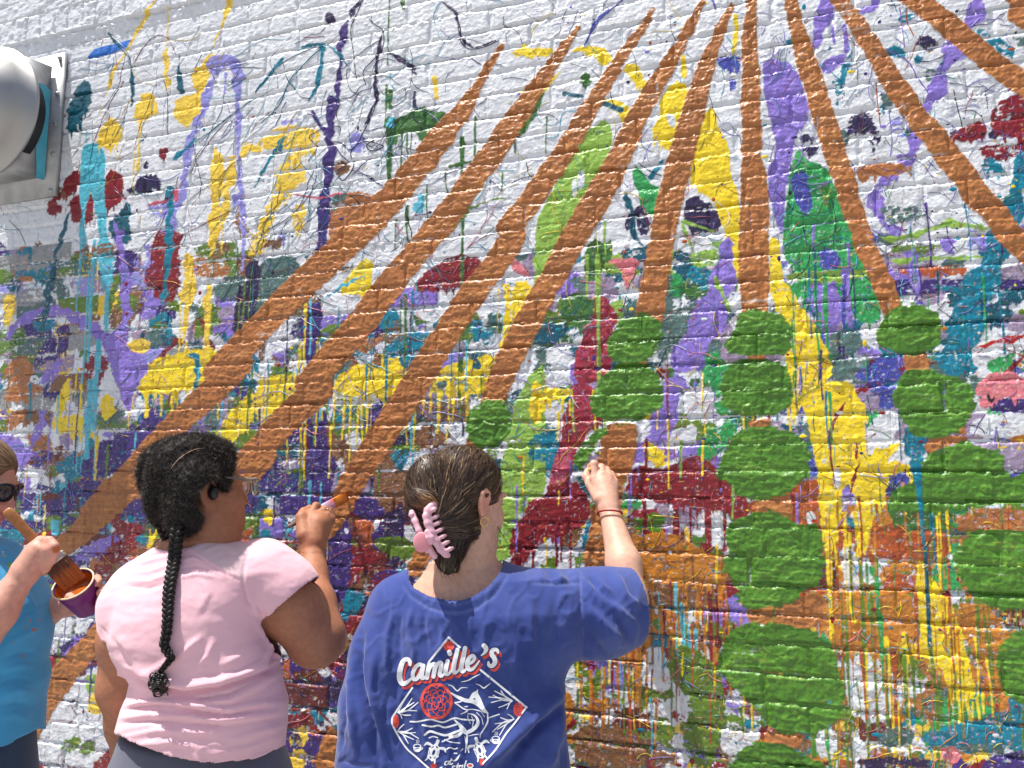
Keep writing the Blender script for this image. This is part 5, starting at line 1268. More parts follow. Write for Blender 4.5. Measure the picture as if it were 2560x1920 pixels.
def add_head(sdf, fr, ear=True, soft=1.0):
    g, M, s = fr
    R = M.T                                            # rows: local axes in the view frame
    E = lambda c, r, k=.012, op='u': sdf.ell(g(c), np.array(r) * s, R, k, op)
    Cn = lambda a, b, ra, rb, k=.012, op='u': sdf.cone(g(a), g(b), ra * s, rb * s, k, op)
    E((0, -.012, .035), (.077, .097, .086), .02)
    E((0, .030, -.035), (.063 * soft, .066, .078), .03)
    for sx in (-1, 1):
        Cn((sx * .052, -.002, -.055), (sx * .012, .066, -.094), .026 * soft, .021, .02)
        E((sx * .037, .060, -.034), (.028 * soft, .026 * soft, .028 * soft), .02)
        E((sx * .030, .086, .022), (.024, .012, .009), .014)
    Cn((-.012, .070, -.098), (.012, .070, -.098), .021, .021, .02)
    for sx in (-1, 1): E((sx * .031, .100, .003), (.017, .017, .011), .010, 's')
    for sx in (-1, 1): E((sx * .031, .079, .003), (.0135, .0135, .0125), .003)
    Cn((0, .086, .012), (0, .106, -.033), .009, .0125, .012)
    for sx in (-1, 1): E((sx * .012, .099, -.036), (.009, .011, .008), .006)
    E((0, .0945, -.0605), (.023, .010, .0060), .005); E((0, .0925, -.0715), (.020, .011, .0070), .005)
    E((0, .104, -.066), (.020, .006, .0012), .003, 's')
    if ear:
        for sx in (-1, 1):
            o = np.array([sx * .0765, -.012, -.004])
            pts = [(.000, .012, -.004), (.004, .016, .012), (.009, .010, .027), (.013, -.004, .032), (.015, -.016, .024), (.014, -.019, .008),
                   (.011, -.014, -.010), (.007, -.006, -.024), (.003, .003, -.030), (.000, .008, -.022)]
            q = [o + np.array([sx * a, b, c]) for a, b, c in pts]
            for a, b in zip(q[:-1], q[1:]): Cn(a, b, .0048, .0048, .004)
            E(o + np.array([sx * .005, -.004, .002]), (.0052, .015, .026), .006)
            Cn(o + np.array([sx * .009, -.006, .018]), o + np.array([sx * .010, -.010, -.006]), .0036, .0036, .004)
            E(o + np.array([sx * .005, .010, -.006]), (.004, .005, .007), .004)
            E(o + np.array([sx * .002, .004, -.028]), (.0055, .008, .010), .006)


def strand_mesh(lines, widths, colors, normals):
    """Flat hair ribbons; lines (n, m, 3), normals (n, m, 3) face outwards."""
    L = np.asarray(lines); n, m, _ = L.shape
    T = np.gradient(L, axis=1)
    S_ = np.cross(T, normals)
    S_ /= (np.linalg.norm(S_, axis=2, keepdims=True) + 1e-12)
    W = np.asarray(widths)[:, :, None] * .5
    V = np.stack([L - S_ * W, L + S_ * W], 2).reshape(-1, 3)
    base = (np.arange(n)[:, None] * m + np.arange(m - 1)[None]).reshape(-1) * 2
    Q = np.stack([base, base + 1, base + 3, base + 2], -1)
    C_ = np.repeat(np.asarray(colors)[:, None], m * 2, 1).reshape(-1, 3)
    return V, Q, C_


from mathutils.bvhtree import BVHTree
def bvh(V, Q): return BVHTree.FromPolygons([tuple(v) for v in V], [tuple(int(i) for i in q) for q in Q])


def ridges(px, py, items):
    """Cloth folds: items are (points in px, width px, height m, taper). Returns the outward offset."""
    out = np.zeros(len(px))
    for pts, w, h in items:
        q = np.asarray(pts, float)
        m = 3 * w
        sel = np.nonzero((px > q[:, 0].min() - m) & (px < q[:, 0].max() + m) & (py > q[:, 1].min() - m) & (py < q[:, 1].max() + m))[0]
        if not len(sel): continue
        x, y = px[sel], py[sel]
        best = np.full(len(sel), 1e9); par = np.zeros(len(sel)); side = np.zeros(len(sel))
        n = len(q) - 1
        for i in range(n):
            a, b = q[i], q[i + 1]; d = b - a
            t = np.clip(((x - a[0]) * d[0] + (y - a[1]) * d[1]) / (d @ d), 0, 1)
            ex, ey = x - a[0] - t * d[0], y - a[1] - t * d[1]
            dd = np.hypot(ex, ey)
            c = dd < best
            best = np.where(c, dd, best); par = np.where(c, (i + t) / n, par)
            side = np.where(c, np.sign(d[0] * ey - d[1] * ex), side)
        fade = np.sin(np.clip(par, 0.02, .98) * np.pi) ** .5
        # steep on one side, soft on the other: a pulled fold
        wd = np.where(side > 0, w, w * .5)
        out[sel] += h * fade * np.exp(-(best / wd) ** 2)
    return out
# ------------------------------------------------------------------ people: shared pieces
def zs(sp, x, y):
    ox, oy, s = _S[sp]
    return ox + x / s, oy + y / s


_S.update({'z1': (320, 1080, 4.879), 'z2': (680, 1200, 6.38), 'z3': (0, 1080, 3.457), 'z4': (980, 1090, 4.484), 'z5': (1420, 1100, 4.364),
           'T': (940, 1560, 4.61), 'z6': (340, 1340, 3.606)})


def kz(sp, x, y, d): return kp(*zs(sp, x, y), d)


def rows_px(rows):
    out = []
    for py, xl, xr, yc, b in rows:
        L_, R_ = kp(xl, py, yc), kp(xr, py, yc)
        out.append((L_[2], (L_[0] + R_[0]) / 2, yc, (R_[0] - L_[0]) / 2, b))
    return out


def wall_y(px, py): return w2k(aty(px, py, 0.0))[1]


def relaxed_hand(sd, w, d, side, back, r=.024):
    """Hanging hand: w wrist, d down direction, side towards the thumb, back out of the back of the hand."""
    w, d, side, back = np.asarray(w), norm(d), norm(side), norm(back)
    for i, (off, ln) in enumerate([(.026, .072), (.009, .080), (-.009, .075), (-.026, .060)]):
        m = w + d * (.088 - abs(off) * .25) + side * off
        sd.cone(w + side * off * .5 + d * .01, m, r * .75, .012, .014)
        a = m + d * ln * .45 - back * .006; b = a + d * ln * .32 - back * .016; c = b + d * ln * .22 - back * .016
        sd.chain([(m, .0105), (a, .0092), (b, .0082), (c, .0070)], .003)
    t0 = w + d * .022 + side * .022; t1 = t0 + d * .034 + side * .018 - back * .010; t2 = t1 + d * .030 + side * .002 - back * .010
    sd.chain([(t0, .016), (t1, .0115), (t2, .0085)], .006)


def body_mesh(name, sd, boxes, h, color_fn, mat, parent_tag, zmin):
    """One continuous skin; the boxes are sampled finer."""
    lo = np.min([p[1] for p in sd.pr if p[4] == 'u'], 0) - .02; hi = np.max([p[2] for p in sd.pr if p[4] == 'u'], 0) + .02
    V, Q = sd.mesh(h, lo, hi)
    cen = V[Q].mean(1)
    inside = np.zeros(len(Q), bool)
    parts = []
    for (a, b, hb) in boxes:
        a, b = np.minimum(a, b), np.maximum(a, b)
        inside |= ((cen > a) & (cen < b)).all(1)
        v, q = sd.mesh(hb, a - 4 * hb, b + 4 * hb)
        c = v[q].mean(1)
        q = q[((c > a - hb * .6) & (c < b + hb * .6)).all(1)]
        parts.append(compact(v, q))
    parts.insert(0, compact(V, Q[~inside]))
    V, Q = join(parts)
    C_ = color_fn(V)
    o = mesh_np(name, k2w(V), Q, mat, None, C_)
    return o, V, Q


def skin_mat(name, sss=.10, rough=.50, bump=.5):
    return simple_mat(name, (1, 1, 1), rough, var=.11, scale=85, attr=True, sss=sss, spec=.4, bump=[(700, bump * .6, .0008), (240, bump * .5, .001), (60, bump * .3, .002)])


def cloth_mat(name, color, weave=900, var=.05, rough=.85, attr=False):
    return simple_mat(name, color, rough, var=var, scale=9, sheen=.25, attr=attr, spec=.25, bump=[(weave, .35, .0006), (45, .25, .003)])


def pants_and_shoes(parent, hips, feet, mat, shoe_mat, knee_fwd=.02, waist_rows=None, name='trousers'):
    sd = Sdf()
    sd.stack(waist_rows, .03)
    for hp, ft in zip(hips, feet):
        hp, ft = np.array(hp), np.array(ft)
        kn = hp * .48 + ft * .52 + np.array([0, knee_fwd, 0])
        sd.chain([(hp, .092), (kn, .062), (ft + np.array([0, -.01, .10]), .043)], .03)
    V, Q = sd.mesh(.011)
    mesh_np(name, k2w(V), Q, mat, parent)
    for ft in feet:
        s2 = Sdf()
        ft = np.array(ft, float)
        s2.chain([(ft + (0, -.03, .055), .040), (ft + (0, .02, .05), .040), (ft + (0, .10, .037), .036), (ft + (0, .16, .032), .030)], .02)
        V, Q = s2.mesh(.008)
        V[:, 2] = np.maximum(V[:, 2], .001)
        mesh_np('shoe', k2w(V), Q, shoe_mat, parent)


def cut_cloth(V, Q, bad, n=6):
    V, Q = compact(V, Q[~bad[Q].any(1)])
    E = np.concatenate([Q[:, [0, 1]], Q[:, [1, 2]], Q[:, [2, 3]], Q[:, [3, 0]]])
    key = np.minimum(E[:, 0], E[:, 1]) * len(V) + np.maximum(E[:, 0], E[:, 1])
    _, first, cnt = np.unique(key, return_index=True, return_counts=True)
    B = E[first[cnt == 1]]                        # even out the cut edge
    deg = np.bincount(B.ravel(), minlength=len(V))
    on = deg > 0
    for _ in range(n):
        A = np.stack([np.bincount(B[:, 0], V[B[:, 1], i], len(V)) + np.bincount(B[:, 1], V[B[:, 0], i], len(V)) for i in range(3)], -1)
        V = np.where(on[:, None], .4 * V + .6 * A / np.maximum(deg, 1)[:, None], V)
    return V, Q


def facing(V, N):
    view = V - np.array([0, 0, CAM_H])
    view /= np.linalg.norm(view, axis=1, keepdims=True)
    return np.clip(-(N * view).sum(1) * 2.0, 0, 1)


M_SHOE = simple_mat('worn_canvas', (.55, .55, .56), .8, var=.1)

# ------------------------------------------------------------------ painter in the navy T-shirt
Y0 = 1.78
sd = Sdf()
HB = head_frame(kp(1163, 1254, 1.80), 46, -5, 0, .95)
add_head(sd, HB)
hb = HB[0]
sd.chain([(hb((0, -.018, -.03)), .052), (kp(1172, 1370, 1.795), .053), (kp(1160, 1425, 1.80), .062), (kp(1160, 1480, 1.80), .085)], .03)
sd.stack(rows_px([(1412, 1075, 1265, 1.80, .050), (1450, 1045, 1370, 1.79, .066), (1500, 1020, 1405, 1.78, .080), (1600, 1000, 1380, 1.78, .090),
                  (1750, 1000, 1370, 1.78, .090), (1930, 985, 1380, 1.78, .095), (2060, 945, 1400, 1.78, .10)]), .03)
eb = kp(1572, 1498, 1.865)
sd.chain([(kp(1395, 1490, 1.80), .056), (eb, .043)], .03)
wr = kz('z5', 447, 765, 2.0)
sd.chain([(eb, .042), (eb * .62 + wr * .38 + np.array([.006, -.004, 0]), .041), (wr, .0255)], .02)
f5 = lambda x, y, d: kz('z5', x, y, d)
mcp = [f5(290, 425, 2.035), f5(368, 392, 2.035), f5(440, 412, 2.04), f5(502, 462, 2.045)]
for m_, r_ in zip(mcp, (.0135, .0140, .0135, .0125)):
    sd.cone(wr * .9 + m_ * .1, m_, .022, r_, .012)
sd.cone(f5(420, 640, 2.01), f5(390, 480, 2.03), .022, .018, .014)
sd.chain([(mcp[0], .0125), (f5(284, 262, 2.045), .0105), (f5(250, 292, 2.075), .0092), (f5(222, 350, 2.075), .0080)], .0035)
sd.chain([(mcp[1], .0125), (f5(362, 300, 2.062), .0105), (f5(325, 345, 2.09), .0090), (f5(290, 390, 2.085), .0080)], .0035)
sd.chain([(mcp[2], .0120), (f5(420, 328, 2.064), .0098), (f5(385, 375, 2.09), .0085), (f5(350, 420, 2.085), .0075)], .0035)
sd.chain([(mcp[3], .0110), (f5(470, 372, 2.060), .0088), (f5(435, 412, 2.085), .0078), (f5(405, 450, 2.08), .0070)], .0035)
sd.chain([(f5(350, 640, 2.01), .019), (f5(252, 490, 2.045), .0135), (f5(198, 400, 2.062), .0108), (f5(208, 345, 2.072), .0085)], .006)
la_e, la_w = kp(950, 1800, 1.74), kp(955, 2020, 1.86)
sd.chain([(kp(1035, 1525, 1.79), .046), (la_e, .040), (la_w, .026)], .03)
relaxed_hand(sd, la_w, (0, .25, -1), (.3, 1, .2), (-1, .2, 0))
SK_B = lin(216, 168, 146)


def col_blue(V):
    C_ = np.tile(SK_B, (len(V), 1))
    for m_ in mcp + [f5(284, 262, 2.045), f5(362, 300, 2.06), f5(420, 328, 2.06), f5(198, 400, 2.06)]:
        w = np.exp(-(((V - m_) ** 2).sum(1)) / .014 ** 2)[:, None]
        C_ = C_ * (1 - .35 * w) + lin(222, 146, 128) * .35 * w
    ear_ = hb((.082, -.014, -.004))
    w = np.exp(-(((V - ear_) ** 2).sum(1)) / .035 ** 2)[:, None]
    C_ = C_ * (1 - .6 * w) + lin(222, 140, 122) * .6 * w
    ch = hb((.04, .07, -.03))
    w = np.exp(-(((V - ch) ** 2).sum(1)) / .035 ** 2)[:, None]
    C_ = C_ * (1 - .3 * w) + lin(226, 150, 135) * .3 * w
    lp = (V - hb((0, .094, -.066))) @ HB[1]
    w = np.exp(-(lp[:, 0] / .022) ** 2 - (lp[:, 1] / .014) ** 2 - (lp[:, 2] / .011) ** 2)[:, None]
    return C_ * (1 - .6 * w) + lin(190, 96, 96) * .6 * w


hand_lo, hand_hi = f5(150, 800, 1.97), f5(600, 200, 2.12)
head_lo, head_hi = hb((0, 0, 0)) - np.array([.13, .13, .15]), hb((0, 0, 0)) + np.array([.13, .13, .15])
M_SKB = skin_mat('fair_skin')
person_b, VBb, QBb = body_mesh('person', sd, [(hand_lo, hand_hi, .0022), (head_lo, head_hi, .0032)], .0065, col_blue, M_SKB, None, 0)
tag(person_b, 'person in navy printed T-shirt, brown hair in a pink claw clip, hand raised to wall', 'person')

# navy T-shirt
st = Sdf()
st.stack(rows_px([(1392, 1085, 1235, 1.80, .065), (1418, 1030, 1300, 1.80, .085), (1440, 1000, 1400, 1.795, .098), (1475, 972, 1430, 1.79, .110), (1520, 952, 1440, 1.78, .122),
                  (1600, 940, 1436, 1.78, .130), (1700, 935, 1412, 1.78, .132), (1800, 935, 1412, 1.78, .135), (1930, 930, 1428, 1.78, .142), (2080, 925, 1440, 1.78, .15)]), .03, 2.2)
slA, slB = kp(1380, 1530, 1.80), kp(1640, 1500, 1.87)
st.chain([(slA, .096), (kp(1500, 1532, 1.825), .092), (slB, .080)], .05)
st.chain([(kp(1005, 1525, 1.79), .080), (kp(972, 1640, 1.77), .082), (kp(950, 1763, 1.76), .084), (kp(934, 1960, 1.75), .088)], .03)
V, Q = st.mesh(.0042, relax=3)
px, py = kproj(V)
bad = np.zeros(len(V), bool)
cl = np.array([zs('B', *q) for q in [(396, 600), (398, 712), (420, 760), (500, 806), (580, 826), (650, 830), (720, 806), (790, 756), (840, 700), (862, 650), (864, 600)]])
bad |= (py < np.interp(px, cl[:, 0], cl[:, 1], left=0, right=0))
ax_ = norm(slB - slA)
hemR = kp(1580, 1500, 1.86)
bad |= ((V - hemR) @ ax_ > 0) & (px > 1480)
bad |= (V[:, 2] < kp(900, 1906, 1.76)[2]) & (px < 925)
bad |= V[:, 2] < kp(1100, 2055, 1.78)[2]
V, Q = cut_cloth(V, Q, bad)
N = vnormals(V, Q); px, py = kproj(V); fc = facing(V, N)
Bz = lambda *p: [zs('B', *q) for q in p]
coll = [zs('B', *q) for q in [(392, 735), (420, 775), (500, 824), (580, 846), (650, 850), (725, 826), (800, 774), (855, 705), (872, 655)]]
coll2 = [zs('B', *q) for q in [(372, 760), (410, 812), (495, 866), (580, 890), (655, 893), (740, 866), (822, 804), (880, 720), (900, 668)]]
folds = [(coll, 9, .0035), (coll2, 4, -.0035),
         (Bz((1247, 690), (1252, 850), (1257, 1000), (1250, 1200)), 6, -.007), (Bz((1000, 742), (1130, 752), (1245, 745)), 4, -.0035), (Bz((1010, 722), (1130, 730), (1240, 724)), 5, .003),
         # sleeve
         (Bz((1270, 740), (1400, 850), (1520, 950)), 16, .011), (Bz((1280, 860), (1380, 960), (1480, 1060)), 18, .012), (Bz((1300, 700), (1330, 780), (1420, 860)), 12, -.009), (Bz((1270, 960), (1340, 1060), (1380, 1130)), 16, -.012),
         (Bz((1430, 700), (1470, 800), (1530, 860)), 12, .009), (Bz((1270, 1080), (1330, 1140)), 14, .010), (Bz((1340, 720), (1360, 760), (1400, 790)), 8, .006), (Bz((1380, 830), (1440, 940), (1490, 1020)), 10, -.010),
         # bunched shoulder
         (Bz((1040, 665), (1060, 700), (1050, 740)), 8, .006), (Bz((1085, 665), (1105, 710), (1100, 745)), 7, -.006), (Bz((1120, 665), (1145, 705), (1150, 740)), 8, .007), (Bz((1165, 670), (1190, 710), (1200, 745)), 7, -.006), (Bz((1210, 675), (1232, 700), (1240, 740)), 7, .006),
         # back
         (Bz((330, 880), (300, 1000), (290, 1150), (310, 1260)), 11, .008), (Bz((420, 860), (400, 960), (430, 1080), (420, 1180)), 9, .007), (Bz((520, 880), (560, 960), (580, 1020), (540, 1100)), 8, .007), (Bz((470, 870), (480, 990), (500, 1100)), 8, -.006),
         (Bz((600, 900), (640, 960), (690, 1060)), 8, .005), (Bz((360, 900), (350, 1040), (370, 1160)), 7, -.006), (Bz((560, 900), (600, 1010), (640, 1050)), 6, -.005), (Bz((760, 1080), (770, 980), (800, 920)), 14, .004),
         (Bz((1250, 1215), (1100, 1360), (960, 1480), (830, 1600), (760, 1680)), 26, .018), (Bz((1210, 1290), (1080, 1420), (960, 1560), (880, 1680)), 20, -.018), (Bz((1190, 1340), (1130, 1480), (1080, 1680)), 26, .016), (Bz((1215, 1400), (1180, 1540), (1170, 1680)), 14, -.012),
         (Bz((1000, 800), (1010, 950), (1010, 1100)), 18, .007), (Bz((1150, 830), (1130, 960), (1100, 1080)), 22, -.006), (Bz((900, 830), (930, 960), (960, 1150)), 22, .004),
         (Bz((170, 1000), (150, 1150), (170, 1300), (230, 1480), (250, 1660)), 14, -.018), (Bz((120, 1120), (110, 1300), (130, 1450), (140, 1600)), 12, .010), (Bz((230, 1100), (215, 1280), (260, 1450)), 14, .010), (Bz((90, 1250), (85, 1400), (70, 1560)), 8, -.008), (Bz((200, 1250), (190, 1340), (250, 1520)), 7, -.006),
         (Bz((40, 1618), (120, 1640), (240, 1650)), 4, -.003), (Bz((300, 1250), (280, 1400), (300, 1560)), 12, -.006)]
d = ridges(px, py, folds) * fc
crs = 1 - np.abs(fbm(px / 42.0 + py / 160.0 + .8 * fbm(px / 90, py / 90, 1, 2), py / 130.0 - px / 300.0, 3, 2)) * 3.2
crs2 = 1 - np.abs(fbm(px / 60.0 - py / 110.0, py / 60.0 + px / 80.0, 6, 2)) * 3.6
d += fc * (.0030 * np.clip(crs, 0, 1) ** 2 + .0022 * np.clip(crs2, 0, 1) ** 2 - .0012) + fc * .0012 * fbm(px / 16.0, py / 24.0, 5, 2)
V = V + N * d[:, None]
V = relax_mesh(V, Q, 1)
nb0 = len(V)
V, Q = rim(V, Q, .004)
# garment-dyed cotton: faded along seams and hems; crease ridges painted lighter as highlights
px2, py2 = kproj(V)
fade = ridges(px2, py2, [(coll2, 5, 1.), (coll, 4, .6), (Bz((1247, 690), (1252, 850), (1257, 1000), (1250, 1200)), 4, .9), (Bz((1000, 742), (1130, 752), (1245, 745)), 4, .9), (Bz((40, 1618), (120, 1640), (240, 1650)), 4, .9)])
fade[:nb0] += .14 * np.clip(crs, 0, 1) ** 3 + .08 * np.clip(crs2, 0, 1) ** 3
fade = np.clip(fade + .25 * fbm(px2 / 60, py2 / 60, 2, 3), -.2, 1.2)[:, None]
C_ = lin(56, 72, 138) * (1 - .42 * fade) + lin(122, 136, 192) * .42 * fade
M_NAVY = cloth_mat('navy_cotton', (1, 1, 1), 700, .08, .9, attr=True)
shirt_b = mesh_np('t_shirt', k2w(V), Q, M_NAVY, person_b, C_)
TREE_B = bvh(V, Q)
pants_and_shoes(person_b, [kp(1060, 1990, 1.79), kp(1290, 1990, 1.79)], [np.append(kp(1050, 1990, 1.80)[:2], 0), np.append(kp(1310, 1990, 1.82)[:2], 0)],
                cloth_mat('dark_denim', tuple(lin(44, 52, 74)), 800), M_SHOE,
                waist_rows=rows_px([(1960, 970, 1370, 1.78, .10), (2060, 955, 1400, 1.78, .115), (2130, 960, 1395, 1.79, .12)]))
# ------------------------------------------------------------------ print on the navy shirt: thin ink that lies on the cloth
def ink_strip(parts, pts, w, tree, lift, sp='T', n=5, cap=True, closed=False):
    """Ribbon along picked points, laid on the cloth by casting from the viewing side."""
    q = np.array([zs(sp, *p[:2]) for p in pts]); s = _S[sp][2]
    ww = np.array([(p[2] if len(p) > 2 else w) for p in pts]) / s
    if len(q) > 2 or closed:
        c = spline(np.column_stack([q, ww]), n, closed)
    else:
        t = np.linspace(0, 1, 8)[:, None]; c = np.column_stack([q[0] * (1 - t) + q[1] * t, ww[0] * (1 - t) + ww[1] * t])
    if closed: c = np.vstack([c, c[:1]])
    T = np.gradient(c[:, :2], axis=0); T /= np.linalg.norm(T, axis=1, keepdims=True) + 1e-9
    if cap:   # round ends
        e0 = [(c[0, 0] - T[0, 0] * c[0, 2] * .5 * math.sin(a), c[0, 1] - T[0, 1] * c[0, 2] * .5 * math.sin(a), c[0, 2] * math.cos(a)) for a in (1.5, 1.1, .7, .3)]
        e1 = [(c[-1, 0] + T[-1, 0] * c[-1, 2] * .5 * math.sin(a), c[-1, 1] + T[-1, 1] * c[-1, 2] * .5 * math.sin(a), c[-1, 2] * math.cos(a)) for a in (.3, .7, 1.1, 1.5)]
        T = np.vstack([np.tile(T[0], (4, 1)), T, np.tile(T[-1], (4, 1))]); c = np.vstack([e0, c, e1])
    Nn = np.stack([-T[:, 1], T[:, 0]], -1)
    V_, ok = [], []
    org = Vector((0, 0, CAM_H))
    for k in range(len(c)):
        row, o = [], True
        for f in (-.5, 0, .5):
            x, y = c[k, :2] + Nn[k] * c[k, 2] * f
            dr = Vector(tuple(kp(x, y, 1.0) - np.array([0, 0, CAM_H]))).normalized()
            hit = tree.ray_cast(org, dr)
            if hit[0] is None: o = False; row.append((0, 0, 0))
            else: row.append(tuple(hit[0] - dr * lift))
        V_.append(row); ok.append(o)
    V_ = np.array(V_).reshape(-1, 3)
    Q_ = []
    for k in range(len(c) - 1):
        if ok[k] and ok[k + 1]:
            for j in (0, 1): Q_.append((k * 3 + j, k * 3 + j + 1, k * 3 + 4 + j, k * 3 + 3 + j))
    if Q_: parts.append(compact(V_, np.array(Q_)))


letters = [
    ([(392, 470, 34), (388, 430, 46), (358, 405, 50), (312, 430, 54), (280, 520, 62), (272, 620, 62), (300, 685, 56), (350, 676, 46), (410, 625, 26)], 50),
    ([(540, 485), (500, 466), (455, 500), (425, 570), (432, 632), (470, 630), (512, 570), (542, 490)], 46), ([(545, 480, 50), (528, 570, 52), (532, 625, 44), (565, 612, 34), (600, 565, 20)], 46),
    ([(612, 462, 46), (596, 560, 52), (586, 620, 50)], 48), ([(600, 560, 36), (636, 478, 40), (676, 462, 48), (676, 520, 52), (662, 606, 48)], 48), ([(672, 560, 34), (706, 466, 40), (748, 446, 48), (748, 510, 52), (734, 585, 46), (762, 596, 36), (806, 545, 20)], 48),
    ([(826, 425, 46), (806, 510, 52), (804, 570, 48), (836, 576, 36), (878, 525, 20)], 46), ([(845, 322, 52), (852, 345, 52)], 52),
    ([(938, 296, 48), (910, 420, 52), (892, 520, 52), (908, 562, 44), (946, 540, 26), (962, 510, 18)], 48), ([(1028, 276, 50), (1002, 400, 54), (982, 500, 54), (998, 548, 46), (1040, 520, 24)], 50),
    ([(1052, 470, 26), (1106, 440, 36), (1136, 396, 40), (1116, 364, 40), (1078, 388, 46), (1052, 450, 54), (1064, 516, 50), (1106, 522, 40), (1150, 482, 26), (1192, 425, 16)], 44),
    ([(1244, 250, 56), (1268, 285, 54), (1252, 330, 36), (1212, 364, 12)], 44),
    ([(1408, 330, 26), (1392, 298, 40), (1348, 300, 48), (1332, 345, 54), (1362, 392, 54), (1372, 440, 54), (1338, 484, 48), (1302, 474, 40), (1296, 440, 26)], 46)]
white_p, red_p = [], []
for pts, w in letters:
    ink_strip(red_p, [(p[0] + 30, p[1] + 40) + tuple(p[2:]) for p in pts], w, TREE_B, .0011)
    ink_strip(red_p, [(p[0] + 15, p[1] + 20) + tuple(p[2:]) for p in pts], w, TREE_B, .0011)
navy_p = []
for pts, w in letters:
    ink_strip(navy_p, [(p[0] + 8, p[1] + 12) + tuple(p[2:]) for p in pts], w, TREE_B, .0016)
    ink_strip(white_p, pts, w, TREE_B, .0022)
LN = lambda pts, w, L=white_p, **k: ink_strip(L, pts, w, TREE_B, .0013, **k)
for a, b in [((608, 440), (835, 155)), ((835, 155), (965, 268)), ((1208, 532), (1735, 962))]: LN([a, b], 24)
LN([(1735, 955), (1600, 1140), (1500, 1262), (1372, 1455), (1228, 1610)], 20); LN([(420, 735), (245, 990), (182, 1108), (228, 1238), (345, 1425), (462, 1532), (610, 1665)], 20)
# corner roses and the round flower
for cx, cy, rx, ry in [(840, 255, 62, 60), (1640, 985, 58, 85), (228, 1122, 34, 82), (665, 1632, 34, 26), (1222, 1590, 24, 40)]:
    for f in (.85, .55, .22):
        LN([(cx + f * rx * math.cos(t), cy + f * ry * math.sin(t)) for t in np.linspace(0, 2 * np.pi, 11)[:-1]], 17, red_p, closed=True, cap=False, n=3)
LN([(697 + 172 * math.cos(t), 890 + 196 * math.sin(t)) for t in np.linspace(0, 2 * np.pi, 25)[:-1]], 30, red_p, closed=True, cap=False, n=3)
for rad, npet, ph in ((.78, 8, 0), (.55, 7, .3), (.34, 5, .1), (.16, 3, .5)):
    for k in range(npet):
        t0 = ph + 2 * np.pi * k / npet; dt = 2 * np.pi / npet
        LN([(697 + 172 * (rad + .17 * math.sin(math.pi * u)) * math.cos(t0 + dt * u), 890 + 196 * (rad + .17 * math.sin(math.pi * u)) * math.sin(t0 + dt * u)) for u in np.linspace(-.08, 1.08, 7)], 11, red_p, n=2)
# gulls, waves, leaping fish
for pts, w in [([(835, 702, 6), (880, 716, 14), (935, 770, 16), (985, 735, 12), (1055, 735, 4)], 12), ([(1150, 690, 4), (1200, 708, 12), (1240, 738, 16), (1290, 705, 12), (1322, 680, 4)], 12), ([(980, 668, 4), (1060, 650, 14), (1130, 610, 14), (1200, 575, 4)], 12),
               ([(395, 1125), (480, 1125), (620, 1100), (700, 1118), (780, 1132), (900, 1085), (1000, 1100), (1130, 1108)], 18), ([(535, 1165), (640, 1182), (720, 1170), (800, 1192), (950, 1150)], 20), ([(560, 1278), (620, 1238), (700, 1258), (800, 1282), (900, 1252), (990, 1215)], 26),
               ([(765, 1355), (850, 1318), (960, 1285)], 16), ([(790, 1330), (860, 1360), (965, 1372)], 12), ([(612, 1312), (660, 1296), (710, 1310)], 14), ([(802, 1450), (850, 1425), (900, 1440), (935, 1432)], 14), ([(900, 1490), (930, 1490)], 14), ([(895, 1580, 8), (930, 1560, 24), (970, 1500, 6)], 14), ([(1305, 1080), (1360, 1060), (1420, 1040)], 14),
               ([(850, 1300, 30), (930, 1290, 40), (990, 1250, 30)], 30),
               ([(790, 740, 8), (880, 805, 18), (960, 850, 40), (1030, 880, 44), (1110, 890, 50), (1190, 925, 62), (1240, 985, 44), (1290, 1030, 14)], 30), ([(1080, 868, 20), (1130, 820, 62), (1158, 790, 36), (1172, 757, 6)], 20), ([(1150, 800, 50), (1185, 880, 60), (1225, 950, 40)], 40),
               ([(905, 905, 10), (950, 935, 16), (1030, 985, 14), (1130, 985, 12), (1290, 1030, 8)], 12), ([(905, 905, 8), (955, 900, 16), (985, 890, 10)], 10), ([(975, 1040, 8), (1040, 1010, 16), (1060, 990, 10)], 12), ([(1020, 955, 8), (1050, 950, 12)], 10),
               ([(1285, 1040, 14), (1288, 1120, 18), (1250, 1200, 16), (1205, 1270, 12), (1200, 1310, 6)], 14), ([(905, 1105, 14), (960, 1160, 34), (1010, 1225, 60), (1040, 1262, 30)], 40), ([(1035, 1255, 40), (1110, 1220, 44), (1170, 1160, 40), (1170, 1100, 30), (1130, 1050, 20), (1060, 1030, 8)], 30),
               ([(1100, 1060, 6), (1120, 1120, 10), (1110, 1190, 8)], 8), ([(1160, 1020, 6), (1215, 1080, 8), (1235, 1160, 6)], 8), ([(1210, 1010, 5), (1250, 1070, 8)], 6), ([(1060, 1040, 6), (1060, 1090, 10), (1090, 1150, 6)], 8), ([(1050, 1280, 20), (1045, 1370, 22), (1030, 1480, 10)], 14), ([(1025, 1300, 8), (1040, 1400, 10)], 8), ([(1070, 1290, 8), (1130, 1275, 10), (1190, 1270, 6)], 8), ([(1060, 1430, 10), (1070, 1480, 14)], 10), ([(975, 1465, 6), (1000, 1440, 12)], 8)]:
    LN(pts, w)
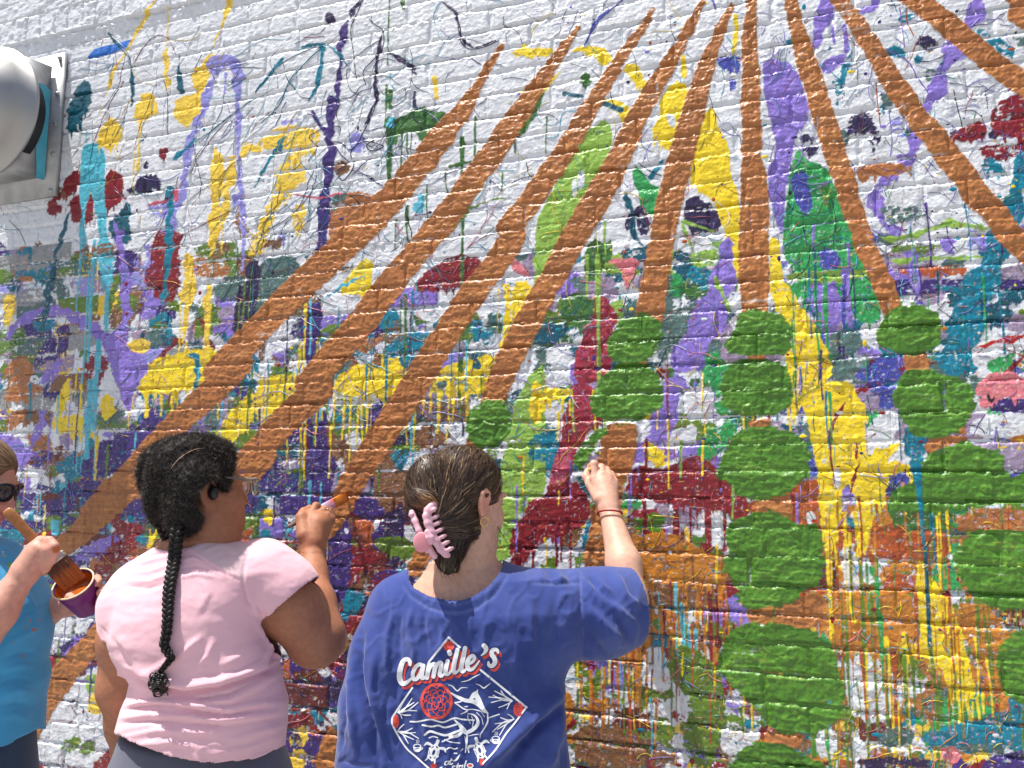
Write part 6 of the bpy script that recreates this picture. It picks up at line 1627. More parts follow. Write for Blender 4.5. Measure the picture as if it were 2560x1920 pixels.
for base, tips in [((250, 1022), [(330, 868), (415, 856), (438, 905), (484, 905), (470, 1000), (400, 1050), (300, 1090)]), ((1578, 885), [(1368, 772), (1440, 770), (1300, 842), (1350, 820), (1330, 905), (1415, 962), (1510, 978)]),
                   ((248, 1236), [(322, 1155), (420, 1200), (492, 1320), (432, 1330), (372, 1378), (455, 1250)]), ((1592, 1096), [(1520, 1040), (1435, 1078), (1342, 1242), (1372, 1150), (1424, 1282), (1398, 1215)])]:
    for k, (x, y) in enumerate(tips):
        bx, by = base
        mx, my = bx * .45 + x * .55, by * .45 + y * .55
        bend = 16 * (1 if k % 2 else -1) + (by - y) * .12
        LN([(bx, by, 8), (bx * .75 + x * .25, by * .75 + y * .25 + bend * .7, 12), (mx, my + bend, 14), (x, y, 10)], 12)
# turtles and coffee cups
for cx, cy, an, sg in [(665, 1480, -.35, 1), (1195, 1455, .3, -1)]:
    ca, sa = math.cos(an), math.sin(an)
    tt = lambda x, y: (cx + x * ca + y * sa, cy - x * sa + y * ca)
    for f in (.92, .5):
        LN([tt(62 * f * math.cos(t), 98 * f * math.sin(t)) for t in np.linspace(0, 2 * np.pi, 13)[:-1]], 12 if f > .6 else 30, closed=True, cap=False, n=2)
    for k in range(6):
        t = k * np.pi / 3 + .3
        LN([tt(30 * math.cos(t), 48 * math.sin(t)), tt(60 * math.cos(t), 94 * math.sin(t))], 26)
    LN([tt(0, -100) + (34,), tt(0, -140) + (40,)], 36)
    LN([tt(-50, -70) + (26,), tt(-105, -75) + (34,), tt(-130, -40) + (12,)], 26); LN([tt(50, -70) + (26,), tt(100, -80) + (34,), tt(128, -50) + (12,)], 26)
    LN([tt(-40, 80) + (22,), tt(-60, 120) + (14,)], 18); LN([tt(40, 80) + (22,), tt(55, 120) + (14,)], 18)
for cx, cy in [(475, 1425), (1380, 1332)]:
    LN([(cx + 42 * math.cos(t), cy - 18 + 20 * math.sin(t)) for t in np.linspace(0, 2 * np.pi, 11)[:-1]], 10, closed=True, cap=False, n=2)
    LN([(cx - 40, cy - 8, 14), (cx - 26, cy + 26, 30), (cx, cy + 34, 34), (cx + 26, cy + 26, 30), (cx + 40, cy - 8, 14)], 24)
    LN([(cx + (46 if cx < 900 else -46), cy - 4), (cx + (62 if cx < 900 else -62), cy + 8), (cx + (44 if cx < 900 else -44), cy + 24)], 9)
    for k in (-12, 2, 16): LN([(cx + k, cy - 50), (cx + k + 6, cy - 70), (cx + k, cy - 90)], 5)
# small lettering under the picture, cut by the edge of the photograph
for pts, w in [([(834, 1582), (806, 1586), (792, 1612), (806, 1626), (832, 1608), (842, 1580), (838, 1612), (850, 1618)], 13), ([(868, 1552), (854, 1600), (862, 1618), (882, 1606)], 14), ([(846, 1578), (884, 1568)], 9),
               ([(905, 1640), (888, 1636), (880, 1655), (900, 1668)], 13), ([(948, 1606), (930, 1668)], 15), ([(920, 1636), (962, 1628)], 9), ([(990, 1632), (965, 1636), (955, 1662)], 13), ([(1000, 1628), (988, 1668)], 14), ([(1040, 1578), (1020, 1640), (1024, 1668)], 15), ([(760, 1650), (742, 1658), (735, 1672)], 13), ([(800, 1660), (786, 1670)], 12)]:
    LN(pts, w)
LN([(1085 + 34 * math.cos(t), 1632 + 22 * math.sin(t)) for t in np.linspace(0, 2 * np.pi, 11)[:-1]], 12, closed=True, cap=False, n=2); LN([(1068, 1630), (1100, 1632)], 24, red_p)
M_INKW = simple_mat('white_print', tuple(lin(236, 238, 244)), .7, var=.05, scale=120)
M_INKR = simple_mat('red_print', tuple(lin(222, 78, 66)), .7, var=.08, scale=120)
for nm, prts, m_ in (('white_print', white_p, M_INKW), ('red_print', red_p, M_INKR), ('print_outline', navy_p, simple_mat('navy_print', tuple(lin(44, 56, 104)), .8))):
    V_, Q_ = join(prts)
    tag(mesh_np(nm, k2w(V_), Q_, m_, shirt_b), kind='stuff')
# ------------------------------------------------------------------ brown hair of the painter in navy
def flow_strands(V, Q, keep, dirf, n, length, steps, width, color_fn, lift=(.0005, .004), jit=.12, seed=1, curl=0.0):
    """Ribbons that run over a hair volume along a direction field."""
    g = np.random.default_rng(seed)
    tree = bvh(V, Q)
    N_ = vnormals(V, Q)
    idx = np.nonzero(keep)[0]
    pick = g.choice(idx, n)
    P_ = V[pick] + g.normal(0, .002, (n, 3))
    Ls, Ns = np.zeros((n, steps, 3)), np.zeros((n, steps, 3))
    L_ = g.uniform(*length, n); lf = g.uniform(*lift, n); ph = g.uniform(0, 6.3, n); off = g.normal(0, jit, (n, 3))
    for s_ in range(steps):
        for i in range(n):
            hit = tree.find_nearest(Vector(P_[i]))
            nn = np.array(hit[1]); b = np.array(hit[0])
            Ls[i, s_] = b + nn * lf[i] * (1.0 if s_ > 0 else .4); Ns[i, s_] = nn
            d_ = dirf(b) + off[i]
            if curl: d_ = d_ + curl * np.array([math.sin(ph[i] + s_ * 1.3), math.cos(ph[i] + s_ * 1.1), math.sin(ph[i] * 2 + s_)])
            d_ = d_ - nn * (d_ @ nn)
            P_[i] = b + norm(d_) * L_[i] / steps
    t = np.linspace(0, 1, steps)
    W = g.uniform(*width, n)[:, None] * (np.minimum(1, t * 6 + .3) * np.minimum(1, (1 - t) * 5 + .1))[None]
    return strand_mesh(Ls, W, np.array([color_fn(p, g) for p in Ls[:, 0]]), Ns)


hs = Sdf()
RB_ = HB[1].T
hs.ell(hb((0, -.016, .040)), np.array([.089, .108, .094]) * .93, RB_, .02)
hs.ell(kp(1072, 1225, 1.715), (.050, .045, .075), None, .03)
hs.ell(kp(1100, 1290, 1.712), (.055, .040, .070), None, .03)
hs.chain([(kp(1040, 1262, 1.70), .020), (kp(1052, 1246, 1.685), .022), (kp(1072, 1250, 1.678), .018), (kp(1080, 1268, 1.68), .012)], .006)       # twisted coil above the clip
hs.chain([(kp(1136, 1322, 1.735), .050), (kp(1124, 1370, 1.728), .028), (kp(1118, 1402, 1.712), .018)], .03)
hs.chain([(kp(1112, 1392, 1.700), .014), (kp(1106, 1416, 1.690), .007)], .01); hs.chain([(kp(1130, 1392, 1.700), .014), (kp(1138, 1420, 1.690), .007)], .01)
hs.chain([(kp(1120, 1392, 1.700), .014), (kp(1120, 1428, 1.688), .005)], .01)
hs.ell(kp(1186, 1318, 1.778), (.038, .045, .034), None, .03)
hs.ell(hb((0, .135, -.02)), np.array([.13, .085, .125]), RB_, .012, 's')
hs.ell(hb((.100, .004, -.024)), (.034, .034, .040), RB_, .010, 's')
hs.ell(hb((.098, .045, -.07)), (.07, .055, .07), RB_, .02, 's')
Vh, Qh = hs.mesh(.0042)
Nh = vnormals(Vh, Qh)
sink = kp(1085, 1300, 1.67)


def dir_b(p):
    d_ = norm(sink - p)
    x, y = kproj(p[None])
    if y[0] > 1345: return np.array([0, -.1, -1.0])
    if ((p - kp(1058, 1252, 1.68)) ** 2).sum() < .034 ** 2: return np.array([.8, -.3, -.5])
    return norm(d_ + np.array([0, -.15, -.25]))


def hair_b(p, g):
    t = g.random()
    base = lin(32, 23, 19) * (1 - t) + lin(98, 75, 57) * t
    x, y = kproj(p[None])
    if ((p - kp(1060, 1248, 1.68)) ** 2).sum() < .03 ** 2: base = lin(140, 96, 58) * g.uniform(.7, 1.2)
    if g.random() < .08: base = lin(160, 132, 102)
    if y[0] > 1260: base = base * .6  # shade of the lower hair put into the strand colour
    return base


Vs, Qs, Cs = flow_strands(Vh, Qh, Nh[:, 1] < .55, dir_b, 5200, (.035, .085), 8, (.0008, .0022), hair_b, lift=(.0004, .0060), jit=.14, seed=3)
Cb = np.tile(lin(40, 29, 24), (len(Vh), 1))
M_HAIRB = simple_mat('brown_hair', (1, 1, 1), .45, attr=True, spec=.45)
wisps, wc = [], []
for pts, r_ in [([(800, 400, 1.80), (835, 470, 1.79), (872, 525, 1.79), (895, 575, 1.80), (905, 640, 1.80)], .0007), ([(806, 395, 1.80), (826, 450, 1.79), (865, 510, 1.785), (890, 560, 1.79)], .0006), ([(812, 330, 1.81), (838, 400, 1.80), (836, 460, 1.79), (820, 480, 1.79)], .0007),
                ([(815, 330, 1.81), (830, 420, 1.80), (850, 480, 1.79), (880, 540, 1.79)], .0006), ([(700, 560, 1.745), (720, 580, 1.75), (740, 600, 1.76), (745, 620, 1.765)], .0005), ([(690, 570, 1.74), (700, 610, 1.745), (715, 630, 1.75)], .0005), ([(705, 540, 1.75), (740, 545, 1.76), (770, 540, 1.77)], .0004),
                ([(500, 600, 1.68), (480, 640, 1.68), (470, 680, 1.69)], .0005), ([(520, 610, 1.68), (505, 660, 1.69), (480, 690, 1.70)], .0005), ([(560, 640, 1.69), (560, 690, 1.69)], .0006), ([(392, 250, 1.70), (380, 300, 1.70), (390, 350, 1.69)], .0005)]:
    c = spline([kz('B', *p) for p in pts], 6)
    wisps.append(tube(c, np.linspace(r_, r_ * .4, len(c)), 4, cap=False))
for k in range(70):       # ragged ends of the tail below the clip
    x0, x1 = rr.uniform(1100, 1146), rr.uniform(1094, 1150)
    c = spline([kp(x0, 1382, 1.695), kp((x0 + x1) / 2 + rr.normal(0, 3), 1406, 1.686), kp(x1, rr.uniform(1416, 1440), 1.684)], 4)
    wisps.append(tube(c, np.linspace(.0011, .0003, len(c)), 4, cap=False))
for k in range(90):       # flyaways standing off the crown and nape
    i_ = rr.integers(len(Vh))
    if Nh[i_, 1] > .5: continue
    d0 = dir_b(Vh[i_]); d0 = d0 - Nh[i_] * (d0 @ Nh[i_])
    c = spline([Vh[i_], Vh[i_] + norm(d0) * .018 + Nh[i_] * rr.uniform(.004, .010), Vh[i_] + norm(d0) * rr.uniform(.03, .05) + Nh[i_] * rr.uniform(.004, .014) + rr.normal(0, .004, 3)], 5)
    wisps.append(tube(c, np.linspace(.00045, .0002, len(c)), 3, cap=False))
Vw, Qw = join(wisps)
V_, Q_ = join([(Vh, Qh), (Vs, Qs), (Vw, Qw)])
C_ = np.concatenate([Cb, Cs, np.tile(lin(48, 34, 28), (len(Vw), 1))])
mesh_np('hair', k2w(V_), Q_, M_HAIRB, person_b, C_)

# claw clip
cs = Sdf()
z4 = lambda x, y, d: kz('z4', x, y, d)
spine = [(452, 760, 1.662), (395, 830, 1.650), (378, 900, 1.644), (395, 980, 1.640), (430, 1080, 1.638), (480, 1180, 1.640), (540, 1270, 1.646), (600, 1330, 1.654)]
cs.chain([(z4(*p), .0066) for p in spine], .004)
cs.chain([(z4(x + 26, y + 6, d + .004), .0060) for x, y, d in spine], .004)
for k, (x, y) in enumerate([(420, 850), (440, 930), (462, 1000), (490, 1075), (520, 1150), (555, 1220), (600, 1290)]):
    cs.chain([(z4(x, y, 1.648), .0046), (z4(x + 50, y - 24, 1.652), .0042), (z4(x + 78, y - 44 + k * 2, 1.668), .0036)], .003)
cs.chain([(z4(440, 790, 1.656), .005), (z4(458, 752, 1.668), .0038)], .003)
left = [(222, 858, 1.668), (262, 960, 1.656), (300, 1060, 1.650), (350, 1150, 1.648), (410, 1250, 1.650), (478, 1348, 1.658)]
cs.chain([(z4(*p), .0064) for p in left], .004)
for x, y in [(215, 880), (238, 940), (262, 1000), (290, 1075), (400, 1290), (440, 1330)]:
    cs.chain([(z4(x + 6, y, 1.656), .0040), (z4(x - 14, y + 10, 1.668), .0034)], .003)
Vc, Qc = cs.mesh(.0015)
clip = empty('hair_claw_clip', tuple(k2w(z4(420, 1150, 1.65))))
tag(clip, 'pale pink plastic claw clip holding up the brown hair', 'hair clip')
M_CLIP = simple_mat('matte_pink_plastic', tuple(lin(222, 172, 188)), .42, var=.03, sss=.08)
inv = clip.location
def at_root(V, root): return k2w(V) - np.array(root.location)
mesh_np('jaw', at_root(Vc, clip), Qc, M_CLIP, clip)
ch_ = Sdf()
ch_.ell(z4(330, 1190, 1.636), (.0175, .0045, .0215), None, .004)
ch_.chain([(z4(370, 1110, 1.640), .0055), (z4(430, 1190, 1.640), .0055)], .004)
Vc, Qc = ch_.mesh(.0015)
mesh_np('thumb_plate', at_root(Vc, clip), Qc, simple_mat('rose_plastic', tuple(lin(224, 146, 158)), .4, var=.03), clip)
cs2 = Sdf(); cs2.chain([(z4(380, 1100, 1.634), .0035), (z4(400, 1140, 1.630), .0042), (z4(420, 1190, 1.632), .0035)], .002)
cs2.chain([(z4(395, 1075, 1.634), .006), (z4(440, 1140, 1.632), .006), (z4(440, 1200, 1.634), .004)], .003)
Vc, Qc = cs2.mesh(.0014); mesh_np('hinge', at_root(Vc, clip), Qc, M_CLIP, clip)
# earring and bracelet
er = hb((.0835, -.010, -.0445))
a_ = np.linspace(0, 2 * np.pi, 28, endpoint=False)
erc = er + np.array([.002, -.006, 0])
ring = erc + np.stack([.0095 * np.cos(a_), .005 * np.cos(a_), .0098 * np.sin(a_)], -1)
V_, Q_ = tube(ring, .0013, 8, closed=True)
o = mesh_np('hoop_earring', k2w(V_), Q_, simple_mat('gold', (.83, .58, .22), .22, 1.0, var=.05))
tag(o, 'small gold hoop earring in the ear below brown hair', 'earring')
wb = kz('z5', 455, 800, 1.985); wd = norm(wr - eb)
u_ = norm(np.cross(wd, [0, 1, 0])); v_ = np.cross(u_, wd)
tilt = lambda a: .010 * math.sin(a + .6)
br = np.array([wb + .0305 * math.cos(a) * u_ + .0290 * math.sin(a) * v_ + tilt(a) * wd for a in a_])
V_, Q_ = tube(br, .0022, 8, closed=True)
knots = []
for k in range(28):
    knots.append(tube([br[k] - (br[(k + 1) % 28] - br[k]) * .3, br[k] + (br[(k + 1) % 28] - br[k]) * .3], [.0027, .0027], 6))
V_, Q_ = join([(V_, Q_)] + knots)
o = mesh_np('cord_bracelet', k2w(V_), Q_, simple_mat('red_cord', tuple(lin(150, 30, 42)), .7, bump=[(600, .5, .001)]))
tag(o, 'thin dark red braided cord bracelet round the raised wrist', 'bracelet')
# the small brush in that hand
tipw = kp(1474, 1160, wall_y(1474, 1160) - .012)
endp = kz('z5', 238, 325, 2.035)
dv_ = norm(tipw - endp); L_ = np.linalg.norm(tipw - endp)
sb = empty('small_paintbrush', tuple(k2w(endp)))
tag(sb, 'small round paintbrush held in the raised hand against the green leaf paint', 'paintbrush')
V_, Q_ = tube([endp - dv_ * .004, endp, endp + dv_ * L_ * .3, endp + dv_ * L_ * .5], [.0025, .0045, .0048, .0042], 10)
mesh_np('handle', at_root(V_, sb), Q_, simple_mat('bare_wood', tuple(lin(186, 150, 82)), .5, var=.12, scale=150), sb)
V_, Q_ = tube([endp + dv_ * L_ * .48, endp + dv_ * L_ * .72], [.0046, .0052], 10)
mesh_np('ferrule', at_root(V_, sb), Q_, simple_mat('brush_metal', (.7, .7, .72), .3, 1.0), sb)
V_, Q_ = tube([endp + dv_ * L_ * .70, endp + dv_ * L_ * .85, tipw + dv_ * .006], [.0052, .0062, .0018], 10)
mesh_np('bristles', at_root(V_, sb), Q_, simple_mat('green_bristles', tuple(lin(70, 116, 36)), .45, bump=[(900, .6, .001)]), sb)
# ------------------------------------------------------------------ painter in the pink T-shirt
Pz = lambda *p: [zs('P', *q) for q in p]
kP = lambda x, y, d: kz('P', x, y, d)
sd = Sdf()
HP = head_frame(kz('P', 555, 285, 1.83), 50, 2, 0, .97)
hp = HP[0]
add_head(sd, HP, soft=1.14)
sd.ell(hp((.030, .062, -.080)), (.032, .030, .030), HP[1].T, .03); sd.ell(hp((0, .035, -.105)), (.045, .040, .026), HP[1].T, .03)
sd.chain([(hp((0, -.012, -.03)), .056), (kP(575, 490, 1.815), .060), (kP(555, 560, 1.815), .070), (kP(530, 640, 1.81), .095)], .03)
sd.stack(rows_px([(1358, 420, 580, 1.815, .070), (1385, 372, 650, 1.815, .085), (1424, 338, 680, 1.81, .105), (1500, 300, 660, 1.80, .12), (1600, 296, 655, 1.80, .13),
                  (1700, 345, 690, 1.80, .125), (1790, 330, 690, 1.80, .13), (1850, 345, 675, 1.80, .11), (1920, 350, 660, 1.80, .09)]), .03)
ebp = kP(1132, 1030, 1.87)
sd.chain([(kP(860, 690, 1.82), .066), (kP(1010, 880, 1.84), .066), (ebp, .058)], .03)
sd.ell(kP(1110, 1060, 1.865), (.052, .05, .042), None, .03)
wrp = kz('z2', 632, 1070, 2.02)
sd.chain([(ebp + np.array([.012, 0, .01]), .055), (kP(1125, 850, 1.92), .047), (kP(1112, 700, 1.975), .034), (wrp, .0295)], .02)
f2 = lambda x, y, d: kz('z2', x, y, d)
mcp = [f2(600, 600, 2.045), f2(720, 590, 2.05), f2(850, 600, 2.06), f2(935, 640, 2.07)]
for m_, r_ in zip(mcp, (.0150, .0150, .0145, .0130)): sd.cone(wrp * .85 + m_ * .15, m_, .0270, r_, .014)
sd.cone(f2(650, 950, 2.02), f2(730, 700, 2.035), .026, .022, .02)
sd.chain([(mcp[0], .0135), (f2(700, 420, 2.07), .0112), (f2(735, 440, 2.10), .0100), (f2(760, 490, 2.11), .0085)], .004)
sd.chain([(mcp[1], .0130), (f2(845, 470, 2.08), .0110), (f2(870, 470, 2.11), .0098), (f2(850, 540, 2.12), .0085)], .004)
sd.chain([(mcp[2], .0125), (f2(925, 505, 2.09), .0106), (f2(940, 520, 2.12), .0094), (f2(900, 600, 2.13), .0082)], .004)
sd.chain([(mcp[3], .0115), (f2(975, 565, 2.10), .0098), (f2(970, 600, 2.125), .0086), (f2(930, 660, 2.13), .0075)], .004)
sd.chain([(f2(520, 880, 2.01), .021), (f2(470, 600, 2.035), .0150), (f2(500, 520, 2.06), .0120), (f2(600, 450, 2.09), .0095)], .008)
lw = kP(180, 1640, 1.90)
sd.chain([(kP(200, 850, 1.80), .056), (kP(186, 1020, 1.80), .055), (kP(172, 1260, 1.81), .050), (kP(196, 1440, 1.85), .043), (lw, .028)], .03)
relaxed_hand(sd, lw, (.1, .3, -1), (.4, 1, .2), (-1, .2, 0))
SK_P = lin(172, 116, 88)


def col_pink(V):
    C_ = np.tile(SK_P, (len(V), 1))
    for m_ in mcp + [f2(700, 420, 2.07), f2(845, 470, 2.08)]:
        w = np.exp(-(((V - m_) ** 2).sum(1)) / .012 ** 2)[:, None]
        C_ = C_ * (1 - .25 * w) + lin(126, 76, 56) * .25 * w
    q = (V - hp((0, 0, 0))) @ HP[1]
    w = np.exp(-(q[:, 0] / .024) ** 2 - ((q[:, 1] - .092) / .014) ** 2 - ((q[:, 2] + .064) / .011) ** 2)[:, None]
    C_ = C_ * (1 - .6 * w) + lin(140, 70, 66) * .6 * w
    w = np.clip((q[:, 1] - .02) / .05, 0, 1)[:, None] * (np.linalg.norm(q, axis=1) < .14)[:, None]
    return C_ * (1 - .15 * w) + lin(150, 82, 58) * .15 * w


M_SKP = skin_mat('brown_skin', .10, .58)
c0 = hp((0, 0, 0))
person_p, VPb, QPb = body_mesh('person', sd, [(f2(300, 1150, 1.97), f2(1060, 330, 2.17), .0023), (c0 - .135, c0 + .135, .0032)], .0065, col_pink, M_SKP, None, 0)
tag(person_p, 'person in pale pink T-shirt with long black braid, painting the orange stripe', 'person')

# pink T-shirt
st = Sdf()
st.stack(rows_px([(1345, 440, 560, 1.815, .075), (1362, 398, 610, 1.815, .090), (1385, 362, 668, 1.815, .105), (1424, 326, 694, 1.81, .122), (1475, 300, 684, 1.805, .136), (1530, 296, 668, 1.80, .145), (1586, 292, 668, 1.80, .150),
                  (1632, 306, 684, 1.80, .148), (1690, 342, 698, 1.80, .142), (1725, 334, 704, 1.80, .146), (1758, 320, 714, 1.80, .152), (1814, 306, 712, 1.80, .160), (1865, 302, 706, 1.80, .164), (1940, 300, 706, 1.80, .166)]), .03, 2.15)
sA, sB = kP(860, 700, 1.825), kP(1060, 930, 1.85)
st.chain([(sA, .082), (kP(950, 790, 1.835), .082), (sB, .080)], .035)
lA, lB = kP(206, 860, 1.80), kP(196, 1080, 1.80)
st.chain([(kP(250, 780, 1.80), .064), (lA, .062), (lB, .062)], .03)
V, Q = st.mesh(.0043, relax=3)
px, py = kproj(V)
bad = np.zeros(len(V), bool)
cl = np.array(Pz((316, 300), (318, 566), (380, 582), (430, 586), (500, 566), (570, 540), (640, 524), (648, 300)))
bad |= (py < np.interp(px, cl[:, 0], cl[:, 1], left=0, right=0))
axs = norm(sB - sA); hemS = (kP(1070, 780, 1.84) + kP(882, 952, 1.83)) / 2
nh = kP(882, 952, 1.83) - kP(1070, 780, 1.84); nrm = norm(np.cross(nh, np.array([.15, 1, .1])))
if nrm @ axs < 0: nrm = -nrm
bad |= ((V - hemS) @ nrm > 0) & (px > 640) & (st.pr[0][0](V) > .010)
bad |= (V[:, 2] < kP(80, 1006, 1.80)[2]) & (px < 290) & (st.pr[0][0](V) > .006)
hm = np.array(Pz((100, 1478), (130, 1495), (210, 1535), (300, 1572), (400, 1606), (500, 1630), (640, 1641), (800, 1622), (900, 1590), (985, 1546), (1010, 1540)))
bad |= py > np.interp(px, hm[:, 0], hm[:, 1])
V, Q = cut_cloth(V, Q, bad)
N = vnormals(V, Q); px, py = kproj(V); fc = facing(V, N)
neckl = Pz((325, 585), (380, 602), (430, 604), (500, 584), (570, 556), (640, 540))
folds = [(neckl, 5, .002), (Pz((500, 574), (600, 640), (690, 690), (760, 722)), 4, .0025), (Pz((505, 584), (600, 652), (690, 702), (760, 734)), 3, -.0022),
         (Pz((806, 570), (775, 640), (768, 740), (790, 830), (830, 880), (868, 910)), 4, -.004), (Pz((1052, 770), (985, 850), (880, 938)), 3, -.0025),
         (Pz((855, 880), (880, 930), (890, 960)), 12, -.010), (Pz((820, 860), (860, 920)), 6, .007), (Pz((840, 900), (890, 985), (960, 1060)), 9, -.010),
         # roll of cloth round the waist
         (Pz((200, 1196), (330, 1252), (480, 1284), (640, 1262), (780, 1218), (900, 1178), (940, 1140)), 9, -.020), (Pz((215, 1170), (340, 1225), (480, 1255), (640, 1235), (790, 1186), (900, 1140)), 24, .013),
         (Pz((390, 1316), (560, 1336), (700, 1320), (860, 1240), (930, 1190)), 10, .009), (Pz((420, 1300), (560, 1316), (700, 1296), (860, 1212)), 5, -.008), (Pz((160, 1350), (260, 1330), (370, 1325), (520, 1352), (680, 1372), (850, 1340), (990, 1330)), 11, .010), (Pz((165, 1372), (270, 1352), (400, 1345), (560, 1378), (700, 1398), (900, 1360)), 5, -.009),
         (Pz((150, 1410), (300, 1390), (480, 1398), (640, 1422), (850, 1400), (990, 1370)), 9, .007), (Pz((140, 1440), (300, 1425), (500, 1440), (680, 1450), (960, 1410)), 6, -.006), (Pz((200, 1500), (340, 1470), (500, 1478), (640, 1490)), 9, .005), (Pz((700, 1520), (830, 1480), (980, 1440)), 10, .006), (Pz((250, 1545), (400, 1530), (560, 1560)), 9, .005), (Pz((600, 1590), (780, 1560), (960, 1500)), 8, .004),
         (Pz((130, 1482), (300, 1556), (500, 1614), (640, 1625), (800, 1606), (975, 1532)), 3, -.002),
         (Pz((170, 1345), (260, 1320), (400, 1316)), 5, -.006), (Pz((890, 1150), (935, 1080), (960, 1010)), 8, -.009), (Pz((870, 1130), (905, 1050), (915, 1000)), 8, .008), (Pz((930, 1160), (958, 1100), (962, 1050)), 5, .006),
         # upper back
         (Pz((200, 690), (300, 690), (420, 650)), 7, .005), (Pz((190, 730), (300, 735), (410, 700)), 6, .004), (Pz((180, 660), (290, 640), (400, 610)), 6, .005), (Pz((210, 640), (310, 610), (380, 590)), 5, -.004), (Pz((180, 760), (300, 770), (400, 745)), 6, -.003), (Pz((440, 640), (520, 620), (570, 640)), 5, .004), (Pz((440, 680), (530, 660), (600, 680)), 5, -.004), (Pz((440, 720), (540, 700), (620, 712)), 6, .004),
         (Pz((560, 590), (650, 560), (740, 580)), 5, .003), (Pz((590, 640), (680, 600), (760, 610)), 6, -.003), (Pz((560, 720), (600, 800), (540, 900)), 12, .003),
         (Pz((440, 1120), (500, 1060), (560, 1010)), 12, .006), (Pz((520, 1180), (590, 1100), (620, 1020)), 12, .005), (Pz((260, 1200), (360, 1160), (430, 1100)), 14, .005), (Pz((110, 1010), (160, 1090), (230, 1180)), 14, -.006), (Pz((640, 1160), (760, 1100), (850, 1040)), 16, .005), (Pz((700, 1200), (800, 1150), (890, 1100)), 8, -.005),
         (Pz((65, 960), (90, 990), (110, 1005)), 3, -.002)]
d = ridges(px, py, folds) * fc
crs = 1 - np.abs(fbm(px / 120.0, py / 34.0 + px / 200.0, 3, 2)) * 3.4
d += fc * .0020 * np.clip(crs, 0, 1) ** 2 * np.clip((py - 1640) / 80, .25, 1) + fc * .0012 * fbm(px / 60.0, py / 26.0, 3, 3) + fc * .0005 * fbm(px / 14.0, py / 9.0, 5, 2)
V = V + N * d[:, None]
V = relax_mesh(V, Q, 1)
V, Q = rim(V, Q, .004)
# sheer yoke at the right shoulder is a paler, cooler pink
px, py = kproj(V)
C_ = np.tile(lin(244, 194, 206), (len(V), 1))
yk = np.array(Pz((505, 575), (640, 520), (745, 548), (820, 562), (778, 650), (764, 726), (690, 690), (600, 640)))
w = np.clip(.5 - poly_dist(px, py, yk) / 3.0, 0, 1)[:, None]
C_ = C_ * (1 - w) + lin(222, 190, 198) * w
M_PINK = cloth_mat('pink_jersey', (1, 1, 1), 900, .03, .8, attr=True)
shirt_p = mesh_np('t_shirt', k2w(V), Q, M_PINK, person_p, C_)
TREE_P = bvh(V, Q)
M_LEG = cloth_mat('grey_leggings', tuple(lin(92, 94, 112)), 900, .06, .7)
pants_and_shoes(person_p, [kp(400, 2000, 1.81), kp(610, 2000, 1.81)], [np.append(kp(390, 2000, 1.80)[:2], 0), np.append(kp(630, 2000, 1.84)[:2], 0)], M_LEG, M_SHOE,
                waist_rows=rows_px([(1822, 312, 692, 1.80, .136), (1870, 298, 704, 1.80, .148), (1920, 276, 722, 1.80, .163), (2000, 262, 742, 1.80, .175), (2090, 270, 735, 1.80, .17)]), name='leggings')
# red label at the waistband
lab_ = []
qs_ = Pz((755, 1637), (862, 1622), (868, 1662), (762, 1676))
wt = Sdf(); 
tl = [kp(x, y, 1.80) for x, y in qs_]
o_ = [np.array([p[0], 0, p[2]]) for p in tl]
cx_, a_w = kp(499, 1905, 1.80)[0], (kp(727, 1905, 1.80)[0] - kp(270, 1905, 1.80)[0]) / 2
for p in o_:
    t_ = min(abs((p[0] - cx_) / a_w), .98)
    p[1] = 1.80 - .165 * math.sqrt(1 - t_ * t_) - .004
mid = [(o_[0] + o_[1]) / 2 - np.array([0, .004, 0]), (o_[3] + o_[2]) / 2 - np.array([0, .004, 0])]
Vl = np.array([o_[0], mid[0], o_[1], o_[3], mid[1], o_[2]]); Vl = np.vstack([Vl, Vl + np.array([0, .003, 0])])
mesh_np('red_label', k2w(Vl), [(0, 3, 4, 1), (1, 4, 5, 2), (6, 7, 10, 9), (7, 8, 11, 10), (0, 1, 7, 6), (1, 2, 8, 7), (3, 9, 10, 4), (4, 10, 11, 5)], simple_mat('red_webbing', tuple(lin(150, 36, 62)), .8), person_p, smooth=False)

# hair: two puffed halves with a parting, drawn into braids
RP_ = HP[1].T
hs = Sdf()
hs.ell(hp((.034, -.020, .044)), np.array([.062, .108, .088]), RP_, .010)
hs.ell(kP(515, 300, 1.745), (.062, .055, .080), None, .02); hs.ell(kP(478, 385, 1.735), (.042, .042, .050), None, .02); hs.ell(kP(470, 440, 1.735), (.026, .030, .030), None, .02); hs.ell(kP(560, 400, 1.765), (.040, .045, .036), None, .03)
hs.ell(hp((-.038, -.028, .044)), np.array([.048, .104, .086]), RP_, .002)
hs.ell(kP(366, 280, 1.765), (.033, .05, .066), None, .003); hs.ell(kP(362, 350, 1.765), (.025, .035, .046), None, .02); hs.ell(kP(374, 410, 1.76), (.016, .022, .026), None, .02)
hs.ell(hp((0, .146, .008)), np.array([.17, .104, .125]), RP_, .012, 's')
hs.ell(hp((.105, -.010, -.018)), (.046, .044, .046), RP_, .006, 's'); hs.ell(hp((.10, .03, -.08)), (.07, .06, .07), RP_, .02, 's')
Vh, Qh = hs.mesh(.0045)
Nh = vnormals(Vh, Qh)
qh = (Vh - hp((0, 0, 0))) @ HP[1]
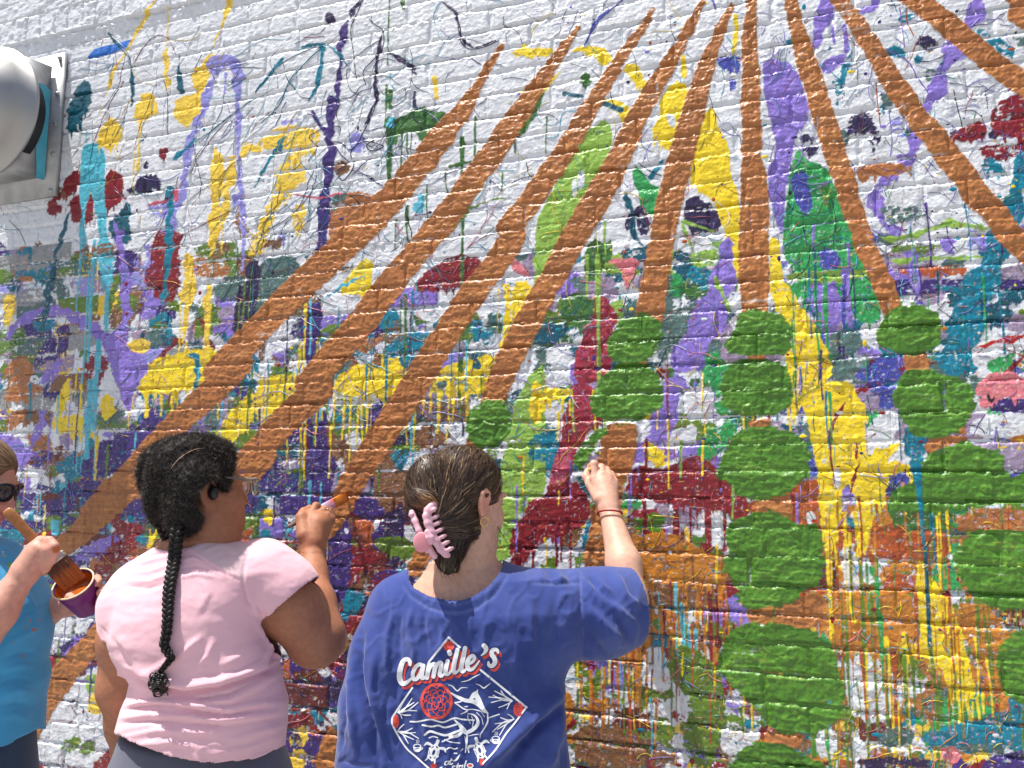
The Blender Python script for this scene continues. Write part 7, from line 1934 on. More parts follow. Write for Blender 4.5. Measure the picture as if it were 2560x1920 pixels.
# combed waves and frizz in the volume itself
dd = .0035 * fbm(Vh[:, 0] / .008 + 40, Vh[:, 2] / .008 + Vh[:, 1] / .01, 2, 3) + .0022 * vnoise(Vh[:, 0] / .0045 + 9, Vh[:, 2] / .0045 - Vh[:, 1] / .006, 5)
Vh = Vh + Nh * dd[:, None]
g = np.random.default_rng(11)
n = 20000
pick = g.choice(np.nonzero(Nh[:, 1] < .7)[0], n)
steps = 5
Ls = np.zeros((n, steps, 3)); Ns = np.zeros((n, steps, 3))
base = Vh[pick]; nn = Nh[pick]
tan = g.normal(0, 1, (n, 3)); tan -= nn * (tan * nn).sum(1, keepdims=True); tan /= np.linalg.norm(tan, axis=1, keepdims=True)
bt = np.cross(nn, tan)
ln = g.uniform(.004, .015, n) * np.where(g.random(n) < .10, 1.8, 1)
for s_ in range(steps):
    t = s_ / (steps - 1)
    a = t * g.uniform(1.5, 5, n) + g.uniform(0, 6.3, n) * (s_ == -1)
    Ls[:, s_] = base + nn * (ln * (t * .8 - .15))[:, None] + tan * (np.sin(a) * .0035)[:, None] + bt * ((1 - np.cos(a)) * .0035)[:, None]
    Ns[:, s_] = tan
W = g.uniform(.0005, .0011, n)[:, None] * np.linspace(1, .4, steps)[None]
tcol = g.random(n)[:, None]
Vs, Qs, Cs = strand_mesh(Ls, W, lin(26, 23, 22) * (1 - tcol) + lin(96, 86, 80) * tcol, Ns)
Cb = np.tile(lin(20, 17, 16), (len(Vh), 1))
V_, Q_ = join([(Vh, Qh), (Vs, Qs)])
M_HAIRP = simple_mat('black_hair', (1, 1, 1), .62, attr=True, spec=.3)
hair_p = mesh_np('hair', k2w(V_), Q_, M_HAIRP, person_p, np.concatenate([Cb, Cs]))
# parting: a line of scalp
tree_h = bvh(Vh, Qh)
pl = []
for x, y in spline([zs('z1', *q) for q in [(930, 195), (850, 205), (760, 235), (680, 280), (610, 340), (560, 395), (520, 450)]], 5):
    dr = Vector(tuple(kp(x, y, 1.0) - np.array([0, 0, CAM_H]))).normalized()
    hit = tree_h.ray_cast(Vector((0, 0, CAM_H)), dr)
    if hit[0] is not None: pl.append(np.array(hit[0] - dr * .0045))
V_, Q_ = tube(np.array(pl), np.interp(np.linspace(0, 1, len(pl)), [0, .2, .8, 1], [.0003, .0010, .0010, .0003]), 6, flat=.7)
mesh_np('parting', k2w(V_), Q_, simple_mat('scalp', tuple(lin(205, 165, 140)), .5), hair_p)


def braid(path, r0, turns, name, parent):
    c = spline(path, 14)
    L = np.concatenate([[0], np.cumsum(np.linalg.norm(np.diff(c, axis=0), axis=1))]); L /= L[-1]
    T = np.gradient(c, axis=0); T /= np.linalg.norm(T, axis=1, keepdims=True)
    u = np.cross(T, np.array([0, 1.0, 0])); u /= np.linalg.norm(u, axis=1, keepdims=True); v = np.cross(u, T)
    r = np.interp(L, [0, .5, .8, 1], r0)
    parts = []
    for k in range(3):
        ph = 2 * np.pi * (L * turns + k / 3)
        q = c + u * (r * .70 * np.sin(ph))[:, None] + v * (r * .42 * np.sin(2 * ph))[:, None]
        parts.append(tube(q, r * .50 * (1 + .10 * np.sin(ph * 2.0 + 1)), 8))
    V_, Q_ = join(parts)
    V_ = V_ + .00015 * rr.normal(0, 1, V_.shape)
    fz = []
    for i in range(0, len(c), 1):
        for _ in range(2):
            a = rr.uniform(0, 6.3); s0 = c[i] + u[i] * r[i] * math.cos(a) + v[i] * r[i] * math.sin(a)
            e = s0 + (u[i] * math.cos(a) + v[i] * math.sin(a)) * rr.uniform(.001, .005) + rr.normal(0, .002, 3)
            fz.append(tube([s0, (s0 + e) / 2 + rr.normal(0, .0008, 3), e], [.0003, .00025, .0001], 3, cap=False))
    V_, Q_ = join([(V_, Q_)] + fz)
    return mesh_np(name, k2w(V_), Q_, simple_mat('braided_hair', tuple(lin(24, 21, 20)), .5, var=.2, scale=300, spec=.3, bump=[(500, .3, .0006)]), parent)


def on_back(x, y, off, tree=None):
    dr = Vector(tuple(kp(x, y, 1.0) - np.array([0, 0, CAM_H]))).normalized()
    hit = TREE_P.ray_cast(Vector((0, 0, CAM_H)), dr)
    p = np.array(hit[0]) if hit[0] is not None else kp(x, y, 1.70)
    return p - np.array(dr) * off


pth = [kP(452, 430, 1.715), kP(440, 480, 1.70), kP(434, 540, 1.695)] + [on_back(*zs('P', *q), .013) for q in [(424, 640), (408, 730), (397, 820), (393, 920), (386, 1000), (376, 1050), (394, 1090), (412, 1112)]] \
    + [on_back(*zs('P', *q), .008) for q in [(385, 1150), (352, 1190)]]
braid(pth, [.0140, .0115, .0085, .0048], 10, 'long_braid', person_p)
braid([kP(345, 420, 1.755), kP(362, 460, 1.75), kP(382, 500, 1.755), kP(398, 535, 1.77), kP(408, 570, 1.80)], [.0130, .012, .0115, .011], 2.5, 'short_braid', person_p)
crl = []
for k in range(36):        # springy curls at the end
    x, y = rr.uniform(318, 382), rr.uniform(1195, 1300)
    x += (1250 - y) * .10
    c0_ = on_back(*zs('P', x, y), .009 + rr.uniform(-.003, .008))
    a = np.linspace(0, 2 * np.pi * rr.uniform(1.0, 2.2), 18)
    R_ = rr.uniform(.0055, .0105)
    ax1 = norm(rr.normal(0, 1, 3) * np.array([1, .4, 1])); ax2 = norm(np.cross(ax1, rr.normal(0, 1, 3)))
    c = c0_ + R_ * (np.cos(a)[:, None] * ax1 + np.sin(a)[:, None] * ax2) + np.linspace(-.5, .5, 18)[:, None] * .006 * np.cross(ax1, ax2)
    crl.append(tube(c, rr.uniform(.0006, .0016), 6))
V_, Q_ = join(crl)
mesh_np('curls', k2w(V_), Q_, simple_mat('curl_hair', tuple(lin(20, 18, 18)), .3, spec=.7), person_p)

# eyeglasses and earbud
gl = empty('eyeglasses', tuple(k2w(hp((0, .1, .01)))))
tag(gl, 'clear grey framed eyeglasses worn by the person in pink', 'eyeglasses')
M_FRAME = simple_mat('grey_acetate', tuple(lin(120, 108, 100)), .25, var=.15, scale=200)
q1 = lambda x, y, d: kz('z1', x, y, d)
ear_top = hp((.080, .002, .026))
hingeR = hp((.073, .082, .022))
V_, Q_ = tube(spline([hp((.088, -.026, .004)), hp((.088, -.012, .030)), hp((.085, .010, .034)), hp((.084, .045, .028)), hingeR + 0, hp((.068, .116, .022))], 6), .0026, 8, flat=1.7)
mesh_np('temple', at_root(V_, gl), Q_, M_FRAME, gl)
V_, Q_ = tube(spline([hp((-.088, -.026, .004)), hp((-.085, .010, .034)), hp((-.084, .045, .028)), hp((-.068, .116, .022))], 6), .0021, 8)
mesh_np('temple', at_root(V_, gl), Q_, M_FRAME, gl)
gm_, gnt_, gb_ = mat_base('spectacle_lens')
gb_.inputs['Base Color'].default_value = (.92, .95, .95, 1); gb_.inputs['Transmission Weight'].default_value = 1.0; gb_.inputs['Roughness'].default_value = .02; gb_.inputs['IOR'].default_value = 1.1
gb_.inputs['Alpha'].default_value = .35
for sx in (-1, 1):
    a = np.linspace(0, 2 * np.pi, 26, endpoint=False)
    loop = np.array([hp((sx * .036 + .028 * np.sign(math.cos(t)) * abs(math.cos(t)) ** .75, .128 - .012 * abs(sx * .036 + .028 * math.cos(t)) / .064, .002 + .022 * np.sign(math.sin(t)) * abs(math.sin(t)) ** .75)) for t in a])
    V_, Q_ = tube(loop, .0022, 8, closed=True)
    mesh_np('rim', at_root(V_, gl), Q_, M_FRAME, gl)
    n_ = len(loop); lv_ = np.vstack([loop, loop + HP[1] @ np.array([0, .0012, 0])])
    Q_ = [(i, i + 1, n_ - 2 - i, n_ - 1 - i) for i in range(n_ // 2 - 1)]
    Q_ = Q_ + [tuple(j + n_ for j in q[::-1]) for q in Q_] + [(i, n_ + i, n_ + (i + 1) % n_, (i + 1) % n_) for i in range(n_)]
    mesh_np('lens', at_root(lv_, gl), Q_, gm_, gl, smooth=False)
V_, Q_ = tube(spline([hp((-.008, .127, .006)), hp((0, .130, .010)), hp((.008, .127, .006))], 5), .0020, 8)
mesh_np('bridge', at_root(V_, gl), Q_, M_FRAME, gl)
eb_ = Sdf()
eb_.ell(hp((.0905, .000, -.006)), (.0085, .0125, .0165), RP_, .004); eb_.ell(hp((.096, .001, -.006)), (.0045, .009, .0125), RP_, .003); eb_.ell(hp((.084, -.003, .012)), (.005, .006, .008), RP_, .004); eb_.cone(hp((.086, .004, -.004)), hp((.072, .008, -.004)), .006, .004, .003)
V_, Q_ = eb_.mesh(.0013)
o = mesh_np('earbud', k2w(V_), Q_, simple_mat('black_plastic', (.012, .012, .014), .32))
tag(o, 'black wireless earbud in the ear of the person in pink', 'earbud')
# flat brush, smeared with old colours
tip = kz('z2', 1185, 262, 0) if False else None
pe = kz('z2', 262, 745, 2.00); pw_px = zs('z2', 1195, 265)
pt = kp(*pw_px, wall_y(*pw_px) - .008)
dv_ = norm(pt - pe); L_ = np.linalg.norm(pt - pe)
vw_ = norm(np.cross(dv_, norm(kp(*pw_px, 1.0) - np.array([0, 0, CAM_H])))); tk = np.cross(vw_, dv_)
fb = empty('flat_paintbrush', tuple(k2w(pe)))
tag(fb, 'flat paintbrush with pink smeared handle, loaded with orange paint', 'paintbrush')
sec = lambda t, hu, hv: (pe + dv_ * L_ * t, vw_, tk, hu, hv)
V_, Q_ = slab([sec(0, .0035, .0025), sec(.01, .0058, .004), sec(.18, .0066, .0046), sec(.38, .0058, .0044), sec(.52, .0085, .005), sec(.56, .0125, .0055)])
tt_ = ((V_ - pe) @ dv_) / L_
Cc = np.where((tt_ < .22)[:, None], lin(128, 112, 108), lin(214, 176, 206))
mesh_np('handle', at_root(V_, fb), Q_, simple_mat('smeared_wood', (1, 1, 1), .5, attr=True, var=.25, scale=160), fb, Cc)
V_, Q_ = slab([sec(.55, .0135, .0060), sec(.57, .0142, .0064), sec(.72, .0150, .0060), sec(.73, .0146, .0056)])
tt_ = ((V_ - pe) @ dv_) / L_
ph_ = (V_ - pe) @ vw_
Cc = np.where((tt_ < .60)[:, None], lin(196, 190, 226), np.where((ph_ > 0)[:, None], lin(226, 110, 112), lin(232, 140, 160)))
mesh_np('ferrule', at_root(V_, fb), Q_, simple_mat('smeared_metal', (1, 1, 1), .4, attr=True, var=.2, scale=220), fb, Cc)
bt_ = [slab([sec(.72, .0140, .0052), sec(.86, .0160, .0056), sec(.97, .0165, .0030)])]
for k in range(60):
    o0 = rr.uniform(-1, 1)
    s0 = pe + dv_ * L_ * .74 + vw_ * .0145 * o0 + tk * rr.uniform(-.005, .005)
    e0 = pe + dv_ * L_ * rr.uniform(.95, 1.06) + vw_ * .0175 * o0 + tk * rr.uniform(-.004, .004)
    bt_.append(tube([s0, (s0 + e0) / 2 + tk * rr.uniform(-.002, .002), e0], [.0011, .0010, .0004], 5, cap=False))
V_, Q_ = join(bt_)
mesh_np('bristles', at_root(V_, fb), Q_, simple_mat('orange_bristles', tuple(lin(206, 120, 44)), .4, var=.2, scale=300), fb)
a = np.linspace(0, 2 * np.pi, 20, endpoint=False)
rp = f2(890, 520, 2.075); rd = norm(f2(925, 505, 2.09) - mcp[2]); ru = norm(np.cross(rd, [0, 1, 0])); rv = np.cross(ru, rd)
V_, Q_ = tube(np.array([rp + .0118 * (math.cos(t) * ru + math.sin(t) * rv) for t in a]), .0010, 6, closed=True)
o = mesh_np('finger_ring', k2w(V_), Q_, simple_mat('silver', (.6, .58, .55), .25, 1.0))
tag(o, 'thin silver ring on the finger gripping the flat brush', 'ring')
# ------------------------------------------------------------------ painter at the left edge, with the cup
kL = lambda x, y, d: kz('L', x, y, d)
f3 = lambda x, y, d: kz('z3', x, y, d)
sd = Sdf()
HL = head_frame(kp(-66, 1208, 1.96), 82, -16, 0, .95)
hl = HL[0]
add_head(sd, HL)
sd.chain([(hl((0, -.02, -.03)), .054), (kp(-110, 1320, 1.96), .054), (kp(-125, 1400, 1.96), .075)], .03)
sd.stack(rows_px([(1365, -190, -60, 1.96, .10), (1400, -225, 10, 1.96, .14), (1460, -240, 60, 1.96, .15), (1545, -240, 88, 1.96, .15), (1662, -225, 70, 1.96, .14), (1780, -220, 60, 1.96, .14), (1880, -225, 60, 1.96, .13)]), .03)
el_n, wr_n = kp(-80, 1640, 1.80), kL(118, 705, 1.84)
sd.chain([(kp(-120, 1440, 1.80), .050), (el_n, .044)], .03)
sd.chain([(el_n, .045), (kp(-10, 1530, 1.81), .043), (wr_n, .0275)], .02)
mcp = [f3(352, 945, 1.855), f3(335, 1012, 1.842), f3(330, 1078, 1.842), f3(330, 1140, 1.85)]
for m_, r_ in zip(mcp, (.0135, .0140, .0135, .0125)): sd.cone(wr_n * .88 + m_ * .12, m_, .0235, r_, .014)
sd.cone(f3(220, 1180, 1.845), f3(290, 1040, 1.848), .024, .020, .02)
sd.chain([(mcp[0], .0125), (f3(430, 935, 1.845), .0108), (f3(480, 990, 1.838), .0096), (f3(500, 1045, 1.845), .0082)], .0035)
sd.chain([(mcp[1], .0125), (f3(425, 1015, 1.835), .0106), (f3(462, 1065, 1.838), .0094), (f3(462, 1115, 1.85), .0080)], .0035)
sd.chain([(mcp[2], .0120), (f3(400, 1085, 1.838), .0100), (f3(428, 1130, 1.845), .0090), (f3(420, 1170, 1.86), .0078)], .0035)
sd.chain([(mcp[3], .0112), (f3(382, 1150, 1.845), .0092), (f3(398, 1190, 1.855), .0080), (f3(385, 1220, 1.87), .0070)], .0035)
sd.chain([(f3(250, 1080, 1.86), .020), (f3(330, 960, 1.895), .0130), (f3(400, 960, 1.905), .0110), (f3(450, 1010, 1.90), .0090)], .006)
# far arm and the hand round the cup
wr_f = f3(545, 1505, 2.02)
sd.chain([(kp(-60, 1440, 2.08), .050), (kp(30, 1580, 2.06), .044), (f3(380, 1565, 2.04), .036), (wr_f, .027)], .02)
pm = [f3(770, 1300, 2.045), f3(800, 1360, 2.048), f3(800, 1425, 2.045), f3(780, 1490, 2.035)]
for m_ in pm: sd.cone(wr_f * .8 + m_ * .2, m_, .024, .0130, .014)
for m_, a, b, c in [(pm[0], (840, 1262, 2.01), (852, 1290, 1.965), (820, 1320, 1.945)), (pm[1], (868, 1335, 2.01), (882, 1362, 1.965), (850, 1390, 1.945)), (pm[2], (862, 1405, 2.008), (880, 1430, 1.965), (848, 1456, 1.948)), (pm[3], (850, 1472, 2.0), (864, 1492, 1.965), (838, 1512, 1.95))]:
    sd.chain([(m_, .0120), (f3(*a), .0102), (f3(*b), .0092), (f3(*c), .0078)], .0035)
sd.chain([(f3(570, 1480, 2.0), .018), (f3(575, 1445, 1.975), .0130), (f3(600, 1430, 1.945), .0105), (f3(650, 1440, 1.93), .0085)], .006)
SK_L = lin(208, 154, 136)


def col_left(V):
    C_ = np.tile(SK_L, (len(V), 1))
    for m_ in mcp + pm + [f3(430, 935, 1.845), f3(425, 1015, 1.835), f3(840, 1262, 2.01), f3(868, 1335, 2.01)]:
        w = np.exp(-(((V - m_) ** 2).sum(1)) / .013 ** 2)[:, None]
        C_ = C_ * (1 - .35 * w) + lin(214, 132, 116) * .35 * w
    q = (V - hl((0, 0, 0))) @ HL[1]
    for c, r, k in [((.04, .07, -.03), .03, .4), ((0, .11, -.035), .018, .4)]:
        w = np.exp(-((q - np.array(c)) ** 2).sum(1) / r ** 2)[:, None]
        C_ = C_ * (1 - k * w) + lin(214, 124, 112) * k * w
    w = np.exp(-(q[:, 0] / .024) ** 2 - ((q[:, 1] - .09) / .014) ** 2 - ((q[:, 2] + .063) / .010) ** 2)[:, None]
    C_ = C_ * (1 - .7 * w) + lin(186, 88, 90) * .7 * w
    for c, r in [(f3(242, 1278, 1.84), .006), (f3(235, 1290, 1.84), .004), (f3(492, 1010, 1.835), .004), (f3(560, 1470, 1.98), .004)]:     # specks of orange paint
        w = (((V - c) ** 2).sum(1) < (r * 2) ** 2)[:, None]
        C_ = np.where(w, lin(176, 96, 44), C_)
    return C_


M_SKL = skin_mat('rosy_skin')
c0 = hl((0, 0, 0))
person_l, VLb, QLb = body_mesh('person', sd, [(f3(60, 1330, 1.79), f3(560, 860, 1.93), .0024), (f3(480, 1600, 1.90), f3(930, 1200, 2.09), .0024), (c0 - .135, c0 + .135, .0034)], .0070, col_left, M_SKL, None, 0)
tag(person_l, 'person in bright blue T-shirt and sunglasses at left edge, dipping a wide brush', 'person')
# blue T-shirt
st = Sdf()
st.stack(rows_px([(1335, -180, -70, 1.96, .10), (1362, -215, 6, 1.96, .14), (1400, -240, 44, 1.96, .165), (1460, -258, 80, 1.96, .178), (1510, -262, 100, 1.96, .18), (1548, -262, 109, 1.96, .18), (1590, -258, 103, 1.96, .178), (1662, -245, 89, 1.96, .17), (1702, -240, 96, 1.96, .17), (1763, -238, 82, 1.96, .17), (1830, -240, 79, 1.96, .17), (1920, -242, 78, 1.96, .17)]), .03, 2.2)
st.chain([(kp(-130, 1430, 1.82), .075), (kp(-110, 1560, 1.79), .080)], .03)
st.chain([(kp(-80, 1430, 2.08), .070), (kp(-10, 1530, 2.07), .072)], .03)
V, Q = st.mesh(.0058, relax=3)
px, py = kproj(V)
bad = (py < np.interp(px, [-185, -150, -80, -30, 0, 6], [1300, 1372, 1376, 1350, 1345, 1300], left=0, right=0))
bad |= (V[:, 2] < kp(-100, 1560, 1.80)[2]) & (V[:, 1] < 1.90) & (st.pr[0][0](V) > .006)
bad |= (V[:, 1] > 2.06) & (st.pr[0][0](V) > .012) & (V[:, 2] < kp(0, 1535, 2.07)[2])
hm = np.array([zs('L', *q) for q in [(-60, 1572), (0, 1562), (60, 1540), (120, 1512), (160, 1488), (200, 1470)]])
bad |= py > np.interp(px, hm[:, 0], hm[:, 1])
V, Q = cut_cloth(V, Q, bad)
N = vnormals(V, Q); px, py = kproj(V); fc = facing(V, N)
Lz = lambda *p: [zs('L', *q) for q in p]
folds = [(Lz((20, 1060), (110, 1000), (200, 960)), 12, .006), (Lz((0, 1180), (90, 1150), (180, 1160)), 12, .006), (Lz((0, 1120), (100, 1090), (180, 1090)), 8, -.005), (Lz((10, 1300), (90, 1270), (170, 1290)), 14, .006), (Lz((0, 1400), (80, 1390), (150, 1420)), 12, .005), (Lz((0, 1240), (80, 1215), (170, 1230)), 7, -.005), (Lz((0, 1350), (90, 1335), (160, 1350)), 7, -.005),
         (Lz((0, 560), (50, 590), (90, 650)), 8, .004), (Lz((0, 620), (60, 660), (90, 720)), 8, -.004), (Lz((120, 780), (160, 850), (200, 920)), 10, .005), (Lz((0, 1545), (70, 1522), (150, 1478)), 3, -.002), (Lz((60, 960), (120, 900), (180, 880)), 8, -.004)]
V = V + N * (ridges(px, py, folds) * fc + fc * .0022 * fbm(px / 40, py / 30, 3, 3))[:, None]
V = relax_mesh(V, Q, 1)
V, Q = rim(V, Q, .004)
C_ = np.tile(lin(72, 170, 226), (len(V), 1))
px, py = kproj(V)
C_ = C_ * (1 + .04 * fbm(px / 18, py / 18, 4, 3)[:, None])
for x, y, r_, c in [(45, 655, 7, (120, 190, 80)), (20, 610, 5, (200, 190, 60)), (172, 975, 6, (190, 110, 50)), (130, 960, 4, (150, 140, 60)), (70, 1040, 4, (150, 130, 70)), (110, 1105, 3, (190, 110, 50)), (165, 980, 4, (180, 110, 60)), (150, 930, 3, (200, 120, 60)), (80, 640, 4, (210, 120, 60)), (30, 700, 4, (60, 150, 90)), (195, 930, 3, (190, 120, 60)), (100, 1200, 2, (220, 220, 220)), (60, 690, 3, (230, 200, 80)), (15, 590, 4, (230, 230, 240))]:
    qx, qy = zs('L', x, y)
    w = ((px - qx) ** 2 + ((py - qy) * .8) ** 2 < (r_ * .7) ** 2)[:, None]
    C_ = np.where(w, lin(*c), C_)
shirt_l = mesh_np('t_shirt', k2w(V), Q, cloth_mat('azure_cotton', (1, 1, 1), 800, .05, .85, attr=True), person_l, C_)
pants_and_shoes(person_l, [kp(-170, 1960, 1.90), kp(-30, 1960, 2.02)], [np.append(kp(-180, 1960, 1.90)[:2], 0), np.append(kp(-10, 1960, 2.05)[:2], 0)], cloth_mat('blue_denim', tuple(lin(52, 72, 100)), 600, .15), M_SHOE,
                waist_rows=rows_px([(1815, -225, 64, 1.96, .145), (1880, -232, 66, 1.96, .15), (1960, -235, 72, 1.96, .155), (2040, -230, 60, 1.96, .15)]), name='jeans')
# hair drawn back
hs = Sdf(); RL_ = HL[1].T
hs.ell(hl((0, -.018, .040)), np.array([.087, .107, .090]) * .96, RL_, .02)
hs.chain([(hl((0, -.10, .03)), .045), (hl((0, -.15, .02)), .035), (hl((0, -.17, -.06)), .03), (hl((0, -.16, -.14)), .016)], .03)
hs.ell(hl((0, .145, -.02)), np.array([.13, .082, .115]), RL_, .010, 's')
for sx in (-1, 1): hs.ell(hl((sx * .098, .01, -.03)), (.040, .045, .045), RL_, .010, 's'); hs.ell(hl((sx * .09, .05, -.08)), (.06, .06, .07), RL_, .02, 's')
Vh, Qh = hs.mesh(.0045); Nh = vnormals(Vh, Qh)
sink_l = hl((0, -.16, .01))
Vs, Qs, Cs = flow_strands(Vh, Qh, np.ones(len(Vh), bool), lambda p: norm(sink_l - p) if ((p - sink_l) ** 2).sum() > .03 ** 2 else np.array([-.2, 0, -1.]), 2200, (.04, .09), 7, (.0009, .0022),
                          lambda p, g_: (lambda t: lin(120, 92, 70) * (1 - t) + lin(186, 156, 124) * t)(g_.random()), lift=(.0004, .003), jit=.10, seed=5)
V_, Q_ = join([(Vh, Qh), (Vs, Qs)])
mesh_np('hair', k2w(V_), Q_, simple_mat('light_brown_hair', (1, 1, 1), .42, attr=True, spec=.5), person_l, np.concatenate([np.tile(lin(110, 84, 64), (len(Vh), 1)), Cs]))
# sunglasses
sg = empty('sunglasses', tuple(k2w(hl((0, .1, .01)))))
tag(sg, 'black wraparound sunglasses on the person at the left edge', 'sunglasses')
M_SG = simple_mat('glossy_black', (.012, .012, .016), .18)
M_SL = simple_mat('smoked_lens', (.02, .022, .03), .06, spec=.9)
for sx in (-1, 1):
    V_, Q_ = tube(spline([hl((sx * .088, -.024, .004)), hl((sx * .087, -.005, .024)), hl((sx * .084, .045, .022)), hl((sx * .072, .086, .016)), hl((sx * .062, .092, .012))], 6), [.0028] * 24 + [.0034], 8, flat=2.0)
    mesh_np('temple', at_root(V_, sg), Q_, M_SG, sg)
    a = np.linspace(0, 2 * np.pi, 26, endpoint=False)
    fx = lambda t: sx * .037 + .031 * np.sign(math.cos(t)) * abs(math.cos(t)) ** .8
    loop = np.array([hl((fx(t), .106 - .020 * (abs(fx(t)) / .066) ** 2, .003 + .023 * np.sign(math.sin(t)) * abs(math.sin(t)) ** .8)) for t in a])
    V_, Q_ = tube(loop, .0026, 8, closed=True)
    mesh_np('rim', at_root(V_, sg), Q_, M_SG, sg)
    n_ = len(loop); lv_ = np.vstack([loop, loop + HL[1] @ np.array([0, .0015, 0])])
    Q_ = [(i, i + 1, n_ - 2 - i, n_ - 1 - i) for i in range(n_ // 2 - 1)]
    Q_ = Q_ + [tuple(j + n_ for j in q[::-1]) for q in Q_] + [(i, n_ + i, n_ + (i + 1) % n_, (i + 1) % n_) for i in range(n_)]
    mesh_np('lens', at_root(lv_, sg), Q_, M_SL, sg, smooth=False)
V_, Q_ = tube(spline([hl((-.008, .105, .008)), hl((0, .108, .012)), hl((.008, .105, .008))], 5), .0026, 8)
mesh_np('bridge', at_root(V_, sg), Q_, M_SG, sg)

# cup of orange paint
rimc, botc = f3(648, 1280, 1.935), f3(765, 1520, 1.985)
axc = norm(rimc - botc); axc = norm(axc + np.array([0, -.18, 0])); H_ = np.linalg.norm(rimc - botc)
uc = norm(np.cross(axc, [0, 1, 0])); vc = np.cross(axc, uc)
CM = np.stack([uc, vc, axc])
cup = empty('paint_cup', tuple(k2w(botc)))
tag(cup, 'purple paper cup of orange paint held by the person in blue', 'cup')
put = lambda V: at_root(botc + V @ CM, cup)
R0, R1 = .0315, .0470
V_, Q_ = lathe([(.0005, .002), (R0 - .002, .002), (R0, .0), (R0 + .0003, .003), (R0 * .5 + R1 * .5, H_ * .5), (R1, H_ - .002), (R1 - .0012, H_ - .002), (R0 * .5 + R1 * .5 - .0012, H_ * .5), (R0 - .001, .006), (.0005, .006)], 40)
ring_bump = 1 + .004 * (np.sin(V_[:, 2] / H_ * 60) > .6)
V_[:, :2] *= ring_bump[:, None]
mesh_np('cup_wall', put(V_), Q_, simple_mat('purple_card', tuple(lin(112, 30, 112)), .35, var=.10, scale=70, bump=[(120, .25, .001)]), cup)
V_, Q_ = tube(np.array([((R1 + .0006) * math.cos(t), (R1 + .0006) * math.sin(t), H_) for t in np.linspace(0, 2 * np.pi, 40, endpoint=False)]), .0021, 8, closed=True, up=np.array([0, 0, 1.]))
mesh_np('rolled_rim', put(V_), Q_, simple_mat('pale_rim', tuple(lin(240, 214, 176)), .45, var=.12, scale=200), cup)
prf = [(.0005, H_ * .62), (.02, H_ * .615), (R0 * .36 + R1 * .64 - .003, H_ * .63), (R0 * .2 + R1 * .8 - .0018, H_ * .80), (R1 * .96 - .0020, H_ * .93)]
V_, Q_ = lathe(prf, 40)
V_[:, 2] += .004 * fbm(np.arctan2(V_[:, 1], V_[:, 0]) * 1.6 + 7, V_[:, 2] * 30, 2, 2) * (V_[:, 2] > H_ * .7)
mesh_np('paint', put(V_), Q_, simple_mat('wet_orange_paint', tuple(lin(176, 88, 22)), .16, var=.10, scale=60, bump=[(40, .3, .004)]), cup)
drp = []
for t0, ln_ in [(-1.9, .022), (-1.55, .012), (-2.4, .010), (-.9, .018)]:
    pts = [((R1 + .0008) * math.cos(t0), (R1 + .0008) * math.sin(t0), H_ - .002), ((R1 - (R1 - R0) * ln_ / H_ * .5 + .0008) * math.cos(t0), (R1 - (R1 - R0) * ln_ / H_ * .5 + .0008) * math.sin(t0), H_ - ln_ * .5), ((R1 - (R1 - R0) * ln_ / H_ + .0008) * math.cos(t0), (R1 - (R1 - R0) * ln_ / H_ + .0008) * math.sin(t0), H_ - ln_)]
    drp.append(tube(pts, [.004, .003, .0026], 8))
V_, Q_ = join(drp)
o = mesh_np('paint_runs', put(V_), Q_, simple_mat('orange_runs', tuple(lin(150, 74, 40)), .3), cup); o['kind'] = 'stuff'

# wide brush
b0, b1 = f3(62, 682, 1.865), f3(640, 1300, 1.915)
dv_ = norm(b1 - b0); L_ = np.linalg.norm(b1 - b0)
vw_ = norm(np.cross(dv_, norm(b0 - np.array([0, 0, CAM_H])))); tk = np.cross(vw_, dv_)
wb_ = empty('wide_paintbrush', tuple(k2w(b0)))
tag(wb_, 'wide wooden paintbrush dipping into the purple cup of orange paint', 'paintbrush')
sec = lambda t, hu, hv: (b0 + dv_ * L_ * t, vw_, tk, hu, hv)
V_, Q_ = slab([sec(-.02, .007, .004), sec(0, .0115, .0065), sec(.06, .0130, .0075), sec(.25, .0115, .0075), sec(.42, .0125, .008), sec(.52, .020, .009), sec(.60, .0265, .010), sec(.66, .0275, .0105)], 16)
mesh_np('handle', at_root(V_, wb_), Q_, simple_mat('varnished_wood', tuple(lin(158, 104, 58)), .4, var=.22, scale=90), wb_)
V_, Q_ = slab([sec(.655, .0290, .0120), sec(.67, .0298, .0128), sec(.715, .0298, .0128), sec(.73, .0290, .0122)], 16)
mesh_np('ferrule', at_root(V_, wb_), Q_, simple_mat('dull_steel', (.62, .60, .58), .38, .9, var=.2, scale=120), wb_)
br_ = [slab([sec(.725, .0275, .0110), sec(.85, .0285, .0120), sec(1.0, .0265, .0080)], 16)]
bc_ = [np.tile(lin(92, 56, 36), (len(br_[0][0]), 1))]
tt_ = ((br_[0][0] - b0) @ dv_) / L_
bc_[0] = np.where((tt_ > .84)[:, None], lin(178, 92, 30), lin(88, 54, 40))
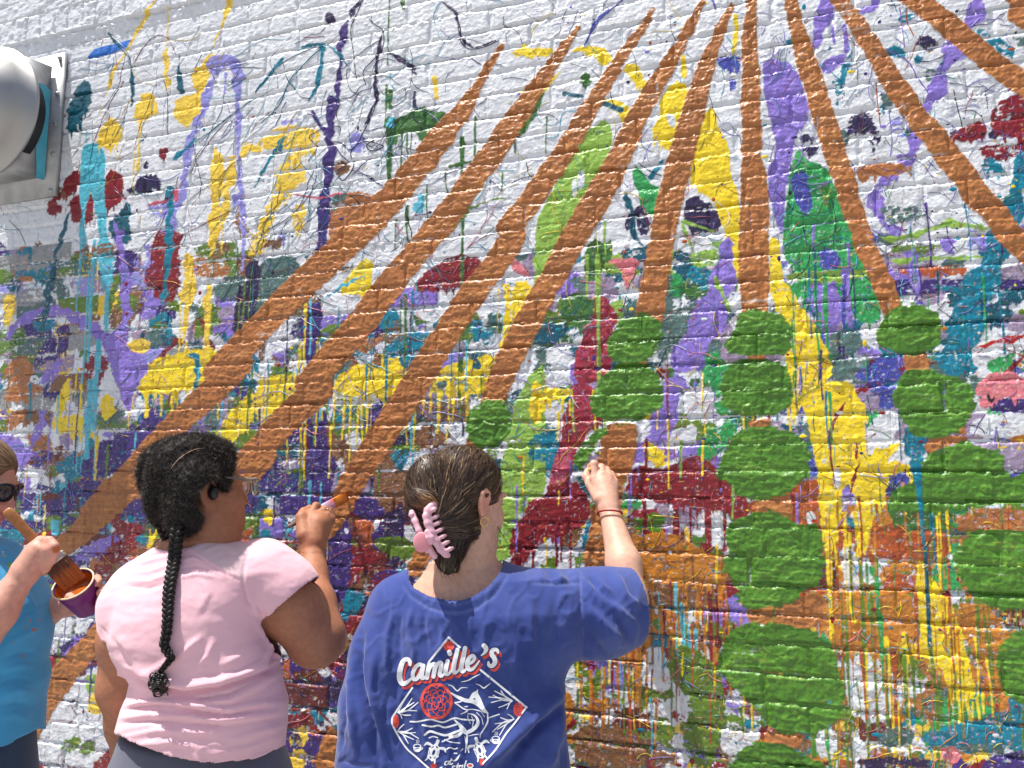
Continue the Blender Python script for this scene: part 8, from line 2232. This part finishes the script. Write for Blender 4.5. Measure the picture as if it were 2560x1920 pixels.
for k in range(160):
    o0, o1 = rr.uniform(-1, 1), rr.choice([-1, 1])
    pts = [b0 + dv_ * L_ * .73 + vw_ * .028 * o0 + tk * .0115 * o1, b0 + dv_ * L_ * .86 + vw_ * .029 * o0 + tk * (.0128 * o1), b0 + dv_ * L_ * rr.uniform(.97, 1.03) + vw_ * .027 * o0 + tk * .008 * o1]
    v_, q_ = tube(spline(pts, 4), np.linspace(.0010, .0005, 9), 4, cap=False)
    t__ = ((v_ - b0) @ dv_) / L_ + rr.normal(0, .02)
    br_.append((v_, q_)); bc_.append(np.where((t__ > .84)[:, None], lin(182, 96, 32), lin(96, 60, 44)) * rr.uniform(.7, 1.2))
V_, Q_ = join(br_)
mesh_np('bristles', at_root(V_, wb_), Q_, simple_mat('bristle', (1, 1, 1), .45, attr=True), wb_, np.concatenate(bc_))
# ------------------------------------------------------------------ metal exhaust fan on the wall, upper left
zt, zb_ = aty(176, 158, 0.0)[2], aty(152, 458, 0.0)[2]
xr = aty(152, 320, 0.0)[0]
S_h = zt - zb_
DY, Rr = -.17, S_h * .515
_q = aty(92, 262, DY)
fan = empty('exhaust_fan', (_q[0] - Rr, 0.0, (zt + zb_) / 2 - .01))
tag(fan, 'round brushed metal exhaust fan housing mounted high on the wall', 'exhaust fan')
FC = np.array(fan.location)
metal, mnt, mb = mat_base('spun_aluminium')
mb.inputs['Metallic'].default_value = .92; mb.inputs['Roughness'].default_value = .36
mb.inputs['Base Color'].default_value = (.66, .66, .65, 1)
mtc = mnt.nodes.new('ShaderNodeTexCoord'); mn1 = mnt.nodes.new('ShaderNodeTexNoise'); mn1.inputs['Scale'].default_value = 7.0; mn1.inputs['Detail'].default_value = 6.0
mrr = mnt.nodes.new('ShaderNodeMapRange'); mrr.inputs['To Min'].default_value, mrr.inputs['To Max'].default_value = .40, .62
mnt.links.new(mtc.outputs['Object'], mn1.inputs['Vector']); mnt.links.new(mn1.outputs[0], mrr.inputs['Value']); mnt.links.new(mrr.outputs[0], mb.inputs['Roughness'])
mcr = mnt.nodes.new('ShaderNodeValToRGB'); mcr.color_ramp.elements[0].color = (.34, .33, .32, 1); mcr.color_ramp.elements[1].color = (.52, .52, .52, 1)
mnt.links.new(mn1.outputs[0], mcr.inputs[0]); mnt.links.new(mcr.outputs[0], mb.inputs['Base Color'])
galv = simple_mat('galvanised_sheet', (.42, .43, .44), .55, .7, var=.22, scale=14, bump=[(60, .15, .002)])


def box(x0, x1, y0, y1, z0, z1, taper=0.0):
    V = []
    for y, t in ((y0, 0.0), (y1, taper)):
        for x, z in ((x0 + t, z0 + t), (x1 - t, z0 + t), (x1 - t, z1 - t), (x0 + t, z1 - t)): V.append((x, y, z))
    return np.array(V), np.array([(0, 3, 2, 1), (4, 5, 6, 7), (0, 1, 5, 4), (1, 2, 6, 5), (2, 3, 7, 6), (3, 0, 4, 7)])


h2 = S_h / 2
hx = xr - FC[0] - .03
V_, Q_ = box(-hx, hx, -.030, -.130, -h2 + .03, h2 - .01, .010)
mesh_np('curb_box', V_, Q_[:, ::-1], galv, fan, smooth=False)
V_, Q_ = box(-hx - .05, hx + .05, -.004, -.022, -h2 - .045, h2 + .045)
mesh_np('wall_flange', V_, Q_[:, ::-1], galv, fan, smooth=False)
prof_ = [(Rr * .78, .045), (Rr * .72, .03), (Rr * .95, .012), (Rr + .004, .006), (Rr + .007, 0), (Rr + .004, -.007), (Rr * .985, -.010), (Rr * .93, -.060), (Rr * .80, -.112), (Rr * .60, -.152), (Rr * .35, -.178), (.002, -.186)]
V_, Q_ = lathe(prof_, 72)
Vd = np.stack([V_[:, 0], DY + V_[:, 2], V_[:, 1]], -1)
mesh_np('dome', Vd, Q_[:, ::-1], metal, fan)
V_, Q_ = lathe([(Rr * .78, 0), (Rr * .78, .06), (Rr * .5, .06)], 48)
mesh_np('fan_throat', np.stack([V_[:, 0], DY + .02 + V_[:, 2], V_[:, 1]], -1), Q_[:, ::-1], simple_mat('dark_grey_metal', (.06, .06, .065), .5, .6), fan)
V_, Q_ = tube(np.array([(Rr * 1.0 * math.cos(t), DY, Rr * math.sin(t)) for t in np.linspace(0, 2 * np.pi, 72, endpoint=False)]), .0085, 8, closed=True, up=np.array([0, 1., 0]))
mesh_np('rim_bead', V_, Q_, metal, fan)
for sx, sz in ((1, -1), (1, 1), (-1, -1), (-1, 1)):
    V_, Q_ = tube([(sx * hx * .72, -.12, sz * h2 * .72), (sx * hx * .62, DY + .005, sz * h2 * .62)], .012, 8)
    mesh_np('strut', V_, Q_, galv, fan)
# blue paint slapped over its corner
zz = np.linspace(h2 * .60, -h2 * .93, 26)
cy_ = -.062 + .020 * np.sin(np.linspace(0, 2.2, 26)); ww = np.interp(np.linspace(0, 1, 26), [0, .06, .3, .45, .8, 1], [.012, .040, .052, .034, .026, .016]) * (1 + .06 * rr.normal(0, 1, 26))
pt_ = np.array([(0, np.clip(cy_[i] + f * ww[i], -.128, -.031), zz[i]) for i in range(26) for f in (-1, 1)])
pt_[:, 0] = hx + .0025 - .010 * (-.030 - pt_[:, 1]) / .100
Q_ = [(2 * i, 2 * i + 1, 2 * i + 3, 2 * i + 2) for i in range(25)]
Vp = np.vstack([pt_, pt_ - np.array([.0035, 0, 0])])
mesh_np('blue_paint', Vp, Q_ + [tuple(j + 52 for j in q[::-1]) for q in Q_], simple_mat('slapped_paint', tuple(PAL['cyan'] if 'cyan' in PALETTE else (.1, .5, .6)), .35, var=.1), fan)
for k, (y_, z_) in enumerate([(-.013, h2 + .025), (-.013, 0), (-.013, -h2 - .025), (-.013, h2 * .5), (-.013, -h2 * .5)]):
    V_, Q_ = lathe([(.0005, .008), (.006, .007), (.009, .002), (.010, 0)], 10)
    mesh_np('screw', np.stack([hx + .028 + V_[:, 0], -.0225 - V_[:, 2], z_ + V_[:, 1]], -1), Q_, galv, fan)
